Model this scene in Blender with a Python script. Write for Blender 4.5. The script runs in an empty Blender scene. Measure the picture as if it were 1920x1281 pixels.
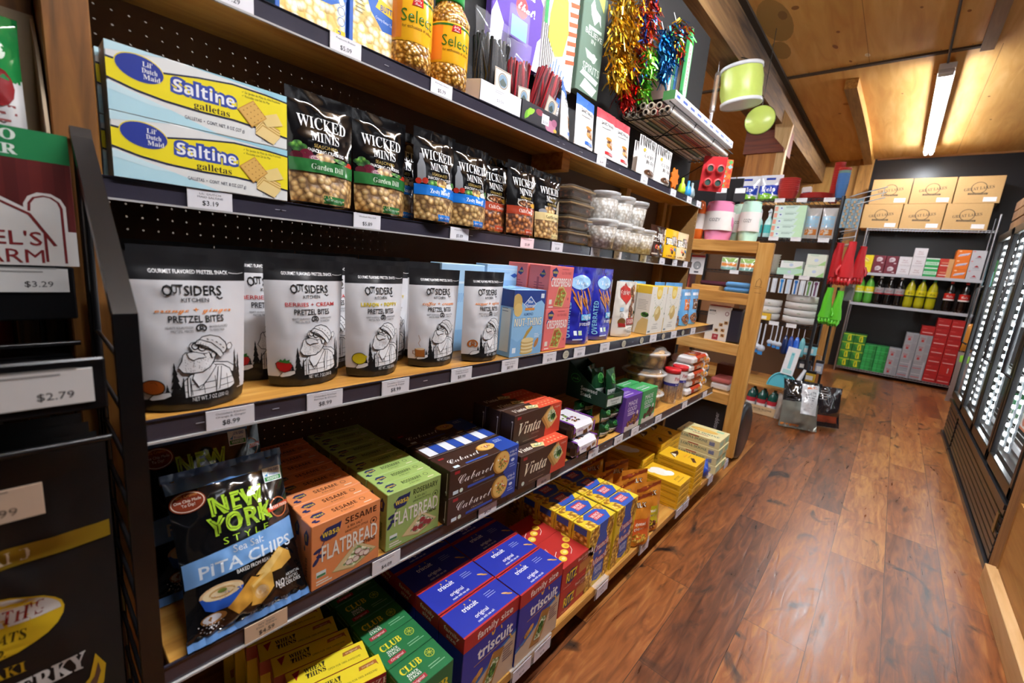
import bpy, math, random
from mathutils import Vector, Matrix, noise
from mathutils.geometry import tessellate_polygon
rnd = random.Random(11)
S = bpy.context.scene
COL = S.collection
PI = math.pi
# ------------------------------------------------------------------ camera
ya, pi_, ro = 0.70681699, 0.19000937, 0.09147871
_f = Vector((-math.sin(ya)*math.cos(pi_), math.cos(ya)*math.cos(pi_), -math.sin(pi_)))
_r0 = Vector((math.cos(ya), math.sin(ya), 0)); _u0 = _r0.cross(_f)
_r = math.cos(ro)*_r0 + math.sin(ro)*_u0
_u = _r.cross(_f)
cam = bpy.data.cameras.new('camera'); camo = bpy.data.objects.new('camera', cam); COL.objects.link(camo)
cam.sensor_width = 36; cam.lens = 817.22/1920*36; cam.clip_start = 0.02
camo.matrix_world = Matrix(((_r.x, _u.x, -_f.x, 1.0), (_r.y, _u.y, -_f.y, 0.0), (_r.z, _u.z, -_f.z, 1.25), (0, 0, 0, 1)))
cam.dof.use_dof = True; cam.dof.focus_distance = 1.35; cam.dof.aperture_fstop = 3.2
S.camera = camo
# ------------------------------------------------------------------ world, exposure
w = bpy.data.worlds.new('world'); S.world = w; w.use_nodes = True
w.node_tree.nodes['Background'].inputs[0].default_value = (0.9, 0.95, 1, 1)
w.node_tree.nodes['Background'].inputs[1].default_value = 0.03
S.view_settings.view_transform = 'Standard'; S.view_settings.look = 'None'
S.view_settings.gamma = 1.0; S.view_settings.use_curve_mapping = False
S.view_settings.exposure = 0.62
S.cycles.max_bounces = 10; S.cycles.transparent_max_bounces = 16
S.cycles.sample_clamp_indirect = 6.0
TUBE = 78.0   # strength of the fluorescent tubes
# ------------------------------------------------------------------ materials
def lin(h):
    h = h.lstrip('#')
    if len(h) == 3: h = ''.join(c*2 for c in h)
    o = []
    for i in (0, 2, 4):
        c = int(h[i:i+2], 16)/255
        o.append(c/12.92 if c <= 0.04045 else ((c+0.055)/1.055)**2.4)
    return (*o, 1)
FIN = dict(card=(.42, 0, 0), gloss=(.16, 0, .3), satin=(.3, 0, 0), matte=(.75, 0, 0), foil=(.24, .35, .2), metal=(.3, 1, 0), plastic=(.28, 0, 0), paper=(.6, 0, 0), film=(.12, 0, .6))
MATS = {}
def new_mat(name):
    m = bpy.data.materials.new(name); m.use_nodes = True
    return m, m.node_tree, m.node_tree.nodes['Principled BSDF']
def M(col, fin='card'):
    k = (col, fin)
    if k in MATS: return MATS[k]
    m, t, b = new_mat(fin+'_'+col.strip('#'))
    rough, metal, coat = FIN[fin]
    c = lin(col)
    n = t.nodes.new('ShaderNodeTexNoise'); n.inputs['Scale'].default_value = 35; n.inputs['Detail'].default_value = 2
    tc = t.nodes.new('ShaderNodeTexCoord'); t.links.new(tc.outputs['Object'], n.inputs['Vector'])
    mx = t.nodes.new('ShaderNodeMix'); mx.data_type = 'RGBA'
    mx.inputs[6].default_value = [x*.95 for x in c[:3]]+[1]; mx.inputs[7].default_value = [min(1, x*1.04) for x in c[:3]]+[1]
    t.links.new(n.outputs['Fac'], mx.inputs[0]); t.links.new(mx.outputs[2], b.inputs['Base Color'])
    b.inputs['Roughness'].default_value = rough; b.inputs['Metallic'].default_value = metal
    b.inputs['Coat Weight'].default_value = coat; b.inputs['Coat Roughness'].default_value = .08
    MATS[k] = m
    return m
def ramp(t, pts):
    r = t.nodes.new('ShaderNodeValToRGB'); e = r.color_ramp.elements
    while len(e) < len(pts): e.new(.5)
    for q, (p, c) in zip(e, pts): q.position = p; q.color = lin(c)
    return r
def wood(name, cols, axis='Y', scale=1.0, rough=.5, stretch=12, knots=True, bump=.05):
    if name in MATS: return MATS[name]
    m, t, b = new_mat(name)
    tc = t.nodes.new('ShaderNodeTexCoord'); mp = t.nodes.new('ShaderNodeMapping')
    sc = {'X': (1/stretch, 1, 1), 'Y': (1, 1/stretch, 1), 'Z': (1, 1, 1/stretch)}[axis]
    mp.inputs['Scale'].default_value = [s*scale for s in sc]
    t.links.new(tc.outputs['Object'], mp.inputs[0])
    n1 = t.nodes.new('ShaderNodeTexNoise'); n1.inputs['Scale'].default_value = 26; n1.inputs['Detail'].default_value = 8; n1.inputs['Distortion'].default_value = .8
    n2 = t.nodes.new('ShaderNodeTexNoise'); n2.inputs['Scale'].default_value = 4; n2.inputs['Detail'].default_value = 3
    t.links.new(mp.outputs[0], n1.inputs[0]); t.links.new(mp.outputs[0], n2.inputs[0])
    a = t.nodes.new('ShaderNodeMath'); a.operation = 'MULTIPLY_ADD'; a.inputs[1].default_value = .55
    t.links.new(n1.outputs['Fac'], a.inputs[0])
    a2 = t.nodes.new('ShaderNodeMath'); a2.operation = 'MULTIPLY'; a2.inputs[1].default_value = .45
    t.links.new(n2.outputs['Fac'], a2.inputs[0]); t.links.new(a2.outputs[0], a.inputs[2])
    r = ramp(t, [(.32, cols[0]), (.5, cols[1]), (.68, cols[2])]); t.links.new(a.outputs[0], r.inputs[0])
    out = r.outputs[0]
    if knots:
        v = t.nodes.new('ShaderNodeTexVoronoi'); v.inputs['Scale'].default_value = 2.2
        mp2 = t.nodes.new('ShaderNodeMapping'); mp2.inputs['Scale'].default_value = [s*scale for s in {'X': (.45, 1, 1), 'Y': (1, .45, 1), 'Z': (1, 1, .45)}[axis]]
        t.links.new(tc.outputs['Object'], mp2.inputs[0]); t.links.new(mp2.outputs[0], v.inputs[0])
        kr = ramp(t, [(.03, '#ffffff'), (.075, '#000000')]); t.links.new(v.outputs['Distance'], kr.inputs[0])
        mx = t.nodes.new('ShaderNodeMix'); mx.data_type = 'RGBA'; mx.inputs[7].default_value = lin(cols[3] if len(cols) > 3 else cols[0])
        t.links.new(kr.outputs[0], mx.inputs[0]); t.links.new(out, mx.inputs[6]); out = mx.outputs[2]
    t.links.new(out, b.inputs['Base Color'])
    b.inputs['Roughness'].default_value = rough
    bp = t.nodes.new('ShaderNodeBump'); bp.inputs['Strength'].default_value = bump; t.links.new(n1.outputs['Fac'], bp.inputs['Height']); t.links.new(bp.outputs[0], b.inputs['Normal'])
    MATS[name] = m
    return m
def lumps(name, cols, scale, rough=.45, bump=.6, coat=0.0, stretch=(1, 1, 1)):
    """heaped round pieces (crackers, kernels, sweets): voronoi cells with dark gaps"""
    if name in MATS: return MATS[name]
    m, t, b = new_mat(name)
    tc = t.nodes.new('ShaderNodeTexCoord'); mp = t.nodes.new('ShaderNodeMapping'); mp.inputs['Scale'].default_value = stretch
    t.links.new(tc.outputs['Object'], mp.inputs[0])
    v = t.nodes.new('ShaderNodeTexVoronoi'); v.inputs['Scale'].default_value = scale; t.links.new(mp.outputs[0], v.inputs[0])
    n = t.nodes.new('ShaderNodeTexNoise'); n.inputs['Scale'].default_value = scale*3; t.links.new(mp.outputs[0], n.inputs[0])
    ad = t.nodes.new('ShaderNodeMath'); ad.operation = 'MULTIPLY_ADD'; ad.inputs[1].default_value = .25; t.links.new(n.outputs['Fac'], ad.inputs[0]); t.links.new(v.outputs['Distance'], ad.inputs[2])
    r = ramp(t, [(.18, cols[0]), (.5, cols[1]), (.78, cols[2])]); t.links.new(ad.outputs[0], r.inputs[0])
    hv = t.nodes.new('ShaderNodeHueSaturation'); sep = t.nodes.new('ShaderNodeSeparateColor'); t.links.new(v.outputs['Color'], sep.inputs[0])
    mr = t.nodes.new('ShaderNodeMapRange'); mr.inputs[3].default_value = .72; mr.inputs[4].default_value = 1.2; t.links.new(sep.outputs[0], mr.inputs[0])
    t.links.new(mr.outputs[0], hv.inputs['Value']); t.links.new(r.outputs[0], hv.inputs['Color'])
    t.links.new(hv.outputs[0], b.inputs['Base Color']); b.inputs['Roughness'].default_value = rough
    b.inputs['Coat Weight'].default_value = coat; b.inputs['Coat Roughness'].default_value = .1
    bp = t.nodes.new('ShaderNodeBump'); bp.inputs['Strength'].default_value = bump; bp.inputs['Distance'].default_value = .004; bp.invert = True
    t.links.new(v.outputs['Distance'], bp.inputs['Height']); t.links.new(bp.outputs[0], b.inputs['Normal'])
    MATS[name] = m
    return m
def clear(name='clear_plastic', tint='#ffffff', rough=.05, alpha=.18, spec=.9, coat=.5):
    """thin clear plastic: mostly see-through with a glossy skin"""
    if name in MATS: return MATS[name]
    m, t, b = new_mat(name)
    n = t.nodes.new('ShaderNodeTexNoise'); n.inputs['Scale'].default_value = 20
    mr = t.nodes.new('ShaderNodeMapRange'); mr.inputs[3].default_value = alpha*.7; mr.inputs[4].default_value = alpha*1.4
    t.links.new(n.outputs['Fac'], mr.inputs[0]); t.links.new(mr.outputs[0], b.inputs['Alpha'])
    b.inputs['Base Color'].default_value = lin(tint); b.inputs['Roughness'].default_value = rough; b.inputs['Specular IOR Level'].default_value = spec
    b.inputs['Coat Weight'].default_value = coat
    MATS[name] = m
    return m
def emit(name, col, s):
    if name in MATS: return MATS[name]
    m, t, b = new_mat(name)
    b.inputs['Base Color'].default_value = lin(col); b.inputs['Emission Color'].default_value = lin(col); b.inputs['Emission Strength'].default_value = s
    n = t.nodes.new('ShaderNodeTexNoise'); mr = t.nodes.new('ShaderNodeMapRange'); mr.inputs[3].default_value = .3; mr.inputs[4].default_value = .4
    t.links.new(n.outputs['Fac'], mr.inputs[0]); t.links.new(mr.outputs[0], b.inputs['Roughness'])
    MATS[name] = m
    return m
# ------------------------------------------------------------------ mesh builder
class MB:
    def __init__(s): s.v = []; s.f = []; s.m = []; s.ms = []; s.sm = []; s.T = None
    def mi(s, mat):
        if isinstance(mat, str): mat = M(mat)
        if mat not in s.ms: s.ms.append(mat)
        return s.ms.index(mat)
    def add(s, vs, fs, mat, smooth=False):
        b = len(s.v)
        s.v += [tuple(s.T @ Vector(p)) for p in vs] if s.T is not None else [tuple(p) for p in vs]
        i = s.mi(mat)
        for f in fs: s.f.append([b+k for k in f]); s.m.append(i); s.sm.append(smooth)
        return s
    def box(s, x0, y0, z0, x1, y1, z1, mat):
        return s.add([(x0, y0, z0), (x1, y0, z0), (x1, y1, z0), (x0, y1, z0), (x0, y0, z1), (x1, y0, z1), (x1, y1, z1), (x0, y1, z1)],
                     [(0, 3, 2, 1), (4, 5, 6, 7), (0, 1, 5, 4), (1, 2, 6, 5), (2, 3, 7, 6), (3, 0, 4, 7)], mat)
    def cbox(s, x0, y0, z0, x1, y1, z1, mat, c=.0015):
        """box with chamfered edges"""
        V = []; ix = {}
        X = (x0, x1); Y = (y0, y1); Z = (z0, z1)
        for a in (0, 1):
            for b in (0, 1):
                for d in (0, 1):
                    sx, sy, sz = (c, -c)[a], (c, -c)[b], (c, -c)[d]
                    ix[a, b, d] = len(V)
                    V += [(X[a], Y[b]+sy, Z[d]+sz), (X[a]+sx, Y[b], Z[d]+sz), (X[a]+sx, Y[b]+sy, Z[d])]
        F = []
        for a in (0, 1): F.append([ix[a, b, d] for b, d in ((0, 0), (1, 0), (1, 1), (0, 1))][::1 if a else -1])
        for b in (0, 1): F.append([ix[a, b, d]+1 for a, d in ((0, 0), (1, 0), (1, 1), (0, 1))][::-1 if b else 1])
        for d in (0, 1): F.append([ix[a, b, d]+2 for a, b in ((0, 0), (1, 0), (1, 1), (0, 1))][::1 if d else -1])
        for b in (0, 1):
            for d in (0, 1): F.append([ix[0, b, d]+1, ix[1, b, d]+1, ix[1, b, d]+2, ix[0, b, d]+2])
        for a in (0, 1):
            for d in (0, 1): F.append([ix[a, 0, d], ix[a, 1, d], ix[a, 1, d]+2, ix[a, 0, d]+2])
            for b in (0, 1): F.append([ix[a, b, 0], ix[a, b, 1], ix[a, b, 1]+1, ix[a, b, 0]+1])
        for k in ix.values(): F.append([k, k+1, k+2])
        return s.add(V, F, mat)
    def tube(s, pts, r, mat, n=8, caps=True, smooth=True):
        pts = [Vector(p) for p in pts]; V = []; F = []
        up = None
        for i, p in enumerate(pts):
            d = (pts[min(i+1, len(pts)-1)]-pts[max(i-1, 0)]).normalized()
            if up is None: up = Vector((0, 0, 1)) if abs(d.z) < .9 else Vector((1, 0, 0))
            a = d.cross(up).normalized(); b = a.cross(d).normalized(); up = b
            rr = r[i] if isinstance(r, (list, tuple)) else r
            V += [tuple(p+a*rr*math.cos(2*PI*k/n)+b*rr*math.sin(2*PI*k/n)) for k in range(n)]
        for i in range(len(pts)-1):
            for k in range(n): F.append((i*n+k, i*n+(k+1) % n, (i+1)*n+(k+1) % n, (i+1)*n+k))
        s.add(V, F, mat, smooth)
        if caps: s.add(V[:n], [tuple(range(n))[::-1]], mat); s.add(V[-n:], [tuple(range(n))], mat)
        return s
    def lathe(s, prof, mat, n=24, c=(0, 0, 0), smooth=True, sx=1, sy=1):
        V = []; F = []
        for r, z in prof: V += [(c[0]+sx*r*math.cos(2*PI*k/n), c[1]+sy*r*math.sin(2*PI*k/n), c[2]+z) for k in range(n)]
        for i in range(len(prof)-1):
            for k in range(n): F.append((i*n+k, i*n+(k+1) % n, (i+1)*n+(k+1) % n, (i+1)*n+k))
        return s.add(V, F, mat, smooth)
    def cyl(s, c, r, h, mat, n=24, r2=None):
        r2 = r if r2 is None else r2
        s.lathe([(r, 0), (r2, h)], mat, n, c)
        s.add([(c[0]+r2*math.cos(2*PI*k/n), c[1]+r2*math.sin(2*PI*k/n), c[2]+h) for k in range(n)], [tuple(range(n))], mat)
        return s.add([(c[0]+r*math.cos(2*PI*k/n), c[1]+r*math.sin(2*PI*k/n), c[2]) for k in range(n)], [tuple(range(n))[::-1]], mat)
    def ell(s, c, r, mat, n=12, m=8, T=None):
        V = []; F = []
        for i in range(m+1):
            a = PI*i/m
            for k in range(n):
                p = Vector((r[0]*math.sin(a)*math.cos(2*PI*k/n), r[1]*math.sin(a)*math.sin(2*PI*k/n), -r[2]*math.cos(a)))
                if T: p = T @ p
                V.append((c[0]+p.x, c[1]+p.y, c[2]+p.z))
        for i in range(m):
            for k in range(n): F.append((i*n+k, i*n+(k+1) % n, (i+1)*n+(k+1) % n, (i+1)*n+k))
        return s.add(V, F, mat, True)
    def grid(s, nu, nv, fn, mat, smooth=True, rowmat=None, flip=False):
        V = [fn(i/nu, j/nv) for j in range(nv+1) for i in range(nu+1)]
        for j in range(nv):
            F = []
            for i in range(nu):
                a = j*(nu+1)+i; q = (a, a+1, a+nu+2, a+nu+1)
                F.append(q[::-1] if flip else q)
            if j == 0: base = len(s.v); s.add(V, F, rowmat(j) if rowmat else mat, smooth)
            else:
                k = s.mi(rowmat(j) if rowmat else mat)
                for f in F: s.f.append([base+x for x in f]); s.m.append(k); s.sm.append(smooth)
        return s
    def build(s, name, parent=None, loc=None):
        me = bpy.data.meshes.new(name); me.from_pydata(s.v, [], s.f)
        for m in s.ms: me.materials.append(m)
        me.polygons.foreach_set('material_index', s.m); me.polygons.foreach_set('use_smooth', s.sm); me.update()
        o = bpy.data.objects.new(name, me); COL.objects.link(o)
        if parent: o.parent = parent
        if loc: o.location = loc
        return o
# ------------------------------------------------------------------ flat artwork (print on packs), in cm
TXT = {}
def txt_geo(st, bold):
    k = (st, bold)
    if k not in TXT:
        c = bpy.data.curves.new('t', 'FONT'); c.body = st; c.resolution_u = 2; c.offset = bold
        o = bpy.data.objects.new('t', c); me = o.to_mesh()
        vs = [(v.co.x, v.co.y) for v in me.vertices]; fs = [tuple(p.vertices) for p in me.polygons]
        o.to_mesh_clear(); bpy.data.objects.remove(o); bpy.data.curves.remove(c)
        if not vs: vs, fs = [(0, 0), (.1, 0), (0, .1)], [(0, 1, 2)]
        xs = [p[0] for p in vs]
        TXT[k] = (vs, fs, min(xs), max(xs))
    return TXT[k]
MAP = {'s': (0x1D400, 0x1D41A), 'b': (0x1D5D4, 0x1D5EE), 'c': (0x1D4D0, 0x1D4EA), 'i': (0x1D468, 0x1D482), 'o': (0x1D63C, 0x1D656)}
DIG = {'s': 0x1D7CE, 'b': 0x1D7EC, 'o': 0x1D7EC}
def style(st, f):
    """f: s serif bold, b sans bold, c script bold, i serif bold italic, o sans bold italic"""
    if f not in MAP: return st
    U, Lw = MAP[f]; o = ''
    for ch in st:
        if 'A' <= ch <= 'Z': o += chr(U+ord(ch)-65)
        elif 'a' <= ch <= 'z': o += chr(Lw+ord(ch)-97)
        elif ch.isdigit() and f in DIG: o += chr(DIG[f]+ord(ch)-48)
        else: o += ch
    return o
class Art:
    """flat print; coordinates in cm, or in pixels of a crop when px=(x0,y0,cm per px) is given"""
    def __init__(s, fin='card', px=None): s.L = []; s.fin = fin; s.px = px
    def q(s, p): return p if s.px is None else ((p[0]-s.px[0])*s.px[2], (s.px[1]-p[1])*s.px[2])
    def k(s): return 1 if s.px is None else s.px[2]
    def mt(s, c): return M(c, s.fin) if isinstance(c, str) else c
    def raw(s, vs, fs, c): s.L.append((vs, fs, s.mt(c))); return s
    def P(s, pts, c): pts = [s.q(p) for p in pts]; return s.raw(pts, [tuple(range(len(pts)))], c)
    def R(s, x, y, w, h, c):
        return s.P([(x, y), (x+w, y), (x+w, y+h), (x, y+h)], c)
    def E(s, x, y, rx, ry, c, n=20, rot=0, a0=0, a1=2*PI):
        full = a1-a0 > 6.28; cs, sn = math.cos(rot), math.sin(rot); pts = []
        for i in range(n if full else n+1):
            a = a0+(a1-a0)*i/n; px, py = rx*math.cos(a), ry*math.sin(a); pts.append((x+px*cs-py*sn, y+px*sn+py*cs))
        return s.P(pts, c)
    def L_(s, pts, wd, c, closed=False):
        pts = [Vector(s.q(p)) for p in pts]; wd = wd*s.k()
        if closed: pts = pts+[pts[0]]
        vs = []; fs = []
        for i, p in enumerate(pts):
            a = pts[max(0, i-1)]; b = pts[min(len(pts)-1, i+1)]
            if closed and i in (0, len(pts)-1): a, b = pts[-2], pts[1]
            d = (b-a); d = d.normalized() if d.length else Vector((1, 0)); n = Vector((-d.y, d.x))*wd/2
            vs += [tuple(p+n), tuple(p-n)]
        for i in range(len(pts)-1): fs.append((2*i+1, 2*i+3, 2*i+2, 2*i))
        return s.raw(vs, fs, c)
    def ring(s, x, y, rx, ry, wd, c, n=24): return s.L_([(x+rx*math.cos(2*PI*i/n), y+ry*math.sin(2*PI*i/n)) for i in range(n)], wd, c, True)
    def T(s, st, x, y, h, c, w=None, f='', bold=0.0, sh=0.0, rot=0, al='c', out=None, ow=.06):
        """text: (x, y) middle of its cap height, h cap height, w total width"""
        if s.px is not None: h *= s.k(); w = w*s.k() if w else None
        x, y = s.q((x, y))
        _, _, x0, x1 = txt_geo(style(st, f), 0)
        sy = h/.69; sx = w/(x1-x0) if w else sy
        ox = {'c': -(x0+x1)/2, 'l': -x0, 'r': -x1}[al]
        cs, sn = math.cos(rot), math.sin(rot)
        for col, bd in (((out, bold+ow),) if out else ())+((c, bold),):
            vs, fs, _, _ = txt_geo(style(st, f), bd)
            V = []
            for a, b in vs:
                px = (a+ox)*sx+(b-.345)*sy*sh; py = (b-.345)*sy
                V.append((x+px*cs-py*sn, y+px*sn+py*cs))
            s.raw(V, fs, col)
        return s
    def lines(s, x, y, w, n, pitch, th, c, seed=1):
        """a block of small print too fine to read: thin bars"""
        r = random.Random(seed); k = -1 if s.px is not None else 1
        for i in range(n): s.R(x, y-k*i*pitch, w*(.7+.3*r.random()), th, c)
        return s
    def clip(s, w, h):
        """keep the print inside its face (w, h in m)"""
        s.L = [([(min(w*100, max(0, x)), min(h*100, max(0, y))) for x, y in vs], fs, m) for vs, fs, m in s.L]; return s
    def place(s, mb, fn, lift=.00012, maxe=None, base=.0002):
        """fn(x_m, y_m, lift) -> point; a print lies just over the prints it overlaps"""
        bb = []
        for vs, fs, mat in s.L:
            q = (min(p[0] for p in vs), min(p[1] for p in vs), max(p[0] for p in vs), max(p[1] for p in vs))
            k = max([e[1]+1 for e in bb if e[0][0] < q[2] and q[0] < e[0][2] and e[0][1] < q[3] and q[1] < e[0][3]] or [0]); bb.append((q, k))
        for i, (vs, fs, mat) in enumerate(s.L):
            l = base+lift*bb[i][1]
            if maxe:
                vs = [(x*.01, y*.01) for x, y in vs]; tri = []
                for f in fs:
                    if len(f) == 3: tri.append(tuple(vs[k] for k in f))
                    else:
                        pl = [vs[k] for k in f]
                        tri += [tuple(pl[k] for k in t) for t in tessellate_polygon([[Vector((p[0], p[1], 0)) for p in pl]])]
                out = []
                while tri:
                    a, b, c = tri.pop()
                    ar = (b[0]-a[0])*(c[1]-a[1])-(b[1]-a[1])*(c[0]-a[0])
                    if ar < 0: b, c = c, b
                    e = [(a[0]-b[0])**2+(a[1]-b[1])**2, (b[0]-c[0])**2+(b[1]-c[1])**2, (c[0]-a[0])**2+(c[1]-a[1])**2]
                    mxe = max(e)
                    if mxe > maxe*maxe:
                        j = e.index(mxe); a, b, c = ((a, b, c), (b, c, a), (c, a, b))[j]
                        mid = ((a[0]+b[0])/2, (a[1]+b[1])/2); tri += [(a, mid, c), (mid, b, c)]
                    else: out.append((a, b, c))
                idx = {}; V = []; F = []
                for t in out:
                    g = []
                    for p in t:
                        if p not in idx: idx[p] = len(V); V.append(fn(p[0], p[1], l))
                        g.append(idx[p])
                    F.append(g)
                mb.add(V, F, mat, True)
            else: mb.add([fn(x*.01, y*.01, l) for x, y in vs], fs, mat)
def plane(O, U, V):
    O, U, V = Vector(O), Vector(U), Vector(V); N = U.cross(V)
    return lambda x, y, l: O+U*x+V*y+N*l
# ------------------------------------------------------------------ things
def tag(o, label=None, cat=None, group=None, kind=None):
    if label: o['label'] = label
    if cat: o['category'] = cat
    if group: o['group'] = group
    if kind: o['kind'] = kind
    return o
def empty(name, loc=(0, 0, 0), rz=0):
    o = bpy.data.objects.new(name, None); COL.objects.link(o); o.location = loc; o.rotation_euler = (0, 0, rz); o.empty_display_size = .05
    return o
def struct(name, mb):
    o = mb.build(name); o['kind'] = 'structure'; return o
KIDS = {}
def copy_tree(o, parent=None):
    c = o.copy(); COL.objects.link(c)
    if parent: c.parent = parent
    for ch in o.children: copy_tree(ch, c)
    return c
PROTO = {}; BUILD = {}; USED = set()
def kind(cat, group=None):
    def dec(fn): BUILD[fn.__name__] = (fn, cat, group); return fn
    return dec
def put(k, x, y, z, lab, rz=0, tx=0, ty=0, s=1, grp=None):
    fn, cat, group = BUILD[k]
    if k not in PROTO: o = PROTO[k] = fn()
    else: o = copy_tree(PROTO[k])
    o.rotation_euler = (tx, ty, rz); o.scale = (s, s, s) if not isinstance(s, tuple) else s
    if tx or ty:      # a tilted pack still stands on its shelf
        mt = Matrix.LocRotScale(None, o.rotation_euler, o.scale); z -= min((mt @ Vector(c)).z for q in [o]+list(o.children) if q.type == 'MESH' for c in [v.co for v in q.data.vertices][::3]) if o.type == 'MESH' else 0
    o.location = (x, y, z)
    for kk in ('label', 'category', 'group'):
        if kk in o: del o[kk]
    tag(o, lab, cat, grp or group)
    return o
def nth(i): return ('first second third fourth fifth sixth seventh eighth ninth tenth'.split())[i]
def carton(name, w, h, d, mat, front=None, top=None, left=None, c=.0012, mb=None, fin=True):
    """front faces +x at x=0; w along y, centred; stands on z=0"""
    mb = mb or MB()
    mb.cbox(-d, -w/2, 0, 0, w/2, h, mat, c)
    if front: front.clip(w, h).place(mb, plane((0, -w/2, 0), (0, 1, 0), (0, 0, 1)))
    if top: top.clip(w, d).place(mb, plane((0, -w/2, h), (0, 1, 0), (-1, 0, 0)))
    if left: left.clip(d, h).place(mb, plane((-d, -w/2, 0), (1, 0, 0), (0, 0, 1)))
    return mb.build(name) if fin else mb
def pouch(name, w, h, d, mat, art=None, style='stand', bands=(), nx=26, nz=44, seed=1, wr=.0012, taper=.0, top=.9, parts=(), lift=.00018, side=None, maxe=.007, lean=0.0, p=2.4, slump=0.0):
    """filled bag: 'stand' = gusseted pouch, 'pillow' = sealed at both ends. bands: (v0, v1, material); parts: (v0, v1, name)"""
    def th(v):
        if style == 'stand':
            t = (1-min(1, v/top))**.62
            return d/2*(.86+.14*min(1, v/.05))*t+.0012
        e = .045
        t = math.sin(PI*min(1, max(0, (v-e)/(1-2*e))))
        return d/2*max(0, t)**.55+.0009
    def wd(v):
        if style == 'stand': return w*(1-taper*(1-v))*(1-.035*max(0, .12-v)/.12)
        e = .045; t = math.sin(PI*min(1, max(0, (v-e)/(1-2*e))))
        return w*(1-.07*max(0, t)**.5)
    def F(u, v, sgn=1, l=0):
        """u in -.5...5, v in 0..1"""
        k = max(0, 1-abs(2*u)**p)
        t = th(v)*k
        n = noise.noise(Vector((u*5+seed*7.3, v*6+sgn*3, seed)))*wr*2.2*k + noise.noise(Vector((u*14+seed, v*15, sgn+seed*2.1)))*wr*.8*k
        if style == 'pillow': n += wr*1.2*math.sin(u*40+seed)*math.exp(-min(v-.045, .955-v)*22)*(1 if .045 < v < .955 else .2)
        z = h*v
        if style == 'stand' and v < .06: z = h*v*(1-.0)+.004*abs(2*u)**2*(1-v/.06)
        if slump: z *= 1-slump*math.sin(PI*v)
        return (sgn*(t+n)+sgn*l+lean*h*v*v, u*wd(v), z)
    rows = sorted(set([round(i/nz, 4) for i in range(nz+1)]+[b for q in bands for b in q[:2]]+[b for q in parts for b in q[:2]]))
    def mat_at(v):
        for a, b, m in bands:
            if a <= v < b: return m
        return mat
    def strip(mb, v0, v1):
        rr = [r for r in rows if v0 <= r <= v1]
        for sg in (1, -1):
            V = [F(i/nx-.5, r, sg) for r in rr for i in range(nx+1)]
            b0 = len(mb.v); first = True
            for j in range(len(rr)-1):
                m = mat_at((rr[j]+rr[j+1])/2); Fc = []
                for i in range(nx):
                    a = j*(nx+1)+i; q = (a, a+1, a+nx+2, a+nx+1); Fc.append(q if sg > 0 else q[::-1])
                if first: mb.add(V, Fc, m, True); first = False
                else:
                    k = mb.mi(m)
                    for f in Fc: mb.f.append([b0+x for x in f]); mb.m.append(k); mb.sm.append(True)
        if v0 == 0:   # bottom gusset
            V = [F(i/nx-.5, 0, 1) for i in range(nx+1)]+[F(i/nx-.5, 0, -1) for i in range(nx+1)]
            mb.add(V, [(i, i+nx+1, i+nx+2, i+1) for i in range(nx)], mat_at(0.001))
    cuts = sorted(set([0, 1]+[b for q in parts for b in q[:2]]))
    mb = MB(); pn = {q[:2]: q[2] for q in parts}; ch = []
    for a, b in zip(cuts, cuts[1:]):
        if (a, b) in pn: m2 = MB(); strip(m2, a, b); ch.append((pn[a, b], m2))
        else: strip(mb, a, b)
    if art: art.clip(w, h).place(mb, lambda x, y, l: F(x/w-.5, min(1, y/h), 1, l), lift, maxe, .0006+wr*.25)
    o = mb.build(name)
    for n, m2 in ch: m2.build(n, o)
    return o
# ------------------------------------------------------------------ surfaces
PINE = wood('pine_yellow', ['#8a5a20', '#c08a3c', '#d9ab5c', '#5a3713'], 'Y', 1.6, .45)
PINEX = wood('pine_yellow_cross', ['#966226', '#c18c45', '#d6a866', '#5f3a18'], 'X', 1.6, .5)
PINEZ = wood('pine_upright', ['#8f6026', '#bd883f', '#d3a35c', '#56361a'], 'Z', 1.6, .5)
STAIN = wood('stained_fir', ['#4f300f', '#7d4f1e', '#94662c', '#3a220c'], 'Z', 2.2, .5)
FIR = wood('orange_fir', ['#8f5318', '#c07a2e', '#d39445', '#5a2e10'], 'Z', 1.2, .55)
BEAMW = wood('old_beam', ['#3c2a1c', '#7b5a38', '#a17c4e', '#2c1c12'], 'Y', 1.0, .7, bump=.3)
PLY = wood('ply_ceiling', ['#c5883e', '#d8a254', '#e8bb76', '#83501e'], 'Y', .5, .6, stretch=9)
PLYW = wood('ply_wall', ['#9c6a2a', '#c4924a', '#d5a862', '#6b4016'], 'Z', .6, .6)
BRN = wood('brown_board', ['#3c2413', '#5b381c', '#6e4824', '#2a180c'], 'Y', 1.4, .6)
BARN = wood('barn_wood', ['#5b3a1a', '#8a5d2c', '#a67a44', '#3f2813'], 'Z', 1.1, .7, bump=.25)
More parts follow.
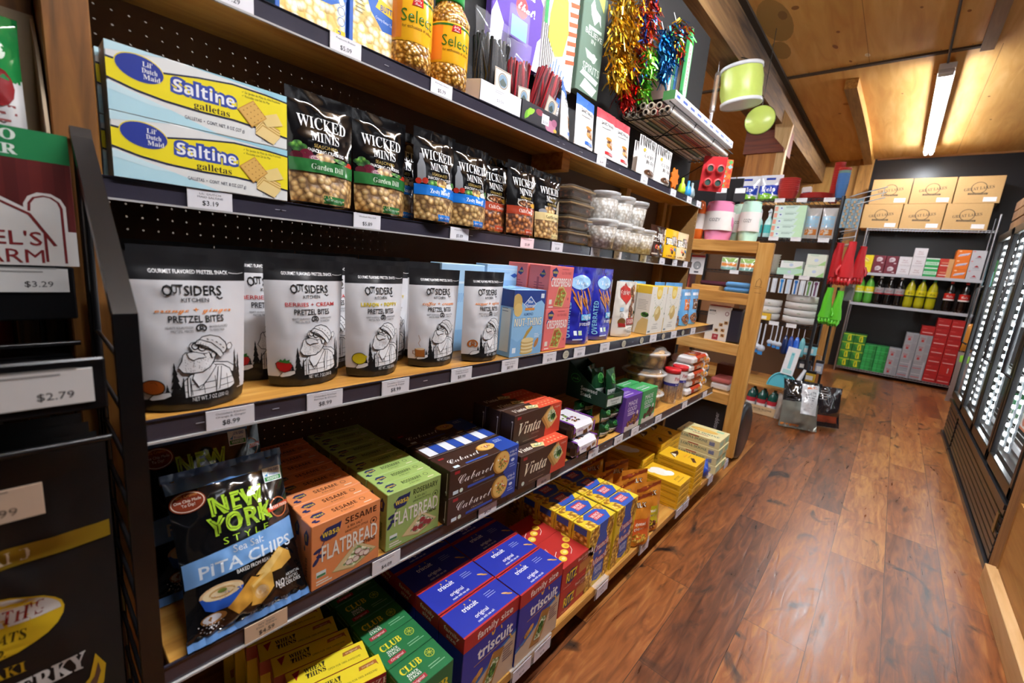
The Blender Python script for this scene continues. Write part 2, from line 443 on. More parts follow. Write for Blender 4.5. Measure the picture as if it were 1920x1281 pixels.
def floor_mat():
    m, t, b = new_mat('floor_planks')
    tc = t.nodes.new('ShaderNodeTexCoord'); mp = t.nodes.new('ShaderNodeMapping'); mp.inputs['Rotation'].default_value = (0, 0, PI/2)
    t.links.new(tc.outputs['Object'], mp.inputs[0])
    br = t.nodes.new('ShaderNodeTexBrick'); br.inputs['Scale'].default_value = 1; br.inputs['Brick Width'].default_value = 1.25; br.inputs['Row Height'].default_value = .2
    br.inputs['Mortar Size'].default_value = .0012; br.inputs['Mortar Smooth'].default_value = .3; br.offset = .37
    br.inputs['Color1'].default_value = (0, 0, 0, 1); br.inputs['Color2'].default_value = (1, 1, 1, 1); br.inputs['Mortar'].default_value = (.5, .5, .5, 1); br.inputs['Bias'].default_value = 0
    t.links.new(mp.outputs[0], br.inputs[0])
    sp = t.nodes.new('ShaderNodeSeparateColor'); t.links.new(br.outputs['Color'], sp.inputs[0])
    # shift the grain from plank to plank
    cx = t.nodes.new('ShaderNodeCombineXYZ'); mu = t.nodes.new('ShaderNodeMath'); mu.operation = 'MULTIPLY'; mu.inputs[1].default_value = 37; t.links.new(sp.outputs[0], mu.inputs[0])
    t.links.new(mu.outputs[0], cx.inputs[0]); t.links.new(mu.outputs[0], cx.inputs[2])
    va = t.nodes.new('ShaderNodeVectorMath'); t.links.new(tc.outputs['Object'], va.inputs[0]); t.links.new(cx.outputs[0], va.inputs[1])
    mp2 = t.nodes.new('ShaderNodeMapping'); mp2.inputs['Scale'].default_value = (1, .13, 1); t.links.new(va.outputs[0], mp2.inputs[0])
    n1 = t.nodes.new('ShaderNodeTexNoise'); n1.inputs['Scale'].default_value = 34; n1.inputs['Detail'].default_value = 9; n1.inputs['Distortion'].default_value = 1.6; t.links.new(mp2.outputs[0], n1.inputs[0])
    n2 = t.nodes.new('ShaderNodeTexNoise'); n2.inputs['Scale'].default_value = 5; n2.inputs['Detail'].default_value = 4; n2.inputs['Distortion'].default_value = 1.2; t.links.new(mp2.outputs[0], n2.inputs[0])
    r = ramp(t, [(.3, '#33180b'), (.43, '#623416'), (.56, '#8b5023'), (.72, '#b27c40')]); 
    a = t.nodes.new('ShaderNodeMath'); a.operation = 'MULTIPLY_ADD'; a.inputs[1].default_value = .46; t.links.new(n1.outputs['Fac'], a.inputs[0])
    a2 = t.nodes.new('ShaderNodeMath'); a2.operation = 'MULTIPLY_ADD'; a2.inputs[1].default_value = .2; t.links.new(sp.outputs[0], a2.inputs[0])
    a3 = t.nodes.new('ShaderNodeMath'); a3.operation = 'MULTIPLY'; a3.inputs[1].default_value = .38; t.links.new(n2.outputs['Fac'], a3.inputs[0]); t.links.new(a3.outputs[0], a2.inputs[2])
    t.links.new(a2.outputs[0], a.inputs[2]); t.links.new(a.outputs[0], r.inputs[0])
    # dark knots and checks
    v = t.nodes.new('ShaderNodeTexNoise'); v.inputs['Scale'].default_value = 5.5; v.inputs['Detail'].default_value = 5; v.inputs['Distortion'].default_value = 2.2
    mp3 = t.nodes.new('ShaderNodeMapping'); mp3.inputs['Scale'].default_value = (1, .5, 1); t.links.new(va.outputs[0], mp3.inputs[0]); t.links.new(mp3.outputs[0], v.inputs[0])
    kr = ramp(t, [(.6, '#000000'), (.72, '#ffffff')]); t.links.new(v.outputs['Fac'], kr.inputs[0])
    mx = t.nodes.new('ShaderNodeMix'); mx.data_type = 'RGBA'; mx.inputs[7].default_value = lin('#1c110c'); t.links.new(kr.outputs[0], mx.inputs[0]); t.links.new(r.outputs[0], mx.inputs[6])
    mz = t.nodes.new('ShaderNodeMix'); mz.data_type = 'RGBA'; mz.inputs[7].default_value = lin('#2a1409'); t.links.new(br.outputs['Fac'], mz.inputs[0]); t.links.new(mx.outputs[2], mz.inputs[6])
    t.links.new(mz.outputs[2], b.inputs['Base Color'])
    mr = t.nodes.new('ShaderNodeMapRange'); mr.inputs[3].default_value = .2; mr.inputs[4].default_value = .45; t.links.new(n1.outputs['Fac'], mr.inputs[0]); t.links.new(mr.outputs[0], b.inputs['Roughness'])
    bp = t.nodes.new('ShaderNodeBump'); bp.inputs['Strength'].default_value = .22; bp.inputs['Distance'].default_value = .006; t.links.new(a.outputs[0], bp.inputs['Height']); t.links.new(bp.outputs[0], b.inputs['Normal'])
    return m
def peg_mat(name, col, ax=(1, 2), rough=.6):
    """hardboard with a grid of punched holes, one inch apart"""
    m, t, b = new_mat(name)
    tc = t.nodes.new('ShaderNodeTexCoord'); sx = t.nodes.new('ShaderNodeSeparateXYZ'); t.links.new(tc.outputs['Object'], sx.inputs[0])
    def mth(op, a, bb=None):
        n = t.nodes.new('ShaderNodeMath'); n.operation = op
        for i, q in enumerate((a, bb)):
            if q is None: continue
            if hasattr(q, 'links'): t.links.new(q, n.inputs[i])
            else: n.inputs[i].default_value = q
        return n.outputs[0]
    d = []
    for i in ax:
        f = mth('FLOORED_MODULO', mth('ADD', sx.outputs[i], 5.0), .0254)
        f = mth('SUBTRACT', f, .0127); d.append(mth('MULTIPLY', f, f))
    hole = mth('LESS_THAN', mth('ADD', d[0], d[1]), .0025**2)
    n = t.nodes.new('ShaderNodeTexNoise'); n.inputs['Scale'].default_value = 9; n.inputs['Detail'].default_value = 6; t.links.new(tc.outputs['Object'], n.inputs[0])
    hv = t.nodes.new('ShaderNodeHueSaturation'); hv.inputs['Color'].default_value = lin(col)
    mr = t.nodes.new('ShaderNodeMapRange'); mr.inputs[3].default_value = .75; mr.inputs[4].default_value = 1.25; t.links.new(n.outputs['Fac'], mr.inputs[0]); t.links.new(mr.outputs[0], hv.inputs['Value'])
    t.links.new(hv.outputs[0], b.inputs['Base Color']); b.inputs['Roughness'].default_value = rough
    t.links.new(mth('SUBTRACT', 1.0, hole), b.inputs['Alpha'])
    return m
PEG = peg_mat('pegboard_brown', '#5f3f22'); PEGK = peg_mat('pegboard_black', '#161414', rough=.85); PEGY = peg_mat('pegboard_end', '#8a6636', (0, 2))
# ------------------------------------------------------------------ the room
X0, X1, Y0, Y1, ZC = -3.6, 2.45, -3.2, 8.75, 3.19
struct('floor', MB().box(X0, Y0, -.05, X1, Y1, 0, floor_mat()))
ce = MB().box(X0, Y0, ZC, X1, Y1, ZC+.05, PLY)      # with its stains, plugs and panel seams
a = Art('matte').E(-9, -402, 11, 34, '#a9803f', 18).E(-14, -452, 7, 18, '#a9803f', 14).E(-3, -395, 3, 7, '#8a6230', 9)
for x, y, rx, ry, c in ((43, 493, 1.8, 3.4, '#f3e4c6'), (43, 493, 1.3, 2.6, '#e4cc9c'), (23, 465, 1.6, 4.5, '#8e5220'), (27, 440, 1.2, 2, '#8e5220'), (6, 389, 2.4, 3, '#94602a'), (31, 500, 1, 2.5, '#8e5220'), (66, 600, .8, 1.6, '#94602a'), (88, 560, .8, 1.4, '#94602a'), (130, 640, 1, 1.8, '#94602a'), (20, 610, 2.6, 4, '#b47a38'), (12, 640, 1.4, 2, '#94602a'), (140, 720, 1, 2, '#94602a'), (75, 430, .9, 1.6, '#94602a'), (100, 450, 1.1, 2, '#94602a')): a.E(x, -y, rx, ry, c, 12, rot=.2)
for x, y0, y1 in ((124, 516, 870), (43.5, 350, 510), (-75, 300, 870), (124, 0, 300)): a.R(x, -y1, .35, y1-y0, '#8a5c2a')
for i in range(14): a.E(-10+i*9, -(508 if i % 2 else 518), .5, .6, '#5a3c20', 6)
a.place(ce, plane((0, 0, ZC), (1, 0, 0), (0, -1, 0))); struct('ceiling', ce)
struct('wall_back', MB().box(.37, Y1, 0, X1, Y1+.1, ZC, M('#17171a', 'satin')).box(X0, Y1, 0, .37, Y1+.1, ZC, PLYW))
struct('wall_right', MB().box(X1, Y0, 0, X1+.1, Y1, ZC, M('#1b1a1b', 'satin')))
struct('wall_left', MB().box(X0-.1, Y0, 0, X0, Y1, ZC, M('#8d867c', 'matte')))
struct('wall_front', MB().box(X0, Y0-.1, 0, X1, Y0, ZC, M('#8d7a60', 'matte')))
tr = MB()
for x in (.2, -.5, -1.2): tr.box(x, Y1-.05, 0, x+.15, Y1, ZC, PINEZ)
struct('trim_studs', tr)
struct('trim_battens', MB().box(-.19, 5.1, ZC-.016, 1.16, 5.14, ZC, M('#4b3a29', 'matte')).box(-3, 5.1, ZC-.016, -.5, 5.14, ZC, M('#4b3a29', 'matte')).box(1.12, 3.2, ZC-.035, 1.2, 5.16, ZC, wood('batten_board', ['#5a3a1e', '#7a5733', '#8d6a42'], 'Y', 1.3)).box(-.235, 2.2, ZC-.02, -.19, Y1, ZC, M('#3c2f22', 'matte')).box(.4, Y1-.02, ZC-.025, X1, Y1, ZC, M('#8a5a2a', 'matte')))
# ceiling beam, column
o = MB()
o.box(-.5, 1.5, 2.87, -.235, Y1, ZC, BEAMW)
bm_ = struct('ceiling_beam', o)
jo = MB()
def jf(u, v): return (.25+.1*u+.02*math.sin(v*3), 5.4+v*3.3, 3.1-.012*math.sin(v*PI))
jo.grid(1, 20, jf, wood('grey_joist', ['#6b4a28', '#9a7448', '#b48f60'], 'Y', 1.2), flip=True)
for s, u in ((1, 0), (-1, 1)):
    jo.grid(1, 20, lambda a, v, u=u: (jf(u, v)[0], jf(u, v)[1], jf(u, v)[2]+(ZC-jf(u, v)[2])*a), PINE, flip=s < 0)
jo.add([(.25, 5.4, 3.1), (.35, 5.4, 3.1), (.35, 5.4, ZC), (.25, 5.4, ZC)], [(0, 1, 2, 3)], PINE)
struct('ceiling_joist', jo)
o = MB().box(-.57, 5.6, 0, -.27, 5.9, 2.62, FIR).box(-.6, 5.57, 2.62, -.2, 5.93, 2.87, wood('red_block', ['#50200e', '#7a3417', '#8b4520'], 'X', 1.2)).box(-.27, 5.6, 0, -.19, 5.7, 2.66, wood('pale_trim', ['#b98a4d', '#d9b177', '#e3c08c'], 'Z', 1.5))
struct('column', o)
o = MB(); o.add([(-.33, 5.45, 3.15), (-.13, 5.45, 2.85), (-.15, 5.45, 2.6), (-.28, 5.45, 2.74), (-.33, 5.5, 3.15), (-.13, 5.5, 2.85), (-.15, 5.5, 2.6), (-.28, 5.5, 2.74)], [(3, 2, 1, 0), (4, 5, 6, 7), (0, 1, 5, 4), (1, 2, 6, 5), (2, 3, 7, 6), (3, 0, 4, 7)], wood('pale_trim', [], 'Z'))
struct('trim_brace', o)
for nm, pts, r, c, lab in (('conduit', [(.945, 2.9, ZC-.012), (.945, 5.15, ZC-.012), (.95, 5.24, 3.14)], .009, '#5b5b5c', 'thin grey electrical conduit running along the plywood ceiling to the tube light'),
                           ('electrical_wire', [(-.3, 6, 2.875), (-.31, 6, 2.7), (-.36, 6, 2.55), (-.35, 6, 2.42), (-.4, 6, 2.25)], .007, '#9c4a35', 'reddish wire dangling from the beam above the napkin packs')):
    tag(MB().tube(pts, r, M(c, 'satin')).build(nm), lab, 'conduit' if nm == 'conduit' else 'wire')
# ------------------------------------------------------------------ lamps
def tube_light(x, y0, y1, z, lab, k=1.0):
    e = empty('tube_light', (x, y0, z)); L = y1-y0
    MB().cbox(-.055, 0, 0, .055, L, .045, M('#e8e8e8', 'satin'), .004).build('housing', e)
    MB().cbox(-.05, .0, -.035, .05, .09, 0, M('#cfd0d2', 'satin'), .006).build('end_cap', e)
    for s in (-1, 1):
        b = MB().tube([(s*.027, .09, -.02), (s*.027, L-.02, -.02)], .0165, emit('tube_glow_%d' % (k*100), '#f4f8ff', TUBE*k), 10); b.build('tube', e)
    return tag(e, lab, 'light', 'fluorescent tube lights')
tube_light(.955, 5.25, 8.15, 3.1, 'double fluorescent tube light hanging under the plywood ceiling in front of the black wall', .85)
tube_light(.955, .0, 3.0, 3.1, 'added unseen double fluorescent tube light overhead in line with the far one, nearer the camera', 1.5)  # out-of-view tube, added to bring up the brightness of the shelf fronts
tube_light(-2.1, 1.0, 4.0, 3.1, 'added unseen double fluorescent tube light over the next aisle behind the pegboard shelving')  # out-of-view tube, added so that light shows through the peg holes
# ------------------------------------------------------------------ main shelving
sh = empty('shelving_unit', (0, .06, 0))
tag(sh, 'long wooden store shelving unit with pegboard back and dark price strips', 'shelving')
def part(mb, n, p=sh):
    o = mb.build(n, p); o.matrix_parent_inverse = Matrix.Translation(-p.location) ; return o
ZS = {'A': 1.683, 'B': 1.321, 'C': .957, 'D': .57, 'E': .135}
XF = {'A': 0, 'B': 0, 'C': .19, 'D': .255, 'E': .405}
XB = -.215; YE = 2.82
STRIP = M('#34313c', 'gloss')
for k in 'ABCD':
    zt, xf = ZS[k], XF[k]
    part(MB().cbox(XB, .115, zt-.019, xf-.004, YE, zt, PINE, .001), 'shelf_board')
    st = MB(); st.box(xf-.004, .105, zt-.034, xf, YE+.02, zt+.001, STRIP)
    st.box(xf, .105, zt-.037, xf+.005, YE+.02, zt-.0335, M('#b4b0ad', 'gloss'))
    st.box(xf, .105, zt-.001, xf+.002, YE+.02, zt+.001, M('#22202a', 'gloss'))
    for i in range(9):      # small nails and scuffs in the strip
        y = .14+rnd.random()*2.6; st.box(xf, y, zt-.018, xf+.001, y+.012, zt-.0168, M('#9a98a0', 'satin'))
    part(st, 'price_strip')
part(MB().cbox(XB, .115, ZS['E']-.035, XF['E'], YE+.05, ZS['E'], PINE, .003), 'base_shelf')
part(MB().box(.02, .115, 0, .05, YE, .1, M('#1d130c', 'matte')), 'kick_board')
part(MB().box(XB-.006, .1, .02, XB, YE, 1.68, PEG), 'pegboard')
part(MB().box(XB-.006, .1, 1.68, XB, YE+.3, 2.75, PEGK), 'pegboard')
part(MB().box(XB, YE-.02, .135, -.003, YE-.012, 1.66, PEGY), 'end_panel')
part(MB().cbox(XB, .06, 0, 0, .113, 2.6, STAIN, .002).cbox(XB-.04, .0, 0, -.102, .058, 2.6, STAIN, .002), 'post')
for y in (1.47, 2.2, 2.7):
    part(MB().box(XB, y, 1.321, XB+.04, y+.045, 1.664, PINEZ), 'post')
part(MB().box(XB, 1.44, 1.6, -.06, 1.49, 1.664, PINE), 'bracket')
part(MB().box(XB, YE-.06, .135, XB+.05, YE-.021, 1.66, PINEZ), 'post')
# ------------------------------------------------------------------ price tags
def price_tag(x, y, z, pr, lines, lab, w=.072, h=.034, tint='#e3dfe2'):
    mb = MB(); mb.cbox(-.0012, -w/2, 0, .0006, w/2, h, M(tint, 'paper'), .0002)
    a = Art('paper'); W, H = w*100, h*100
    a.L_([(.15, .15), (W-.15, .15), (W-.15, H-.15), (.15, H-.15)], .025, '#aaa6ab', True)
    for i, l in enumerate(lines): a.T(l, W/2, H*(.80-.17*i), H*.1, '#6a676c', min(W*.62, len(l)*H*.1))
    a.T(pr, W/2, H*.32, H*.25, '#2b292d', W*.36)
    a.place(mb, plane((.0006, -w/2, 0), (0, 1, 0), (0, 0, 1)))
    o = mb.build('price_tag'); o.location = (x+.0015, y, z)
    return tag(o, lab, 'price tag', 'price tags on the shelf strips')
def tags(k, rows):
    for y, pr, ln, what, *tint in rows:
        price_tag(XF[k]+.002, y, ZS[k]-.034, pr, ln, what, tint=tint[0] if tint else '#e3dfe2')
tags('A', [(.305, '$7.29', ['Mini Nutritional'], 'white price tag reading $7.29 on the top shelf strip'),
           (.523, '$5.09', ['Popcorn Butter'], 'white price tag reading $5.09 under the blue popcorn boxes'),
           (.79, '$5.79', ['Kernels Select'], 'white price tag reading $5.79 under the two kernel jars'),
           (1.62, '$6.49', ['Cookies'], 'white price tag on the top strip under the red-topped cookie pouches'),
           (2.02, '$7.99', ['Coffee Beans'], 'white price tag on the top strip under the first zebra-striped coffee pouch'),
           (2.38, '$7.99', ['Coffee'], 'white price tag on the top strip right of the zebra-striped coffee pouches'),
           (2.62, '$4.99', ['Toys'], 'white price tag on the top strip below the small hanging toys'),
           (2.78, '$3.99', ['Toys'], 'white price tag at the far end of the top strip')])
tags('B', [(.26, '$3.19', ['LIL\' DUTCH', 'MAID SALTINE'], 'white price tag reading $3.19 under the saltine boxes'),
           (.585, '$5.89', ['Wicked Mini Dill'], 'white price tag reading $5.89 under the green-banded cracker pouches'),
           (.885, '$5.89', ['Wicked Mini Ranch'], 'white price tag reading $5.89 under the blue-banded cracker pouches'),
           (1.2, '$5.89', ['Wicked Mini Chili'], 'white price tag under the red-banded cracker pouch', '#e8d2d4'),
           (1.38, '$5.89', ['Wicked Mini Garlic'], 'white price tag under the cream-banded cracker pouch'),
           (1.66, '$5.49', ['Chocolate'], 'white price tag under the right end of the chocolate clamshells'),
           (1.86, '$4.49', ['Mints'], 'white price tag under the second tub of white sweets'),
           (2.13, '$4.49', ['Mints'], 'white price tag under the last tub of white sweets', '#dcd8c4'),
           (2.37, '$6.49', ['Candy'], 'white price tag under the dark brown candy pouch'),
           (2.55, '$6.49', ['Candy'], 'white price tag under the yellow candy pouch'),
           (2.72, '$6.49', ['Candy'], 'white price tag at the far end of the second strip')])
tags('C', [(.228, '$8.99', ['Outsiders Kitchen', 'Orange & Ginger'], 'white price tag reading $8.99 below the nearest pretzel pouch'),
           (.392, '$8.99', ['Outsiders Kitchen', 'Berries & Cream'], 'white price tag reading $8.99 below the pretzel pouch with the strawberry'),
           (.555, '$8.99', ['Outsiders Kitchen', 'Lemon & Poppy'], 'white price tag reading $8.99 below the pretzel pouch with the lemon'),
           (.755, '$8.99', ['Outsiders Kitchen', 'Coffee & Cream'], 'white price tag reading $8.99 below the pretzel pouch with the coffee cup'),
           (.945, '$8.99', ['Outsiders Kitchen', 'Sugar & Spice'], 'white price tag reading $8.99 right of the fifth pretzel pouch'),
           (1.14, '$5.79', ['Nut Thins'], 'white price tag reading $5.79 below the blue almond cracker box'),
           (1.32, '$5.59', ['Crispbread'], 'white price tag below the first blue pretzel bag'),
           (1.5, '$4.99', ['Pretzel'], 'white price tag below the second blue pretzel bag'),
           (1.95, '$6.99', ['Mix'], 'white price tag below the yellow-topped cracker boxes'),
           (2.2, '$6.99', ['Crackers'], 'white price tag right of the yellow-topped cracker boxes'),
           (2.48, '$6.49', ['Bites'], 'white price tag below the small light blue pouches')])
tags('D', [(.255, '$4.59', ['NY Style', 'Pita Chips'], 'cream price tag reading $4.59 below the pita chip bag', '#d8b998'),
           (.505, '$4.09', ['Wasa Sesame'], 'white price tag reading $4.09 between the orange and green flatbread boxes'),
           (.83, '$4.29', ['Cabaret'], 'white price tag reading $4.29 below the brown and blue cracker boxes'),
           (1.09, '$3.99', ['Vinta'], 'white price tag reading $3.99 below the brown and red cracker boxes'),
           (1.4, '$5.49', ['Cakes'], 'white price tag below the purple-trimmed chocolate cakes'),
           (1.6, '$2.49', ['Seaweed'], 'white price tag below the dark green seaweed packs'),
           (1.75, '$5.99', ['Bars'], 'white price tag below the purple granola box'),
           (2.0, '$5.99', ['Bars'], 'white price tag below the cookie tubs'),
           (2.35, '$4.99', ['Wafers'], 'white price tag below the striped wafer stick jars'),
           (2.68, '$1.99', ['Wafers'], 'white price tag below the wrapped wafer packs')])
def badge(y, lab):
    mb = MB(); a = Art('paper'); a.E(1.9, 1.7, 1.9, 1.55, '#77736f', 24).E(1.9, 1.7, 1.7, 1.35, '#cfcbb6', 24).E(1.9, 1.7, 1.5, 1.15, '#b7b39d', 24).T('GLUTEN', 1.9, 2.1, .4, '#55524c', 2).T('FREE', 1.9, 1.3, .4, '#55524c', 1.5)
    mb.lathe([(0, 0), (.0185, 0), (.0185, .0006), (0, .0006)], M('#77736f', 'paper'), 20, sx=1); o = MB()
    o.T = Matrix(((0, 0, 1, 0), (1, 0, 0, 0), (0, 1, 0, 0), (0, 0, 0, 1))); o.lathe([(0, 0), (.0185, 0), (.0185, .0006), (0, .0006)], M('#77736f', 'paper'), 20, sy=.82); o.T = None
    a.place(o, plane((.0007, -.019, -.017), (0, 1, 0), (0, 0, 1)))
    ob = o.build('shelf_badge'); ob.location = (XF['C']+.002, y, ZS['C']-.017); tag(ob, lab, 'shelf badge', 'round cream badges on the pretzel shelf strip')
for y, l in ((1.235, 'round cream badge between the almond cracker tag and the blue pretzel bags'), (1.66, 'round cream badge on the strip below the white nut mix bag'), (1.83, 'round cream badge on the strip left of the yellow-topped cracker boxes'), (2.07, 'round cream badge on the strip below the second yellow-topped cracker box'), (2.33, 'round cream badge on the strip below the light blue pouches')): badge(y, l)
# clear flip holders on the bottom shelf edge
@kind('label holder', 'clear label holders on the bottom shelf edge')
def label_holder():
    e = empty('label_holder'); b = MB()
    b.cbox(-.035, -.047, 0, .004, .047, .0015, clear(), .0003); b.cbox(.004, -.047, -.045, .0062, .047, .0015, clear(), .0003); b.build('clear_sleeve', e)
    c = MB().cbox(.0065, -.04, -.044, .0078, .04, -.004, M('#d9d4de', 'paper'), .0002)
    Art('paper').lines(1.5, 2.9, 4.5, 2, -.45, .18, '#85808a').T('$5.99', 4, 1.2, .75, '#3b3840', 2).place(c, plane((.0078, -.04, -.044), (0, 1, 0), (0, 0, 1))); c.build('price_card', e)
    return e
for y, l in ((.86, 'clear label holder on the base edge below the nearer blue cracker box'), (.955, 'clear label holder on the base edge below the farther blue cracker box'), (1.31, 'clear label holder on the base edge below the popcorn clusters boxes'), (1.66, 'clear label holder on the base edge below the caramel candy bags'), (2.05, 'clear label holder on the base edge below the white-flowered yellow boxes'), (2.14, 'clear label holder beside another below the yellow chocolate boxes'), (2.53, 'clear label holder on the base edge near the yellow biscuit stacks'), (2.83, 'clear label holder at the far end of the base edge')):
    put('label_holder', XF['E']+.001, y, ZS['E']+.001, l)
# ------------------------------------------------------------------ coolers on the right
BLK = M('#141416', 'satin'); BLKP = M('#1d1d20', 'plastic'); STEEL = M('#b9bcc0', 'metal'); LED = emit('led_white', '#f2fbff', 24)
GLASS = clear('door_glass', '#dfe8ea', .03, .06, .25, 0)
def cooler(y0, y1, nd, lab, top=1.83):
    e = empty('display_cooler', (1.575, y0, 0)); L = y1-y0
    b = MB(); b.box(.03, 0, .34, .62, .03, top, BLK).box(.03, L-.03, .34, .62, L, top, BLK).box(.6, 0, .34, .63, L, top, M('#c3c7ca', 'satin')).box(.03, 0, top-.06, .63, L, top, BLK).box(.03, 0, .34, .62, L, .42, BLK)
    b.box(0, 0, 0, .62, L, .34, BLK); b.build('cabinet', e)
    g = MB()
    for i in range(7): g.cbox(-.008, .03, .042+i*.038, 0, L-.03, .074+i*.038, BLKP, .003)
    g.box(-.02, 0, .0, 0, L, .03, BLKP); g.box(-.02, .0, .315, .0, L, .34, BLKP); g.build('grille', e)
    if nd > 1: MB().box(-.016, .06, .17, -.012, .1, .27, M('#8d8558', 'metal')).build('nameplate', e)
    dw = L/nd
    for k in range(nd):
        d = MB(); a, c = k*dw+.008, (k+1)*dw-.008; z0, z1 = .36, top-.02
        for q in ((a, z0, a+.045, z1), (c-.045, z0, c, z1), (a, z0, c, z0+.06), (a, z1-.06, c, z1)): d.cbox(-.014, q[0], q[1], .012, q[2], q[3], BLK, .004)
        do = d.build('door', e)
        MB().box(-.002, a+.043, z0+.05, .003, c-.043, z1-.05, GLASS).build('pane', do)
        MB().tube([(-.02, c-.03, .85), (-.055, c-.03, .87), (-.055, c-.03, 1.35), (-.02, c-.03, 1.37)], .009, BLKP).build('handle', do)
        for yy in (a+.062, c-.062):
            l = MB().box(.045, yy-.008, z0+.08, .055, yy+.008, z1-.08, M('#8f979c', 'satin'))
            n = 24
            for i in range(n): zz = z0+.1+(z1-z0-.2)*i/(n-1); l.cbox(.034, yy-.011, zz-.011, .045, yy+.011, zz+.011, LED, .003)
            l.build('led_strip', e)
    for z in (.45, .8, 1.12, 1.42):
        s = MB()
        for i in range(14): s.tube([(.1+i*.036, .03, z), (.1+i*.036, L-.03, z)], .003, M('#d5d8da', 'satin'), 5)
        s.box(.09, .03, z-.02, .1, L-.03, z+.012, M('#c9ccd0', 'satin')); s.build('wire_shelf', e)
    return tag(e, lab, 'cooler', 'glass door drink coolers')
cooler(2.93, 4.97, 3, 'black three-door glass cooler with rows of bright LEDs along the aisle')
cooler(4.99, 5.66, 1, 'narrow black single-door glass cooler at the far end beside the soda rack')
@kind('drink pack')
def cooler_box():
    return carton('drink_pack', .16, .13, .3, M('#d86a2a'), Art().R(0, 2, 16, 8, '#e9e4dc').E(8, 6, 4, 3, '#c94d20'), c=.003)
@kind('drink pack')
def cooler_box_green(): return carton('drink_pack', .16, .13, .3, M('#2f9a55'), Art().R(0, 3, 16, 6, '#e6efe6').E(8, 6, 5, 2.4, '#1f7d43'), c=.003)
@kind('drink pack')
def cooler_box_red(): return carton('drink_pack', .16, .13, .3, M('#a9302c'), Art().R(0, 4, 16, 4, '#d9cfcb').E(8, 6, 5, 2.4, '#8c1f1f'), c=.003)
@kind('bottle')
def cooler_bottle():
    e = empty('drink_bottle'); MB().lathe([(0, 0), (.03, 0), (.033, .01), (.033, .12), (.03, .15), (.014, .2), (.013, .215), (0, .215)], M('#9a7a3a', 'film'), 14).build('bottle_body', e)
    MB().cyl((0, 0, .213), .015, .018, M('#e6e6e6', 'plastic'), 12).build('cap', e); MB().lathe([(.0335, .05), (.0335, .11)], M('#b84a2c', 'gloss'), 14).build('label', e); return e
WH = ('top', 'second', 'third', 'bottom')
for zi, z in enumerate((1.425, 1.125, .805, .455)):
    ks = (('cooler_box', 'orange'), ('cooler_box_green', 'green and white'), ('cooler_bottle', 'amber'), ('cooler_box_red', 'red'))
    for j, y in enumerate((5.12, 5.3, 5.48)):
        k, nm = ks[(zi if j < 2 else zi+1) % 4]
        put(k, 1.74, y, z+.004, '%s drink, %s shelf of the single-door cooler, %s from its near side' % (nm, WH[zi], nth(j)), rz=PI, grp='drinks in the single-door cooler')
    for j in range(9):
        k, nm = ks[(j//3+zi*2+1) % 4]
        y = 3.05+j*.225
        put(k, 1.76, y, z+.004, '%s drink, %s shelf of the three-door cooler, %s from its near end' % (nm, WH[zi], nth(j)), rz=PI, grp='drinks in the three-door cooler')
# wooden crate and spray bottle on the far cooler
cr = MB()
for z in (1.835, 1.92, 2.0): cr.box(0, 0, z, .012, .6, z+.07, BARN); cr.box(0, 0, z, .4, .012, z+.07, BARN); cr.box(0, .588, z, .4, .6, z+.07, BARN); cr.box(.388, 0, z, .4, .6, z+.07, BARN)
cr.box(0, 0, 1.832, .4, .6, 1.84, BARN)
o = cr.build('wooden_crate'); o.location = (1.6, 4.98, 0); tag(o, 'slatted wooden crate on top of the black cooler', 'crate')
def simple(name, mb, lab, cat, loc=(0, 0, 0), rz=0, group=None):
    o = mb.build(name); o.location = loc; o.rotation_euler = (0, 0, rz); return tag(o, lab, cat, group)
simple('cleaning_carton', MB().cbox(0, 0, 0, .2, .14, .2, M('#d98a5a'), .002).cbox(-.002, .02, .03, .0, .12, .15, M('#e9eef5'), .0005).cbox(-.004, .03, .03, -.002, .11, .07, M('#2f5fb8'), .0005), 'orange and white carton with a blue label inside the wooden crate', 'box', (1.68, 5.1, 1.842))
sb = empty('spray_bottle', (1.66, 5.62, 1.832)); MB().lathe([(0, 0), (.03, 0), (.032, .1), (.012, .16), (.012, .18)], M('#e6eee9', 'plastic'), 14).build('bottle_body', sb); MB().cbox(-.05, -.012, .18, .02, .012, .205, M('#49b59a', 'plastic'), .004).build('trigger_head', sb)
tag(sb, 'white spray bottle with a green trigger at the end of the cooler top', 'spray bottle')
# wood-clad end of the near counter with baseboard and its own cooler frame
struct('trim_counter', MB().box(1.56, 2.76, 0, 2.3, 2.9, 2.0, BARN).box(1.565, .2, 0, 1.6, 2.76, .42, wood('clad_panel', ['#8a5a26', '#b07c3c', '#c4934f'], 'Y', 1.2)).box(1.5995, .2, .42, 1.64, 2.76, .45, M('#2a1d14', 'satin')))
struct('baseboard_right', MB().cbox(1.527, .2, 0, 1.565, 2.78, .1, wood('pale_base', ['#b98a52', '#d6ab72', '#e2bc88'], 'Y', 1.5), .002))
fr = empty('counter_cooler', (1.62, .3, 0)); MB().box(0, 0, .32, .6, 2.3, 1.2, BLK).build('cabinet', fr); MB().cbox(-.03, 0, .3, 0, 2.36, .36, M('#241a16', 'gloss'), .004).build('sill', fr); MB().box(-.015, 1.9, .36, 0, 2.36, 1.2, BLKP).build('door_frame', fr)
tag(fr, 'black framed counter cooler set in wood cladding at the right edge', 'cooler')
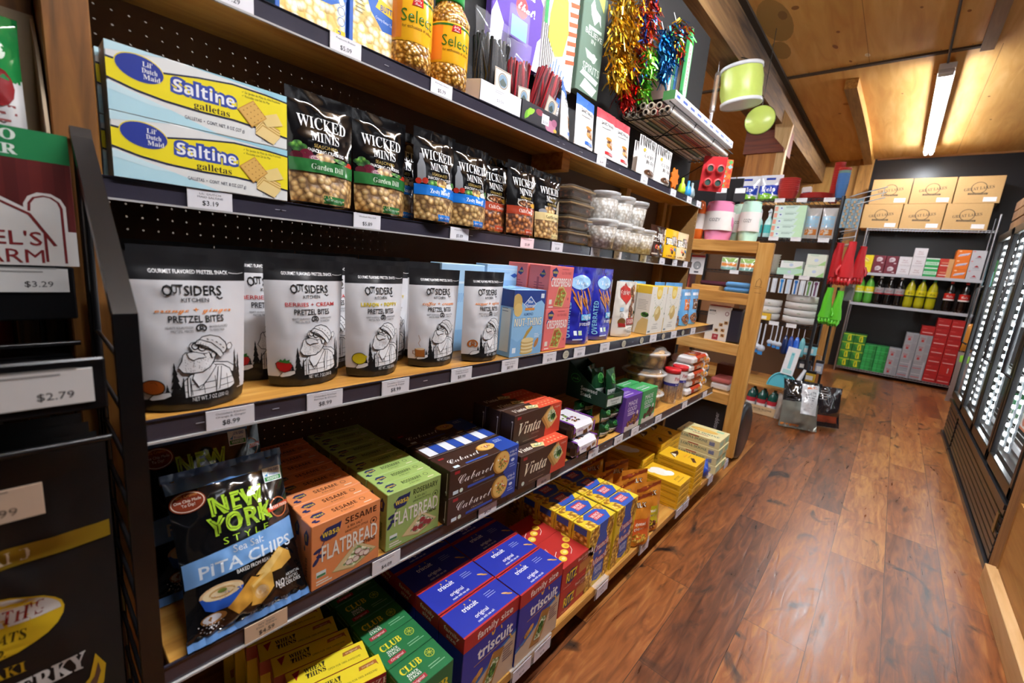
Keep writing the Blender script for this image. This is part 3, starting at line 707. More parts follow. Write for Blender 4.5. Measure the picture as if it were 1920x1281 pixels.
# things between the soda rack and the coolers
bo = empty('broom', (1.86, 7.95, 0)); MB().tube([(.05, .2, .1), (.0, .1, 1.75)], .016, M('#1f7a35', 'gloss')).build('handle', bo); MB().cbox(-.03, .1, 0, .13, .3, .14, M('#333333', 'matte'), .01).build('brush_head', bo)
tag(bo, 'broom with a green handle leaning beside the soda rack', 'broom')
simple('cleaning_jug', MB().lathe([(0, 0), (.1, 0), (.11, .03), (.1, .2), (.05, .3), (.03, .34), (0, .34)], M('#8fd3de', 'plastic'), 16), 'light blue plastic jug hanging right of the soda rack', 'jug', (1.95, 8.3, 1.38))
struct('trim_jug_ledge', MB().box(1.84, 8.18, 1.35, 2.1, 8.75, 1.38, BLK))
def sack(n, w, h, d, c, lab, loc, rz, art=None, ty=0, cat='bag'):
    o = pouch(n, w, h, d, M(c, 'film'), art, 'pillow', nx=10, nz=12, seed=rnd.random()*9, wr=.006); o.location = loc; o.rotation_euler = (0, ty, rz); return tag(o, lab, cat)
sack('paper_bag', .22, .34, .1, '#d08a33', 'orange paper bag standing on a bundle beside the soda rack', (1.82, 7.65, .62), -PI/2)
sack('plastic_bag', .3, .62, .2, '#9a8a86', 'clear bundle of crumpled bags with a green tag between rack and cooler', (1.84, 7.5, 0), -PI/2, Art('film').R(2, 50, 18, 8, '#8bd13c').lines(6, 10, 14, 6, 4, 1, '#cfd4de').R(16, 12, 6, 7, '#3a59b5'))
# ------------------------------------------------------------------ soda rack at the back wall
WX0, WX1, WY = .5, 1.79, 8.27
rk = empty('wire_rack', (WX0, WY, 0)); rk_w = WX1-WX0
CH = M('#c9ccd2', 'metal')
ZR = (.08, 1.055, 1.5, 2.13)
for x in (0, rk_w):
    for y in (0, .44): MB().tube([(x, y, .0), (x, y, 2.33 if x else 2.125)], .0125, CH, 10).build('post', rk)
for z in ZR:
    s = MB(); s.box(-.005, -.006, z-.03, rk_w+.005, .0, z-.022, CH).box(-.005, -.006, z-.006, rk_w+.005, .0, z, CH)
    for i in range(40): x = rk_w*i/39; s.tube([(x, -.003, z-.026), (x+.5*rk_w/39, -.003, z-.003)], .003, CH, 4, False)
    for i in range(40): x = rk_w*i/39; s.tube([(x, 0, z-.003), (x, .45, z-.003)], .0025, CH, 4, False)
    if z in ZR[1:3]: s.box(-.005, -.012, z-.035, rk_w+.005, -.008, z+.004, M('#c3c5cb', 'satin'))
    s.build('wire_shelf', rk)
tag(rk, 'chrome wire rack of soda cartons and bottles against the black back wall', 'rack')
def back(k, x, z, lab, y=WY+.01, **kw): put(k, x, y, z, lab, rz=-PI/2, **kw)
@kind('carton', 'cardboard cartons on top of the soda rack')
def shipping_box():
    a = Art('paper').ring(21, 19, 7, 7, .7, '#4a3a26').T('GREAT LAKES', 21, 18.5, 3.6, '#4a3a26', 27, 's', rot=.14).R(12, 10.6, 18, 2.2, '#4a3a26').T('POTATO CHIPS', 21, 11.7, 1.1, '#c29a62', 15)
    mb = carton('shipping_box', .425, .335, .4, M('#c79e64', 'paper'), a, c=.003, fin=False); mb.box(-.2, -.2125, .335, -.198, .2125, .3355, M('#b58b50', 'paper')); o = mb.build('shipping_box')
    MB().box(.0, .06, .02, .0012, .18, .075, M('#f2f0ee', 'paper')).build('shipping_label', o); return o
for r in range(2):
    for c in range(3):
        back('shipping_box', .618+c*.436+(.04 if r else 0), ZR[3]+r*.337, 'brown logo carton above the sodas, %s from the left in the %s row' % (nth(c), ('lower', 'upper')[r]))
def soda12(nm, col, deco):
    def f():
        e = carton('soda_carton', .135, .125, .28, M(col), deco, c=.002); return e
    BUILD[nm] = (f, 'soda carton', None)
soda12('c_yellow', '#f2d91c', Art().E(6, 6, 4, 2.5, '#f7ec7a', rot=-.7).L_([(3, 8.5), (9, 4)], .8, '#e06a4a'))
soda12('c_maroon', '#6e1d2e', Art().E(6.7, 7.4, 3.4, 3.2, '#d8ccd0').E(5, 6.2, 1.6, 2.4, '#c2aeb4').T('Dr', 6.7, 7.4, 1.6, '#6e1d2e', 2.6, 's').R(9, 2, 2.6, 1.2, '#d8ccd0'))
soda12('c_white', '#e4e0e2', Art().T('Diet', 6.7, 7.6, 2, '#9a5258', 5, 'c').T('soda', 6.7, 5, 1.8, '#9a5258', 7, 'c').R(1, 1, 11.5, .5, '#b9aeb2'))
soda12('c_green', '#2aa554', Art().R(0, 3.4, 13.5, 4, '#d8eedd').T('GINGER', 6.7, 5.4, 2.2, '#2aa554', 11, 'b').R(0, 11, 13.5, 1.5, '#e6f4e9'))
soda12('c_redtan', '#c23524', Art().R(8.5, 0, 5, 12.5, '#d8a36a').R(1, 3, 8, 1.1, '#f0dcd0').T('CREAM', 5, 7, 1.8, '#e9b48c', 6, 'b'))
soda12('c_orange', '#ee7a1c', Art().P([(1.5, 3.5), (11, 6), (12.5, 9), (3, 6.6)], '#e4dbe6').T('Orange', 7, 6.4, 1.9, '#3d5fb0', 8.5, 'c', rot=.22).E(3, 10.6, 1.4, .9, '#f7c79a'))
soda12('c_silver', '#c9c8cc', Art().P([(5, 3.5), (9.5, 3.5), (8.6, 5), (7.2, 6.2), (6, 4.8)], '#a3262a').R(1, 10.3, 2, 1.4, '#d98a8f').R(4, 2, 6, .6, '#8a8a90'))
soda12('c_coke', '#b81f1e', Art().R(1.5, 3.2, 10.5, 1.2, '#e9b7b1').R(1, 9, 4.5, .5, '#d77570').R(0, 11.2, 13.5, .3, '#8d1413'))
soda12('c_coke_side', '#c0261f', Art().R(8, 3, 1.2, 7, '#e9b7b1'))
soda12('c_diet', '#a9aaaf', Art().T('Diet', 4.4, 7.6, 2.4, '#b9403d', 4.6, 's').R(3, 2.5, 2.8, 3.4, '#b9403d').R(8, 1, 5, 10.5, '#9b9ca2'))
soda12('c_diet_end', '#9fa0a6', Art().R(1, 7, 11, .8, '#d0d0d4').R(1, 2.5, 11, 1, '#c25a58').R(10.5, 0, 1.6, 12.5, '#bcbcc2'))
soda12('c_lime', '#22903f', Art().R(1, .5, 3.6, 11.5, '#2fae52').R(6, .5, 3.6, 11.5, '#2ba54b').R(10.4, .5, 2, 11.5, '#1d7f36').R(0, 5, 13.5, .5, '#5cc878'))
soda12('c_dew', '#2b7a2c', Art().P([(2, 9), (8, 1), (11, 3), (5, 11.5)], '#48a032').P([(6, 2), (10.5, 2), (9.5, 11), (5.8, 10)], '#e8df1e').R(7, 3, 1.2, 6, '#2b7a2c').R(0, 11, 13.5, 1.5, '#b9d335'))
def stacks(seq, z0, x, dx, nm):
    for ci, col in enumerate(seq):
        for i, (k, what) in enumerate(col):
            lvl = 'bottom one' if i == 0 else 'top one' if i == len(col)-1 else '%s from bottom' % nth(i)
            back(k, x+ci*dx, z0+i*.126, '%s, %s, %s column from left, %s' % (what, lvl, nth(ci), nm), grp='soda cartons on the '+nm)
Yc, Mc, Wc, Gc, Rc, Oc, Sc = [(a, b) for a, b in (('c_yellow', 'yellow soda carton'), ('c_maroon', 'maroon soda carton'), ('c_white', 'white diet soda carton'), ('c_green', 'green and white soda carton'), ('c_redtan', 'red and tan soda carton'), ('c_orange', 'orange soda carton'), ('c_silver', 'silver soda carton'))]
stacks([[Yc]*2, [Mc]*2, [Mc]*2, [Wc]*2, [Wc]*3, [Gc]*2, [Rc]*2, [Oc]*3, [Sc]*3], ZR[2], .583, .1395, 'upper soda shelf')
K_, KS_, D_, DE_, L_, W_ = ('c_coke', 'red cola carton'), ('c_coke_side', 'red cola carton turned sideways'), ('c_diet', 'silver diet cola carton'), ('c_diet_end', 'plain silver cola carton'), ('c_lime', 'green lemon-lime carton'), ('c_dew', 'green and yellow citrus soda carton')
stacks([[W_]*4, [W_]*4, [L_]*3, [L_]*3, [D_]*3, [DE_, DE_, D_, D_, D_], [DE_, DE_, D_, D_, D_, K_], [K_]*7, [K_, KS_]+[K_]*5], ZR[0], .584, .139, 'lowest soda shelf')
def bottle2(nm, body, cap, lb, band, txt):
    def f():
        e = empty('soda_bottle')
        b = MB(); b.lathe([(0, .004), (.035, 0), (.05, .012), (.053, .05), (.05, .1), (.053, .15), (.053, .2), (.04, .255), (.016, .295), (.014, .31)], body, 18); b.build('bottle_body', e)
        MB().cyl((0, 0, .305), .0165, .024, M(cap, 'plastic'), 14).build('cap', e)
        l = MB(); l.lathe([(.0545, .125), (.0545, .2)], M(lb, 'gloss'), 18); l.lathe([(.0548, .125), (.0548, .14)], M(band, 'gloss'), 18)
        Art('gloss').T(txt, 0, 0, 2.6, band, 6.5, 'c').place(l, lambda x, y, z: (.055*math.cos(x/.055)+z, .055*math.sin(x/.055), .17+y)); l.build('label', e); return e
    BUILD[nm] = (f, 'soda bottle', 'large soda bottles on the middle shelf')
bottle2('b_lime', M('#57a83a', 'film'), '#e6d91f', '#e8dc22', '#dff0cf', 'Squirt'); bottle2('b_dark', M('#120b0a', 'film'), '#d8d4d0', '#a9a4a6', '#a3343a', 'diet')
bottle2('b_yel', M('#b9b417', 'film'), '#2c8a4a', '#dfd321', '#3c4c22', 'Melo'); bottle2('b_cola', M('#140a08', 'film'), '#c22a24', '#c2281f', '#f2e4de', 'Cola')
seq = [('b_lime', 'green two-litre soda bottle with yellow label')]*2+[('b_dark', 'dark two-litre soda bottle with grey label')]*3+[('b_yel', 'yellow-green two-litre soda bottle')]*3+[('b_cola', 'dark cola bottle with red label')]*2
XS = (.572, .684, .797, .909, 1.021, 1.135, 1.25, 1.365, 1.535, 1.68)
for i, (k, l) in enumerate(seq): back(k, XS[i], ZR[1], '%s, %s from the left on the bottle shelf' % (l, nth(i)), y=WY+.08, s=(1.02, 1.02, 1.24))
# ------------------------------------------------------------------ food pictures used on packs
CRK = lumps('oyster_crackers', ['#e0c890', '#c0975a', '#6b4a24'], 74, .45, .6, .1)
CRKR = lumps('chili_crackers', ['#d39a58', '#a5602e', '#4a2412'], 76, .4, .8, .2)
POPC = lumps('popcorn_heap', ['#fffef6', '#faeec4', '#dfba66'], 70, .6, .5)
KERN = lumps('corn_kernels', ['#f7d794', '#e2a640', '#8c5814'], 120, .22, .8, .6)
SALAD = lumps('salad_topping', ['#e3d08a', '#7c9c3a', '#b5522c'], 90, .5, .3)
CHOC = lumps('chocolates', ['#6b3a22', '#3a1c10', '#150a06'], 34, .2, .8, .6)
MINT = lumps('white_sweets', ['#ffffff', '#ece8df', '#b9afa0'], 72, .4, .8, .2)
COOK = lumps('cookies', ['#e0b878', '#b98748', '#57371a'], 26, .6, .6)
CLUST = lumps('clusters', ['#fbe289', '#e9b842', '#a06e1c'], 75, .4, .6)
NUTS = lumps('nut_mix', ['#e5b777', '#9b5b2c', '#47200e'], 110, .4, .6)
SLAW = lumps('radish_topping', ['#f6f2e4', '#dfe3c2', '#7f9a58'], 120, .5, .4)
FIG = lumps('fig_topping', ['#b04a3a', '#e7dfc8', '#6a7c3a'], 110, .5, .4)
PLANT = lumps('leaf_heap', ['#8dc44c', '#3c7d2a', '#173d12'], 80, .5, .4)
def wheat(a, x, y, s, c):
    for i in range(4):
        for sg in (-1, 1): a.E(x+sg*.32*s+i*.05*s, y-i*.55*s, .42*s, .2*s, c, 8, rot=sg*.9+.3)
    a.L_([(x, y+.5*s), (x+.15*s, y-2.3*s)], .12*s, c)
# ------------------------------------------------------------------ shelf B
@kind('cracker box', 'saltine cracker boxes')
def saltine():
    W, H = 27.2, 10.1; a = Art()
    top = [(0, .25), (.13, .275), (.265, .265), (.45, .17), (.645, .10), (.85, .11), (1, .14)]; bot = [(0, .52), (.13, .61), (.265, .66), (.45, .685), (.645, .68), (.85, .72), (1, .77)]
    a.P([(0, 0), (W*.55, 0), (W*.3, H*.2), (0, H*.42)], '#b9dfe9').P([(0, H*.42), (W*.3, H*.2), (W*.2, H*.2), (0, H*.3)], '#cfe8ee').P([(W*.35, H), (W, H), (W, H*.88), (W*.75, H*.96)], '#9fd0de').P([(0, H), (W*.3, H), (0, H*.86)], '#c5e4ec')
    for e, c in ((.03, '#191a3a'), (0, '#f0dc22')):
        a.P([(u*W, H*(1-f-e)) for u, f in bot]+[(u*W, H*(1-f+e)) for u, f in top[::-1]], c)
    a.E(4.2, 7.2, 3.25, 2.1, '#e9d23a', 28, rot=-.12).E(4.2, 7.2, 3.1, 1.95, '#27378f', 28, rot=-.12)
    for i, s in enumerate(("Lil'", 'Dutch', 'Maid')): a.T(s, 5.2+.25*i, 8.1-.95*i, .75, '#f4f2ee', 1.3+.55*min(i, 1)+.2*i, 's')
    a.T('Saltine', 13.2, 6.25, 1.9, '#f3f2f2', 9.3, 'b', out='#33469c', ow=.15).T('galletas', 14.2, 3.95, 1.15, '#3a2c18', 5.6, 's')
    for i, s in enumerate(('✓ Sin Jarabe de Maiz de Alta Fructosa', '✓ Rociadas con Sal de Mar')): a.T(s, 19.1, 8.5-.65*i, .42, '#35301c', 6.8-1.9*i, al='l')
    a.T('GALLETAS  •  CONT. NET. 8 OZ (227 g)', 10, 1.55, .55, '#2b3146', 9.4, al='l', bold=.006).T('2 PAQUETES', 22.4, .75, .5, '#2b3146', 2.6, al='l')
    for i in range(6): a.P([(21.3, 2.9-.25*i), (24.6, 1.6-.25*i), (25.9, 3.3-.25*i), (22.6, 4.6-.25*i)], ('#c79a4a', '#edd08c')[i % 2])
    a.P([(22.2, 5), (25.2, 6.3), (26.4, 4.3), (23.4, 3.3)], '#e9cd84').P([(18.3, 5.3), (21, 7.5), (23.4, 4.9), (20.7, 2.6)], '#c78f3e').P([(18.5, 5.3), (21, 7.3), (23.2, 4.9), (20.7, 2.8)], '#dcae5c')
    for i in range(4):
        for j in range(4): a.E(19.3+i*.62+j*.62, 5.3-i*.56+j*.52, .13, .1, '#a56f28', 6)
    l = Art().R(0, 0, 5.5, 10, '#cfd9dc').R(.6, 1.2, .5, 7, '#9aa6aa').P([(4, 0), (5.5, 0), (5.5, 10), (4.2, 10)], '#b4d3dd').R(3, 5, .25, 3, '#77797a')
    return carton('saltine_box', W/100, H/100, .055, M('#e4e3df'), a, None, l)
for r in range(2):
    put('saltine', .006-r*.001, .262, ZS['B']+.0016+r*.1025, 'white and yellow saltine cracker box, %s one of the front pair on the second shelf' % ('lower', 'upper')[r])
    put('saltine', -.054, .257, ZS['B']+.0016+r*.1025, 'saltine cracker box standing right behind the %s front saltine box' % ('lower', 'upper')[r])
    put('saltine', -.112, .25, ZS['B']+.0016+r*.098, '%s saltine cracker box at the very back, farthest behind the front pair' % ('lower', 'upper')[r])
def wicked(nm, band, flavor, heap, ink, fl_ink, extra):
    def f():
        W, H = 15.2, 24; a = Art('gloss')
        a.T('WICKED', 7.6, 17.6, 2.5, '#e9e7e4', 11.2, 's').T('MINIS', 7.9, 14.7, 2.0, '#e9e7e4', 6.6, 's')
        a.T('SEASONED', 7.9, 12.7, .75, '#b79a52', 5.6).T('SNACKING CRACKERS', 8, 11.6, .75, '#eeeae6', 8.6, bold=.01)
        extra(a)
        a.R(.05, .3, W-.1, 6.8, heap).R(.03, 6.9, W-.06, 2.7, band).T(flavor, 8, 8.2, 1.15, fl_ink, 7.6, 's').R(6.6, .5, 5.4, 1.7, band).T('NET WT. 6 OZ (170g)', 9.3, 1.35, .5, fl_ink, 4.2)
        return pouch('snack_pouch', W/100, H/100, .065, M('#0e0d0e', 'film'), a, seed=len(nm), wr=.0024, taper=.06, parts=((.9, 1, 'seal_strip'),), maxe=.008)
    BUILD[nm] = (f, 'snack pouch', 'seasoned cracker pouches on the second shelf')
def veg(a):
    for x, y in ((.9, 12), (1.8, 12.6), (2.7, 12), (1.5, 11.4), (3, 11.2)): a.E(x, y, .9, .6, PLANT, 9)
    a.E(3.4, 10.3, 1.4, 1.3, '#6d2134', 16).E(1.5, 10, 1.2, 1, '#4f1a25', 14).E(5.2, 9.9, 1.4, .7, '#8f5a6c', 14).ring(5.2, 9.9, 1, .45, .12, '#dfc6cb').ring(5.2, 9.9, .6, .25, .1, '#dfc6cb')
    a.E(7.6, 10.4, 2.4, 1, CRK, 14).E(11.5, 10.2, 2.4, .5, PLANT, 10, rot=-.1).E(14, 9.9, .9, .8, '#b8301f', 12).E(12.9, 9.4, .8, .5, '#c8492f', 10)
def ranch(a):
    a.P([(.9, 10), (3, 10), (3, 14.5), (2.5, 16), (2.5, 17.5), (1.5, 17.5), (1.5, 16), (.9, 14.5)], '#8c8e92').E(1.2, 10.4, .8, .8, '#b23325', 10).E(2.9, 10.6, .9, .8, '#b23325', 10)
    a.E(5.2, 10.2, 1.7, .9, PLANT, 10).E(8.6, 10.5, 2.2, 1.2, CRK, 14).E(12, 10.2, 1.6, .9, '#e8e6da', 12).E(13.6, 10.9, 1.2, .7, PLANT, 10).E(9, 9.8, 1, .5, '#d9b54a', 10)
def bowl(a):
    a.E(8.5, 10.6, 5, 1.5, '#c9bfae', 20).E(8.5, 10.7, 4.5, 1.2, '#3a2314', 20).E(8, 10.7, 3.4, .8, NUTS, 16).E(12.4, 10.6, 1.8, .8, '#dba13c', 10).P([(5.5, 9.4), (11.5, 9.4), (10, 8.9), (7, 8.9)], '#9a9082')
def cheese(a):
    a.P([(10.4, 9.6), (14.6, 9.6), (14.6, 15), (13, 14.6), (11.2, 12)], '#a99b82').E(6.6, 10.6, 3, 1.5, CRK, 14).E(3, 10, 1.8, .9, '#8b8d92', 12).P([(6, 15), (12, 15), (9, 13.4)], '#54431e')
wicked('w_dill', '#2c6b35', 'Garden Dill', CRK, 0, '#d8e6d0', veg); wicked('w_ranch', '#1f6fc4', 'Zesty Ranch', CRK, 0, '#eef2f6', ranch)
wicked('w_chili', '#9c3b24', 'Chili Cheese', CRKR, 0, '#ecd9cc', bowl); wicked('w_garlic', '#d9c48a', 'Garlic Parm', CRK, 0, '#3b3220', cheese)
zb = ZS['B']+.0016
put('w_dill', -.03, .488, zb, 'black snack pouch with green band, nearest one beside the saltines', ty=-.05)
put('w_dill', -.035, .642, zb, 'black snack pouch with green band, second one from the saltines', ty=-.05)
put('w_ranch', -.1, .735, zb, 'dark blue-banded snack pouch standing back in the gap after the green pair', ty=-.05)
put('w_ranch', -.012, .797, zb, 'black snack pouch with blue band, nearest of the blue ones', ty=-.04, s=(1, .95, 1))
put('w_ranch', -.012, .93, zb, 'black snack pouch with blue band, partly behind the nearer blue one', ty=-.04, s=(1, .95, .97))
put('w_chili', -.06, 1.075, zb, 'black snack pouch with red band, half hidden behind its red neighbour', ty=-.05)
put('w_chili', -.02, 1.18, zb, 'black snack pouch with red band standing in front', ty=-.05)
put('w_garlic', -.03, 1.345, zb, 'black snack pouch with cream band beside the wooden upright', ty=-.06)
put('w_chili', -.13, 1.2, zb, 'black snack pouch at the back, behind the red-banded front one', ty=-.05)
@kind('clamshell tray', 'clamshell trays of dark chocolates')
def clamshell():
    e = empty('clamshell_tray'); b = MB()
    b.cbox(-.125, -.075, .004, -.002, .075, .036, CHOC, .008); b.build('chocolates', e)
    c = MB(); c.cbox(-.13, -.08, 0, .0, .08, .04, clear('clam_plastic', '#d9cfc2', .05, .07), .008); c.cbox(-.135, -.085, .038, .004, .085, .046, clear('clam_rim', '#b99a70', .2, .45), .002); c.cbox(-.125, -.075, .046, -.004, .075, .056, clear('clam_plastic'), .006); c.build('clear_shell', e)
    return e
for ci, y in enumerate((1.525, 1.66)):
    for i in range(4): put('clamshell', .0-.075*ci, y+.04*ci, zb+i*.0565, 'clear tray of dark chocolates, %s from the shelf in the %s stack' % (nth(i), ('near', 'far')[ci]))
@kind('candy tub', 'clear tubs of white sweets')
def tub():
    e = empty('candy_tub'); MB().lathe([(0, .003), (.052, .003), (.062, .088), (0, .094)], MINT, 20).build('sweets', e)
    b = MB(); b.lathe([(.0, 0), (.055, 0), (.066, .105), (.069, .106)], clear('tub_plastic', '#ffffff', .06, .22), 20); b.build('clear_tub', e)
    l = MB(); l.lathe([(.069, .1), (.072, .1), (.072, .116), (.066, .118), (0, .118)], clear('tub_lid', '#ffffff', .1, .32), 20); l.build('lid', e); return e
for i, y in enumerate((1.64, 1.785, 1.925, 2.065)): put('tub', (.01, .0, -.01, -.01)[i], y+.04, zb, 'clear tub of white sweets, %s in the lower row past the chocolates' % nth(i))
for i, y in enumerate((1.75, 1.895, 2.04)): put('tub', -.04, y, zb+.1185, 'clear tub of white sweets, %s in the upper row above the others' % nth(i), s=(1, 1, 1.05))
def candy(nm, col, ink, lab_):
    def f():
        a = Art('gloss').R(0, 0, 17, 15, col).T('milk', 8.5, 9.8, 4.2, '#f6f2ea', 14, 's', bold=.02, out='#3a2415', ow=.08)
        for x, y, c in ((6, 5, '#e7472b'), (8.3, 4.6, '#f2a21f'), (10.4, 5.3, '#2e6ac2'), (12.6, 4.9, '#58a43a'), (7.2, 3.5, '#3a241a'), (13.8, 3.6, '#2b55b0')): a.E(x, y, 1.25, 1.1, c, 14).E(x-.3, y+.3, .3, .2, '#ffffff', 8)
        a.R(2, 1, 5, .7, ink).R(10, 1, 4, .7, ink)
        return pouch('candy_pouch', .182, .158, .05, M(col, 'gloss'), a, seed=len(nm), taper=.03, parts=((.9, 1, 'seal_strip'),), maxe=.02, nx=10, nz=14)
    BUILD[nm] = (f, 'candy pouch', 'candy pouches at the end of the second shelf')
candy('m_dark', '#3a1d12', '#cdb8a4', ''); candy('m_yel', '#f4bd15', '#8a4a12', ''); candy('m_cream', '#f0d9a8', '#b07a30', '')
put('m_dark', -.0, 2.265, zb, 'dark brown candy pouch beside the white sweets tubs'); put('m_yel', -.0, 2.46, zb, 'yellow candy pouch between the dark and the cream ones'); put('m_cream', -.01, 2.65, zb, 'cream and yellow candy pouch at the far end by the perforated panel')
put('m_cream', -.07, 2.5, zb, 'candy pouch standing behind the yellow one', s=(1, 1, 1.04))
# ------------------------------------------------------------------ shelf C: pretzel pouches
def pretzel_icon(a, x, y, r, c, wd=.28):
    pts = [(x+r*1.0*math.sin(t)*(1 if abs(t) < 2.6 else 1), y-.1*r+r*.9*math.cos(t)) for t in [-2.4+4.8*i/18 for i in range(19)]]
    a.L_(pts, wd*r, c); a.L_([pts[0], (x+.35*r, y+.15*r), (x+.12*r, y+.75*r)], wd*r, c); a.L_([pts[-1], (x-.35*r, y+.15*r), (x-.12*r, y+.75*r)], wd*r, c)
def man(a):
    """line drawing: bearded hiker in a knitted hat, seen from the side, looking up (pixels of the crop)"""
    K, Wt = '#161616', '#dedcdc'
    def outl(pts, c=Wt, w=5): a.P(pts, c); a.L_(pts, w, K, True)
    def tree(x, yb, h, w):
        p = []; n = 5
        for i in range(n): p += [(x+w*(.15+.85*i/n)*.5, yb-h+h*(i+.7)/n), (x+w*(.1+.5*i/n)*.5, yb-h+h*(i+.75)/n)]
        a.P([(x, yb-h)]+p+[(x+w*.5, yb), (x-w*.5, yb)]+[(2*x-q[0], q[1]) for q in p[::-1]], K)
    a.P([(975, 920), (1000, 905), (1040, 880), (1080, 890), (1120, 880), (1160, 800), (1400, 760), (1430, 800), (1432, 985), (975, 985)], K)
    for x, y, h, w in ((1115, 900, 190, 70), (1150, 900, 110, 50), (1078, 905, 80, 40), (1418, 900, 240, 40), (1437, 900, 210, 40)): tree(x, y, h, w)
    # pack and shirt
    outl([(1300, 722), (1375, 735), (1412, 765), (1405, 800), (1330, 770), (1290, 750)])
    outl([(1150, 905), (1150, 815), (1175, 790), (1195, 770), (1290, 735), (1345, 745), (1385, 775), (1410, 850), (1412, 875), (1385, 890), (1330, 895), (1170, 905)])
    for x in (1180, 1240, 1300, 1365): a.L_([(x, 800), (x+6, 895)], 2.5, K)
    for y in (830, 866): a.L_([(1152, y+6), (1290, y), (1405, y-6)], 2.5, K)
    outl([(1320, 752), (1338, 752), (1322, 880), (1304, 885)], Wt, 4); outl([(1168, 800), (1180, 796), (1178, 898), (1165, 900)], Wt, 4)
    outl([(1200, 775), (1235, 760), (1295, 728), (1310, 745), (1262, 815), (1240, 840), (1215, 850), (1190, 800)], Wt, 4); a.L_([(1190, 800), (1222, 868), (1262, 815)], 4, K)
    # beard, face
    outl([(1130, 735), (1148, 700), (1155, 668), (1168, 655), (1185, 660), (1200, 640), (1235, 640), (1275, 655), (1300, 650), (1312, 680), (1300, 715), (1280, 745), (1240, 770), (1190, 772), (1150, 765)])
    outl([(1185, 620), (1196, 604), (1215, 600), (1232, 590), (1318, 660), (1312, 690), (1290, 700), (1278, 662), (1262, 668), (1230, 665), (1200, 650), (1192, 640)], Wt, 4)
    outl([(1172, 660), (1190, 650), (1215, 655), (1248, 668), (1262, 690), (1225, 690), (1200, 700), (1180, 685)], Wt, 4)   # moustache
    a.ring(1246, 633, 19, 18, 5, K, 16).ring(1212, 622, 15, 17, 5, K, 16).L_([(1265, 635), (1300, 655)], 4, K).E(1242, 630, 5, 4, K, 8).L_([(1222, 612), (1236, 612)], 4, K).L_([(1195, 640), (1184, 650), (1196, 655)], 4, K)
    outl([(1286, 672), (1300, 662), (1312, 672), (1308, 692), (1292, 698)], Wt, 4)
    # hat
    outl([(1215, 612), (1228, 590), (1248, 572), (1285, 565), (1330, 580), (1362, 615), (1372, 650), (1360, 672), (1340, 680)])
    outl([(1213, 612), (1222, 590), (1240, 588), (1290, 610), (1335, 655), (1350, 685), (1332, 700), (1310, 668), (1270, 632), (1232, 612)])
    for i in range(9): a.L_([(1228+i*11, 592+i*8+i*i*.3), (1224+i*11, 606+i*8+i*i*.3)], 2, K)
    for x, y in ((1268, 585), (1290, 592), (1312, 605), (1332, 622), (1346, 642)): a.L_([(x, y), (x+9, y+6)], 3.5, K)
    outl([(1368, 640), (1376, 625), (1392, 622), (1400, 640), (1392, 660), (1374, 660)], Wt, 4)
    rr = random.Random(5)
    for i in range(46): x, y = 1160+rr.random()*120, 690+rr.random()*70; a.L_([(x, y), (x+3, y+6)], 1.8, '#55524f')
    outl([(1000, 905), (1020, 880), (1045, 872), (1090, 868), (1092, 890), (1060, 905), (1010, 915)], Wt, 3.5)
def pretz(nm, flavor, col, f, deco, w=.158):
    def g():
        a = Art('satin', px=(945, 982, 15.8/540.0))
        K = '#1a1a1a'
        man(a); deco(a)
        a.T('GOURMET FLAVORED PRETZEL SNACK', 1225, 222, 20, '#e2e0df', 345, bold=.008)
        a.L_([(1402, 222), (1425, 226), (1450, 226), (1474, 220)], 3, '#e2e0df')
        a.T('O', 1118, 322, 58, K, 42, bold=.012).T('UT', 1160, 316, 44, K, 46, bold=.012).T('SIDERS', 1275, 322, 52, K, 170, bold=.012).L_([(1138, 293), (1185, 293)], 6, K).L_([(1335, 355), (1350, 368), (1365, 362)], 6, K)
        a.T('KITCHEN', 1236, 374, 22, K, 122, bold=.004)
        a.T(flavor, 1232, 426, 26 if f != 'c' else 27, col, 345, f, bold=.006)
        a.T('PRETZEL BITES', 1237, 476, 36, K, 250, bold=.012)
        for i, (l, r_) in enumerate((('HEARTY SOURDOUGH', 'BROKEN+FLAVORED'), ('PRETZEL PIECES', 'TO PERFECTION'))):
            a.T(l, 1213, 522+i*20, 13, '#4b4a4a', 118-i*22, al='r').T(r_, 1288, 520+i*20, 13, '#4b4a4a', 92-i*18, al='l')
        pretzel_icon2(a, 1250, 528, 22, K)
        a.T('NET WT. 7 OZ (200 G)', 1278, 918, 22, '#d8d6d6', 190)
        return pouch('pretzel_pouch', w, .25, .075, M('#d4d2d4', 'satin'), a, seed=len(nm)*1.7, wr=.0016, taper=.09, bands=((0, .085, M('#121212', 'satin')),), parts=((.835, 1, 'black_header'),), maxe=.007, lift=.00014)
    def g2():
        o = g()
        for c in o.children:
            c.data.materials.clear(); c.data.materials.append(M('#202022', 'satin'))
        return o
    BUILD[nm] = (g2, 'pretzel pouch', 'white pretzel pouches with black headers')
def pretzel_icon2(a, x, y, r, c):
    s = -1
    pts = [(x+r*math.sin(t), y-s*(-.1*r)-r*.9*math.cos(t)) for t in [-2.4+4.8*i/18 for i in range(19)]]
    a.L_(pts, .3*r, c); a.L_([pts[0], (x+.35*r, y-.1*r), (x+.12*r, y-.75*r)], .3*r, c); a.L_([pts[-1], (x-.35*r, y-.1*r), (x-.12*r, y-.75*r)], .3*r, c)
def d_orange(a): a.E(1022, 840, 46, 40, '#a4501a', 20).ring(1022, 840, 46, 40, 5, '#2a1a10').L_([(1010, 815), (1030, 812), (1040, 830)], 3, '#6b3210')
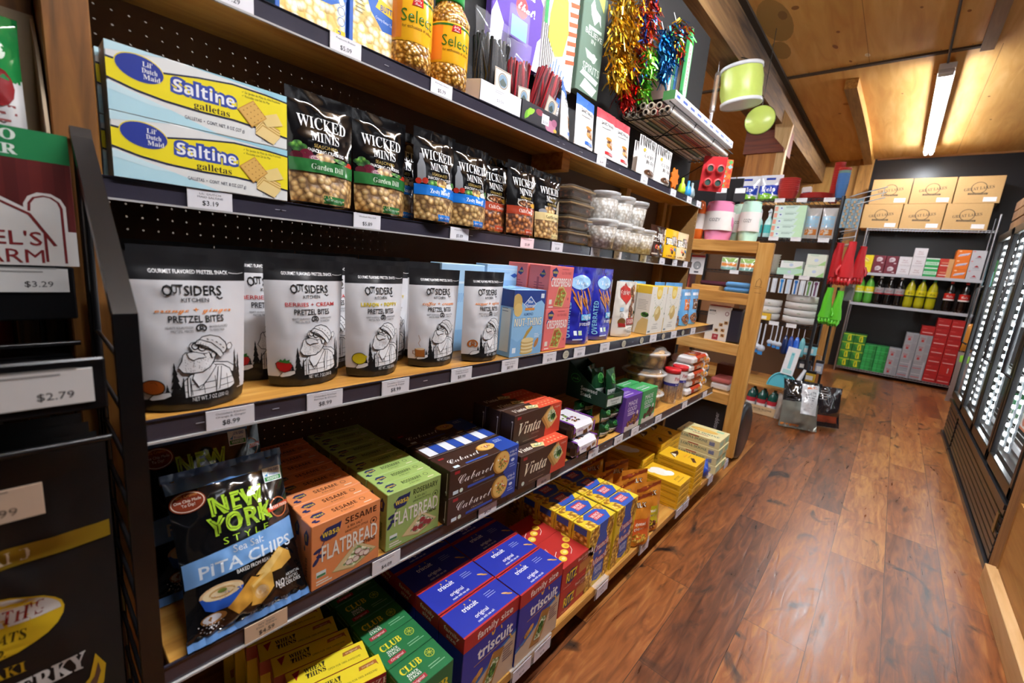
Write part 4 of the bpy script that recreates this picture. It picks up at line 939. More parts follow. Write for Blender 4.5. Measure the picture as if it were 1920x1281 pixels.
def d_straw(a):
    p = [(985, 820), (1000, 805), (1030, 800), (1065, 815), (1078, 835), (1062, 868), (1030, 880), (1005, 870), (990, 850)]
    a.P(p, '#b01e1e').L_(p, 4, '#2a1010', True).P([(998, 808), (1010, 790), (1022, 800), (1035, 783), (1042, 800), (1062, 792), (1060, 808), (1075, 815), (1045, 818), (1025, 815)], '#2f7a34')
def d_lemon(a): a.E(1030, 835, 48, 44, '#d5c224', 20, rot=.3).ring(1030, 835, 48, 44, 4, '#2b280e').E(1072, 820, 12, 10, '#d5c224', 10)
def d_cup(a):
    a.P([(990, 820), (1065, 820), (1062, 890), (994, 890)], '#a3642c').L_([(990, 820), (1065, 820), (1062, 890), (994, 890)], 4, '#241508', True).L_([(990, 835), (975, 838), (976, 865), (992, 870)], 5, '#7b4a20').E(1028, 820, 36, 9, '#e8c9a0', 16)
    a.L_([(1030, 800), (1018, 770), (1034, 740), (1020, 700)], 4, '#b98b6a')
def d_pretz(a): pretzel_icon2(a, 1030, 812, 40, '#b5641f')
pretz('p_orange', 'orange + ginger', '#e08330', 'c', d_orange); pretz('p_berry', 'BERRIES + CREAM', '#b9302c', '', d_straw); pretz('p_lemon', 'LEMON + POPPY', '#d9bd1c', 'b', d_lemon); pretz('p_coffee', 'coffee + cream', '#d9813a', 'i', d_cup); pretz('p_sugar', 'sugar + spice', '#e08a4a', 'i', d_pretz)
zc_ = ZS['C']+.0016
put('p_orange', .14, .188, zc_, 'white pretzel pouch with an orange drawn on it, nearest on the pretzel shelf', s=(1, 1.06, 1))
put('p_berry', .108, .39, zc_, 'white pretzel pouch with a strawberry drawn on it, standing in front')
put('p_lemon', .12, .54, zc_, 'white pretzel pouch with a yellow lemon drawn on it, standing in front', s=(1, .93, .99))
put('p_coffee', .118, .712, zc_, 'white pretzel pouch with a steaming cup drawn on it', s=(1, .98, .98), rz=-.06)
put('p_sugar', .14, .868, zc_, 'white pretzel pouch with a brown pretzel drawn on it, next to the blue cracker box', s=(1, .98, .985))
put('p_orange', .05, .21, zc_, 'pretzel pouch standing right behind the orange one', s=(1, 1.06, 1.03), rz=.03)
put('p_berry', .03, .34, zc_, 'pretzel pouch with a strawberry peeping out between the orange and strawberry ones', s=(1, 1, 1.03))
put('p_berry', .02, .47, zc_, 'pretzel pouch behind and right of the front strawberry one', s=(1, 1, 1.03))
put('p_lemon', .03, .62, zc_, 'pretzel pouch behind the lemon one, seen in its right gap', s=(1, 1, 1.02))
put('p_coffee', .03, .76, zc_, 'pretzel pouch behind the steaming cup one', s=(1, 1, 1.03))
for i, (y, k) in enumerate(((.2, 'p_orange'), (.36, 'p_berry'), (.52, 'p_lemon'), (.68, 'p_coffee'))): put(k, -.06, y, zc_, 'pretzel pouch in the back row by the pegboard, %s from the near end' % nth(i), s=(1, 1, 1.05))
# nut thins, crispbread
@kind('cracker box', 'light blue almond cracker boxes')
def nutthin():
    W, H = 15, 20; a = Art(); a.P([(0, H), (0, 14), (2, 17.5), (5, 15.8), (7.5, 14), (10, 16), (13, 17), (W, 15.5), (W, H)], '#1e3b86').P([(0, 0), (0, 6), (3, 4.5), (5, 5.5), (9, 4), (W, 6.5), (W, 0)], '#7fb0da')
    a.E(1.6, 16.4, 2.2, 2.6, '#c8a760', 16).E(2.2, 14.2, 1.9, 2, '#d7b974', 16)
    a.P([(4.6, 15.8), (7.6, 18.3), (10.6, 15.8), (7.6, 13.6)], '#dfe6ee').P([(5, 15.8), (7.6, 17.9), (10.2, 15.8), (7.6, 14)], '#2a5cb0').T('Blue', 7.6, 16.6, .9, '#f2f4f6', 2.4, 's').T('Diamond', 7.6, 15.4, 1, '#f2f4f6', 3.8, 's').R(5.4, 14, 4.4, .7, '#d58a3a')
    a.T('ALMOND', 7.2, 12.8, .8, '#2f5f9c', 4.4, bold=.02).T('NUT-THINS', 7.5, 10.4, 2.3, '#f0e6c4', 13, 'b', out='#5b8fc4', ow=.05)
    a.P([(5.5, 5.2), (6.3, 5), (9.8, 8.6), (9.2, 9.2), (7, 7.6)], '#b59244').E(12.3, 3.6, .8, 1.7, '#b5773c', 12, rot=-.5)
    for i in range(7): a.E(7.6+(i % 2)*.3, .9+i*.55, 3, .6, ('#c9a864', '#e8d5a2')[i % 2], 18)
    a.E(7.8, 4.8, 3, .75, '#e6cf94', 18).R(1, 1.2, 1.6, 1.6, '#dfe8f0').R(12.6, 17.6, 1.6, 1.4, '#dfe6ee').lines(11, 6.4, 2.6, 3, .5, .15, '#e8f0f6')
    t = Art().T('Almond', 5, 3, 1.6, '#7fa9d2', 5, 's').P([(9.5, 2.4), (11, 3.6), (12.5, 2.4), (11, 1.2)], '#2a5cb0')
    s = Art().R(.8, 1.5, 3.6, 13, '#dfe3da').lines(1, 13.5, 3, 14, -.85, .25, '#8b8f92', 4).R(0, 15, 5.2, 5, '#1e3b86')
    return carton('cracker_box', W/100, H/100, .052, M('#8fbfe4'), a, t, s)
@kind('cracker box', 'light blue almond cracker boxes')
def nutthin_flat(): return carton('cracker_box', .17, .16, .052, M('#a8cbe6'), Art().T('DIAMOND', 7, 10, 1.6, '#7fa9d2', 7, 's').P([(11, 8), (13, 10), (15, 8), (13, 6)], '#2a5cb0').R(0, 0, 17, 4, '#8fb9dc').R(1, 12.5, 15, .4, '#d9e8f2'), Art().R(1, .8, 9, 3.4, '#cfcdbd').lines(1.4, 3.6, 8, 6, -.5, .2, '#77766c', 3))
put('nutthin', .181, 1.027, zc_, 'light blue almond cracker box standing in front beside the pretzel pouches')
for i in range(3): put('nutthin', .12-.056*i, 1.03, zc_, 'light blue almond cracker box, %s behind the front one' % nth(i))
put('nutthin_flat', .04, 1.06, zc_+.2005, 'pale blue box lying on top behind the front almond cracker box', s=(1, 1, .4))
put('nutthin_flat', .04, .88, zc_+.0, 'pale blue box with small print at the back, left of the almond crackers', s=(1, 1, 1.62))
def crisp_art(W, H):
    a = Art(); a.P([(1.2, H-1.4), (3.2, H-.4), (4.6, H-1.6), (3.6, H-3.6), (1.8, H-3.2)], '#27336f').T('wasa', 2.9, H-1.9, .9, '#e9c93a', 2.4, 'b').E(1.4, H-4.1, .35, .8, '#27336f', 10, rot=-.5)
    a.T('GLUTEN FREE', 9.2, H-2.1, .8, '#a83e44', 5.4).lines(6.6, H-1, 5.4, 1, 1, .25, '#b8494e').T('CRISPBREAD', 6.9, H-5.2, 2.6, '#f3e9e2', 11.2, 'b')
    a.P([(3.6, 1), (8.6, .4), (10.6, 5), (8.2, 7.4), (5.6, 7.2)], '#d9b06a').P([(4.2, 1.4), (8.3, .9), (10, 5), (8, 6.8), (5.8, 6.7)], SALAD)
    return a.R(1, 1.6, 1.5, 1.5, '#e9dccf').R(1, .5, 2.4, .4, '#f0d8d2').E(11.6, 3.2, .5, .5, '#b8494e', 8)
@kind('crispbread box', 'coral red crispbread boxes')
def crispbread():
    W, H = 13.4, 13.8; l = Art().R(3.5, 4, .9, 6, '#b94a50').P([(4.4, 10.5), (6, 12.6), (7, 11), (5.8, 9.8)], '#27336f').T('wasa', 5.9, 11.2, .7, '#e9c93a', 1.7, 'b').lines(2.4, 8, 4.6, 6, .8, .3, '#b04a50')
    return carton('crispbread_box', W/100, H/100, .085, M('#e2706c'), crisp_art(W, H), Art().R(1, 1, 11, .4, '#c95a58'), l)
for r in range(2):
    put('crispbread', .172, 1.19, zc_+r*.1385, 'coral red crispbread box, %s one of the front pair' % ('lower', 'upper')[r])
    put('crispbread', .084, 1.185, zc_+r*.1395, 'coral red crispbread box behind the %s front one' % ('lower', 'upper')[r])
@kind('pretzel bag', 'blue bags of pretzel sticks')
def bluebag():
    a = Art('film'); a.E(8.5, 22.5, 5.5, 2.6, '#9cc8ee', 20, rot=.1).T('Unique', 8.5, 22.6, 2, '#f2f7fb', 8, 'c')
    for i, (x, y, r) in enumerate(((5, 17, -1.1), (7, 16, -1.3), (9, 17, -1.2), (11, 16, -1.4), (13, 17.4, -1.25), (8, 14.5, -1.5), (11.5, 14, -1.0), (6, 14.6, -.9))):
        c, s = math.cos(r), math.sin(r); a.L_([(x-3.4*c, y-3.4*s), (x+3.4*c, y+3.4*s)], .62, ('#b06a2c', '#c98443')[i % 2])
    a.R(8, 8.8, 7, 2.2, '#5fb4e4').T('ORIGINAL', 11.5, 9.9, 1.4, '#f2f7fb', 6, 'b').T('pretzel sticks', 11.5, 7.5, 1.3, '#f0f3fa', 8, 'b').R(4.6, 3.4, 1.6, 1.6, '#dfe8f0').R(7, 3.4, 1.8, 1.6, '#bcd0a8').T('OVERRATED', 2.1, 9, 1.8, '#8fcdf0', 13, 'b', rot=PI/2).R(4, 1.6, 5, .5, '#c5cfee')
    return pouch('pretzel_bag', .175, .28, .085, M('#2a2fa3', 'film'), a, seed=3.3, wr=.004, taper=.0, parts=((.93, 1, 'seal_strip'),), maxe=.015)
put('bluebag', .125, 1.375, zc_, 'dark blue pretzel bag right beside the coral boxes', rz=-.12); put('bluebag', .115, 1.56, zc_, 'dark blue pretzel bag, farther one with its side panel text facing out', rz=.1, s=(1, 1.05, 1.0)); put('bluebag', .02, 1.43, zc_, 'dark blue pretzel bag standing behind the nearer front one', rz=.25)
@kind('nut mix bag', 'white bags of nut mix')
def nutbag():
    a = Art('satin'); a.P([(3.2, 20.5), (7, 23), (11, 20.5), (11, 17), (7, 13.8), (3.2, 17)], '#b1281f').T("Sahale's", 7, 18.8, 1.9, '#f4ece4', 7, 'b')
    for x, y, r in ((13, 19, 2.3), (14.6, 16.2, 2), (12.4, 14.6, 1.8), (11, 12, 2.2), (12.8, 10.6, 2), (10.6, 9, 1.8), (15.6, 20.6, 1.5)): a.E(x, y, r*.8, r, NUTS, 12)
    a.R(7, 5.2, 10, 2.8, '#a3242a').T('ORIGINAL', 12, 6.6, 1.6, '#f3e3d8', 8.6, 'b').E(4.4, 6.4, 2.2, 1.8, '#7d5a30', 14).R(2.6, 4.4, 3.8, 1.6, '#8e2222').lines(8, 3.6, 7, 3, .8, .25, '#9a928a').R(3, 11, 2.4, 1.6, '#8fb3cc').ring(4, 9.3, .9, .9, .15, '#8a8684')
    return pouch('nut_pouch', .185, .235, .07, M('#ddd6cb', 'satin'), a, seed=5.1, wr=.003, parts=((.92, 1, 'seal_strip'),), maxe=.02)
put('nutbag', .128, 1.745, zc_, 'white nut mix bag with red emblem standing in front'); put('nutbag', .045, 1.675, zc_, 'white nut mix bag half hidden between the blue bag and the front nut bag')
@kind('cracker box', 'yellow-topped white cracker boxes')
def yelbox():
    W, H = 17.2, 22; a = Art().P([(5.5, H), (5.5, 18.4), (6.6, 16.6), (8.6, 16), (10.6, 16.6), (11.7, 18.4), (11.7, H)], '#f0c93a').E(8.6, 19, 2.6, 1.7, '#f7e08a', 16)
    for i in range(13): t = PI+.12+(PI-.24)*i/12; a.L_([(8.6+5*math.cos(t), 19+5.6*math.sin(t)), (8.6+5.6*math.cos(t), 19+6.4*math.sin(t))], .22, '#6a7a5c')
    a.E(8.8, 10, 3.6, 2.8, '#d9bf7a', 12, rot=.5).E(9.8, 8.6, 3.2, 2.4, '#c7a75c', 10, rot=.7).E(8.2, 10.6, 2, 1.5, '#e8d79c', 8, rot=.4)
    for x, y in ((5, 8.6), (13.3, 11.6), (5.6, 12.4)): a.E(x, y, .9, .35, '#9fb36a', 8, rot=.7)
    a.T('simple', 8.6, 4.6, 1, '#9a948c', 5, 'c').lines(5, 3, 7, 2, .8, .3, '#a9a39a').R(1, .8, 2.6, .8, '#6b7a80')
    l = Art().R(0, 18.6, 7, 3.4, '#f0c93a').lines(1, 15.5, 5, 7, .7, .25, '#b9b4a8').E(5, 9, 2, 1.2, PLANT, 10).P([(1, 0), (7, 0), (7, 7), (4, 7.6), (2, 5)], '#d8bf80')
    return carton('cracker_box', W/100, H/100, .07, M('#ece8dc'), a, Art().R(0, 0, 17.2, 7, '#f0c52e'), l)
put('yelbox', .178, 1.985, zc_, 'white cracker box with yellow top, nearer of two'); put('yelbox', .178, 2.165, zc_, 'white cracker box with yellow top, farther of two')
put('yelbox', .1, 2.0, zc_, 'white cracker box with yellow top behind the nearer one')
def sblue(nm, c2, tx):
    def f():
        a = Art('film').R(3, 9, 8, 6, c2).T(tx, 7, 12.6, 1.6, '#f4ede2', 6, 'b').T('bites', 7, 10.4, 1.2, '#f4ede2', 4, 'b').E(6, 4, 4.5, 3, NUTS, 14).E(10, 2.6, 2.5, 1.7, COOK, 12).R(2, 17, 9, 1.6, '#eaf3fa')
        return pouch('snack_pouch', .135, .205, .05, M('#5fa6de', 'film'), a, seed=len(nm)*1.3, wr=.003, parts=((.88, 1, 'seal_strip'),), maxe=.025, nx=10, nz=16)
    BUILD[nm] = (f, 'snack pouch', 'light blue snack pouches at the end of the pretzel shelf')
sblue('s_or', '#e2762c', 'peanut'); sblue('s_br', '#6d4128', 'dark'); sblue('s_bl', '#a9d2ee', 'sea salt')
put('s_bl', .12, 2.345, zc_, 'pale blue snack pouch beside the yellow-topped boxes', rz=-.1); put('s_or', .12, 2.5, zc_, 'light blue snack pouch with orange panel'); put('s_br', .11, 2.66, zc_, 'light blue snack pouch with brown panel at the shelf end')
for i, y in enumerate((1.95, 2.1, 2.35, 2.5, 2.62)): put(('s_or', 's_br')[i % 2], .02, y, zc_, 'light blue snack pouch in the back row, %s from the near end' % nth(i), s=(1, 1, 1.13))
# ------------------------------------------------------------------ shelf D
zd = ZS['D']+.0016
@kind('chip bag', 'black and blue pita chip bags')
def pita():
    K = '#101012'; a = Art('film'); W, H = 23, 36
    a.R(.1, 31.6, W-.2, 4.4, '#5f87bd')
    for i, (s, y, w) in enumerate((('NEW', 26.6, 10.5), ('YORK', 22.4, 12.6))):
        a.T(s, 11.6, y, 3.9, '#a8cf36', w, 'b'); a.T(s, 11.6, y, 3.3, '#1c2410', w*.94, '', bold=-.01); a.T(s, 11.6, y, 3.0, '#a8cf36', w*.9, '')
    a.T('S T Y L E', 12, 19, 1.4, '#a8cf36', 9)
    a.E(3.2, 29.2, 3, 2.3, '#7e3420', 24).ring(3.2, 29.2, 2.7, 2, .16, '#e7d3bb').T('BIG Crunch', 3.2, 30.6, .6, '#e0a052', 3.4).T('One Chip Made', 3.2, 29.5, .6, '#f0e2d2', 4.4).T('To Dip!', 3.2, 28.6, .6, '#f0e2d2', 2.2)
    a.R(18, 28.4, 4.4, 3.4, '#e3ebea').R(18.2, 28.6, 4, 1, '#3d8a4c').T('NON GMO', 20.6, 31.1, .7, '#2f4fa0', 2.6, 'b').T('Project', 20.6, 30.1, .6, '#2f4fa0', 2.2).T('VERIFIED', 20.2, 29.1, .6, '#eef4ee', 3, 'b').P([(18.3, 30), (19, 29.7), (19.4, 31), (19.8, 31.6), (19, 30.4)], '#4a90c0')
    a.ring(20, 22.2, 2.2, 2.2, .3, '#b5623a').P([(17, 21.6), (22.8, 22.2), (22.8, 23.2), (17, 22.6)], '#c8442a').T('NEVER FRIED', 20, 22.4, .6, '#f6e6d8', 5, 'b')
    a.P([(.3, 11.8), (W-.3, 13.8), (W-.3, 19.2), (.3, 16.8)], '#76a5dc').T('Sea Salt', 12, 16.8, 1.5, '#eef3f9', 6.2).T('PITA CHIPS', 12, 14.2, 2.4, '#e6eff8', 18.5, bold=.012).T('BAKED FROM REAL PITA BREAD', 14.6, 12, .8, '#e8e4de', 11.4)
    a.E(6, 9.2, 3.8, 1.7, '#dfb98a', 22).P([(2.2, 9), (9.8, 9), (9, 6.6), (7.6, 5.8), (4.4, 5.8), (3, 6.6)], '#2c58b5').E(6, 9.2, 3.3, 1.35, '#e9d2a6', 22).ring(6, 9.2, 2.1, .8, .3, '#c69a5e').E(6, 9.5, .8, .4, '#8a9a48', 10).E(4.3, 4.6, 2.2, 1.1, '#9a6a36', 14).E(4, 4.7, 1.6, .8, '#d6d6da', 12)
    rr = random.Random(3)
    for i in range(40): a.E(4+rr.gauss(0, 1), 3.4+rr.gauss(0, .55), .14, .1, '#d9d9dc', 5)
    a.P([(6.6, 5.6), (11.5, 9.8), (14, 8.4), (12.4, 5), (8.6, 3.2)], '#d59c3e').P([(11, 8.2), (15.6, 10.2), (15.8, 5.6), (13, 3), (11, 3.6), (11.6, 5.6)], '#dda84a').P([(12.4, 9.6), (18, 14.6-1), (20.4, 12.6-1), (20.6, 9.8), (18, 8.6), (14.8, 8.8)], '#e3b052').P([(12.6, 9.5), (17.9, 13.3), (19, 12.4), (15, 9.2)], '#edc776').P([(11.4, 7.8), (15.4, 9.9), (15.5, 9.2), (11.6, 7.2)], '#edc776').E(13.3, 5.6, 1.4, 1.5, '#d8ab6e', 14, rot=.3).E(13.2, 6, 1, 1, '#ecd0a0', 12)
    a.T('NO', 17.2, 5.6, 1.3, '#d8d6d2', 2, 'b').T('ARTIFICIAL', 20.4, 6.6, .65, '#d8d6d2', 3.4).T('FLAVORS', 20, 5.7, .75, '#d8d6d2', 3).T('OR COLORS', 19.4, 4.7, .8, '#d8d6d2', 5, 'b').T('NET WT. 8 OZ (227g)', 14.6, 1.8, .8, '#cfccc6', 7.4).lines(5, 1.2, 4, 1, 1, .2, '#88847e')
    return pouch('chip_bag', .23, .36, .1, M(K, 'film'), a, 'pillow', seed=2.4, wr=.005, parts=((0, .045, 'bottom_seal'), (.955, 1, 'top_seal')), maxe=.008)
def sealcol(o):
    for c in o.children: c.data.materials.clear(); c.data.materials.append(M('#5f87bd', 'film'))
    return o
_p = BUILD['pita'][0]; BUILD['pita'] = (lambda: sealcol(_p()), 'chip bag', 'black and blue pita chip bags')
put('pita', .256, .236, zd+.0006, 'black and blue pita chip bag leaning back in front, nearest on its shelf', ty=-.5, s=(.8, .85, .8))
put('pita', .115, .222, zd, 'black and blue pita chip bag right behind the front one', ty=-.45, s=(.5, .84, .9)); put('pita', .005, .27, zd, 'black and blue pita chip bag at the very back by the pegboard', ty=-.38, s=(.5, .84, .9))
def flat(nm, base, ink, flavor, top2, side_txt):
    def f():
        W, H = 15.2, 14.2; a = Art()
        for x, y, r in ((1.3, 8.4, .3), (1.9, 7.1, -.2), (.9, 6.2, .9)): a.E(x, y, .95, .42, '#1f2a5c', 10, rot=r)
        a.L_([(2.6, 10), (1.6, 8), (.8, 5.6)], .22, '#1f2a5c').P([(1.7, 11.4), (3, 12.7), (5.4, 12.8), (6.2, 13), (5.9, 11.6), (5, 10.1), (3, 9.9), (2, 10.4)], '#1f2a5c').T('wasa', 3.9, 11.5, 1.3, '#e8c735', 3.5, 'b')
        a.T(flavor, 10.6, 12.4, 1.3, ink, 7.2, 'b').T('& SEA SALT', 9.2, 10.9, .55, ink, 3.4).T('SANDWICH STYLE', 9.6, 10, .5, ink, 5.2).ring(13.6, 9.7, .75, .75, .14, ink).E(13.6, 9.7, .3, .3, ink, 8)
        a.P([(4.2, 2), (9.6, 6.6), (14.6, 2.8), (9, .6)], '#b79a62').P([(4.4, 2.1), (9.6, 6.4), (14.3, 3), (9, .95)], '#d9c491').P([(6.5, 2.4), (9.8, 5.6), (13.6, 2.9), (9, 1.3)], top2)
        for x, y in ((8, 2.6), (9.6, 2.5), (11, 3.2), (10, 4.2), (12, 2.9)): a.E(x, y, .75, .6, '#e8d9c8' if 'radish' in top2.name else '#9a3a34', 12).ring(x, y, .75, .6, .09, '#b0585f')
        a.T('FLATBREAD', 8.3, 7.4, 3.4, '#eee8dc', 12.4, bold=.012, rot=.0).T('THINS', 12.6, 5.6, .9, ink, 2.9, bold=.02).R(1, 2.4, 2, 1.3, '#dfe6e2').R(1.1, 2.5, 1.8, .5, '#3f7f4c').lines(1, 1.4, 3.4, 2, .6, .3, '#efe6d8')
        t = Art().P([(1.2, 3), (2, 3.7), (3.8, 3.6), (4, 2.4), (2.4, 1.9)], '#1f2a5c').T('wasa', 2.7, 2.8, .7, '#e8c735', 2, 'b').E(1.2, 1.4, .6, .3, '#1f2a5c', 8, rot=.5).E(1.6, .9, .6, .3, '#1f2a5c', 8).T(flavor, 8.2, 2.5, 1.15, ink, 5.4, 'b').T('& SEA SALT', 8.2, 1.2, .5, ink, 3).ring(12.3, 2.6, .55, .55, .12, ink).lines(11.8, .9, 2.4, 1, 1, .25, '#f2e6d6')
        l = Art().T(flavor, 2.2, 4.4, .8, ink, 4.4, 'b', rot=-PI/2).P([(1.3, 11.2), (2.4, 12.8), (3.4, 11.8), (3, 9.6), (1.8, 9.2)], '#1f2a5c').T('wasa', 2.3, 11, .6, '#e8c735', 1.5, 'b', rot=-PI/2).E(1.6, 8.4, .3, .7, '#1f2a5c', 8)
        return carton('flatbread_box', W/100, H/100, .0425, M(base), a, t, l)
    BUILD[nm] = (f, 'flatbread box', None)
SLAW2 = SLAW; SLAW.name = 'radish_topping'
flat('f_orange', '#e08a52', '#4a2412', 'SESAME', SLAW, ''); flat('f_green', '#9db765', '#33431c', 'ROSEMARY', FIG, '')
for i in range(9):
    w = 'front' if i == 0 else '%s from the front' % nth(i)
    put('f_orange', .253-.044*i, .413+.0012*(i % 3), zd, 'orange sesame flatbread box, %s of its row' % w, grp='orange flatbread boxes in a row', rz=.03)
    put('f_green', .25-.044*i, .582+.0015*(i % 2), zd, 'light green rosemary flatbread box, %s of its row' % w, grp='green flatbread boxes in a row')
# a barcode patch on top of one orange box is part of its print: third box turned back to front
@kind('cracker box', 'brown and blue cracker boxes')
def cabaret():
    W, H = 26, 7.5; a = Art(); a.P([(20.2, 0), (W, 0), (W, H), (20.8, H)], '#24439a')
    a.T('Cabaret', 9.4, 4.2, 2.5, '#efece8', 13, 'c', bold=-.008).R(1.6, 6, 1.7, .8, '#a3222a').T('CRACKERS', 10.5, 1.9, .5, '#b9a58e', 4.4).R(6.4, .7, 10, .7, '#2f4fa8').R(1.4, .5, 1.8, 1, '#cfe0e8').E(4.2, 1, .6, .6, '#cfe0d4', 12)
    a.E(18.7, 4.1, 3.1, 3.3, '#a9762c', 24).E(19.3, 4.1, 3, 3.2, '#d7a752', 24).E(19.3, 4.1, 2.7, 2.9, '#e2b765', 24)
    rr = random.Random(2)
    for i in range(26): a.E(19.2+rr.gauss(0, .9), 4.2+rr.gauss(0, .9), .32, .28, rr.choice(['#c4402c', '#f3efe4', '#7d8f3c', '#d96b3a']), 7)
    a.T('crisp &', 23.8, 6.2, .9, '#e9eef8', 3).T('buttery', 23.8, 5.1, .9, '#e9eef8', 3.2).E(23.8, 3.4, .8, .5, '#cfd8ec', 10).lines(22.6, 2.1, 2.6, 2, .7, .3, '#8fa3d8')
    t = Art(); t.P([(18.5, 0), (W, 0), (W, 7.5), (19.5, 7.5)], '#24439a').T('Cabaret', 8, 3.9, 2.2, '#efece8', 11, 'c', bold=-.008).R(1.4, 6, 1.7, .7, '#a3222a').E(16.6, 4.6, 3.1, 1.9, '#a9762c', 20).E(17.1, 4.7, 3, 1.8, '#e2b765', 20).R(6, .6, 8, .6, '#2f4fa8').R(2, .5, 1.8, 1, '#cfe0e8').T('crisp &', 22.6, 6.2, .7, '#e9eef8', 2.6).T('buttery', 22.6, 5.3, .7, '#e9eef8', 2.8)
    for i in range(16): t.E(17+rr.gauss(0, .9), 4.7+rr.gauss(0, .5), .3, .2, rr.choice(['#c4402c', '#f3efe4', '#7d8f3c']), 6)
    return carton('cracker_box', W/100, H/100, .082, M('#3a241b'), a, t, Art().R(7.2, .6, .25, 6, '#d8d2cc').E(7.2, 1.4, .35, .35, '#cfd8d0', 8))
@kind('cracker box', 'brown and blue cracker boxes')
def cabaret_back():
    t = Art(); cs = ['#e6e8ee', '#2a4aa4']
    for i in range(8): t.R(1+i*3.1, .6, 2.9, 6.4, cs[i % 2]).lines(1.3+i*3.1, 5.8, 2.2, 5, -1, .25, cs[1-i % 2], i)
    t.T('RICH', 17.8, 3.6, 1.5, '#24439a', 2.4, 'b', rot=PI/2)
    return carton('cracker_box', .26, .075, .082, M('#3a241b'), None, t)
for r in range(2): put('cabaret', .266, .802, zd+.0755*r, 'brown and blue cracker box with round crackers, %s of the front pair' % ('lower', 'upper')[r])
for r in range(2): put(('cabaret', 'cabaret_back')[r], .18, .802, zd+.0755*r, 'brown and blue box behind the front pair, %s' % ('lower one', 'upper one with white panels on top')[r])
put('cabaret', .09, .802, zd, 'brown and blue cracker box at the back in shade, lower one'); put('cabaret', .09, .8, zd+.0755, 'brown and blue cracker box at the back in shade, upper one')
@kind('cracker box', 'brown and red cracker boxes')
def vinta():
    W, H = 24.5, 10.6; a = Art(); a.P([(16, 0), (W, 0), (W, H), (18, H), (16.4, 5)], '#c9432c').R(1.4, 8.9, 1.8, .9, '#a3222a').T('Vinta', 8, 5.6, 4.0, '#eadfc2', 11, 'i', sh=.1).T('original', 22, 9.4, .7, '#f0c9b4', 3).T('CRACKERS', 11, 2.7, .5, '#9d8a78', 4).lines(5, 1, 10, 1, 1, .2, '#8d7a68').E(2.2, 1.3, .7, .7, '#b9c8bc', 12)
    a.P([(13.6, 6.6), (17, 9.6), (20.2, 4.6), (17.4, 2)], '#a47a3c').P([(14.6, 7.1), (18, 10), (21.4, 5), (18.4, 2.2)], '#c99f58').P([(15.6, 7.5), (19, 10.2), (22.6, 5.4), (19.4, 2.6)], '#dcb870').E(19.2, 6.6, 2.4, 2.2, SLAW, 12, rot=-.8).E(20, 6.2, 1.4, 1.2, PLANT, 10)
    t = Art(); t.P([(12, 0), (W, 0), (W, 5.4), (13, 5.4)], '#d24f33').T('Vinta', 5, 2.6, 2.1, '#f3ede0', 5.6, 'i').P([(8, 2), (12.5, .8), (14.4, 2.8), (9.5, 4.2)], '#e3c88c').E(11.2, 2.5, 2, .8, SLAW, 10)
    for i in range(9): t.E(15.6+(i % 5)*1.8, 1.6+(i//5)*1.8, .45, .35, '#e8b488', 8)
    return carton('cracker_box', W/100, H/100, .054, M('#3b261d'), a, t, Art().R(4.6, 1, .22, 7, '#d9d4cc').E(4.6, 8.4, .35, .35, '#e3ded6', 8))
put('vinta', .268, 1.068, zd, 'brown and red cracker box at the bottom front of its stack'); put('vinta', .213, 1.068, zd, 'brown and red cracker box under the raised upper row')
for i in range(3): put('vinta', .216-.056*i, 1.086-.006*i+(.0), zd+.107, 'brown and red cracker box in the upper row, %s from the front' % nth(i))
put('vinta', .158, 1.07, zd, 'brown and red cracker box hidden under the middle of the upper row'); put('vinta', .1, 1.07, zd, 'brown and red cracker box hidden under the back of the upper row')
@kind('cake pack', 'film-wrapped chocolate cake packs with purple edges')
def cakes():
    e = empty('cake_pack'); mb = MB(); mb.cbox(-.14, -.085, 0, 0, .085, .056, M('#2a1c1a', 'film'), .014); mb.cbox(-.1405, -.06, -.0001, .0006, .083, .0568, M('#e9e5ea', 'film'), .014)
    a = Art('film').R(2.5, .4, .9, 13, '#7a3f9c').R(15.9, .4, .9, 13, '#7a3f9c')
    rr = random.Random(4)
    for i in range(14): a.P([(p+rr.random()*.5, q+rr.random()*.5) for bx, by in [(3.8+rr.random()*10, 1+rr.random()*10)] for p, q in ((bx, by), (bx+1.6, by+.4), (bx+1.4, by+1.3), (bx-.2, by+.9))], ('#4a2c1c', '#8a5a34', '#6d8a3a')[i % 3])
    a.T('Milka', 8.4, 6, 1.6, '#7a3f9c', 5, 'c'); a.place(mb, plane((-.0, -.085, .0569), (0, 1, 0), (-1, 0, 0)))
    b = Art('film').R(2.5, .6, .9, 4.4, '#7a3f9c').R(15.9, .6, .9, 4.4, '#7a3f9c').T('Milka', 7, 3.3, 1.2, '#7a3f9c', 4, 'c').P([(9, 1), (12, 1.4), (11.6, 3), (8.8, 2.6)], '#5a3520').P([(12.6, 2), (14.8, 2.6), (14.4, 3.8), (12.4, 3.4)], '#8a5a34').P([(2.4, 1.2), (4.4, 1.6), (4, 3), (2, 2.4)], '#4a2c1c')
    b.place(mb, plane((.0009, -.085, 0), (0, 1, 0), (0, 0, 1))); mb.build('wrapped_pack', e)
    MB().cbox(-.12, .083, .008, -.02, .1, .046, M('#c9c6cc', 'foil'), .004).build('end_fold', e); return e
for i, (x, y, z) in enumerate(((.266, 1.325, 0), (.24, 1.33, .0575), (.115, 1.325, 0), (.09, 1.345, .0575))): put('cakes', x, y, zd+z, 'white and purple wrapped cake pack, %s' % ('lower front', 'upper front', 'lower back', 'upper back')[i])
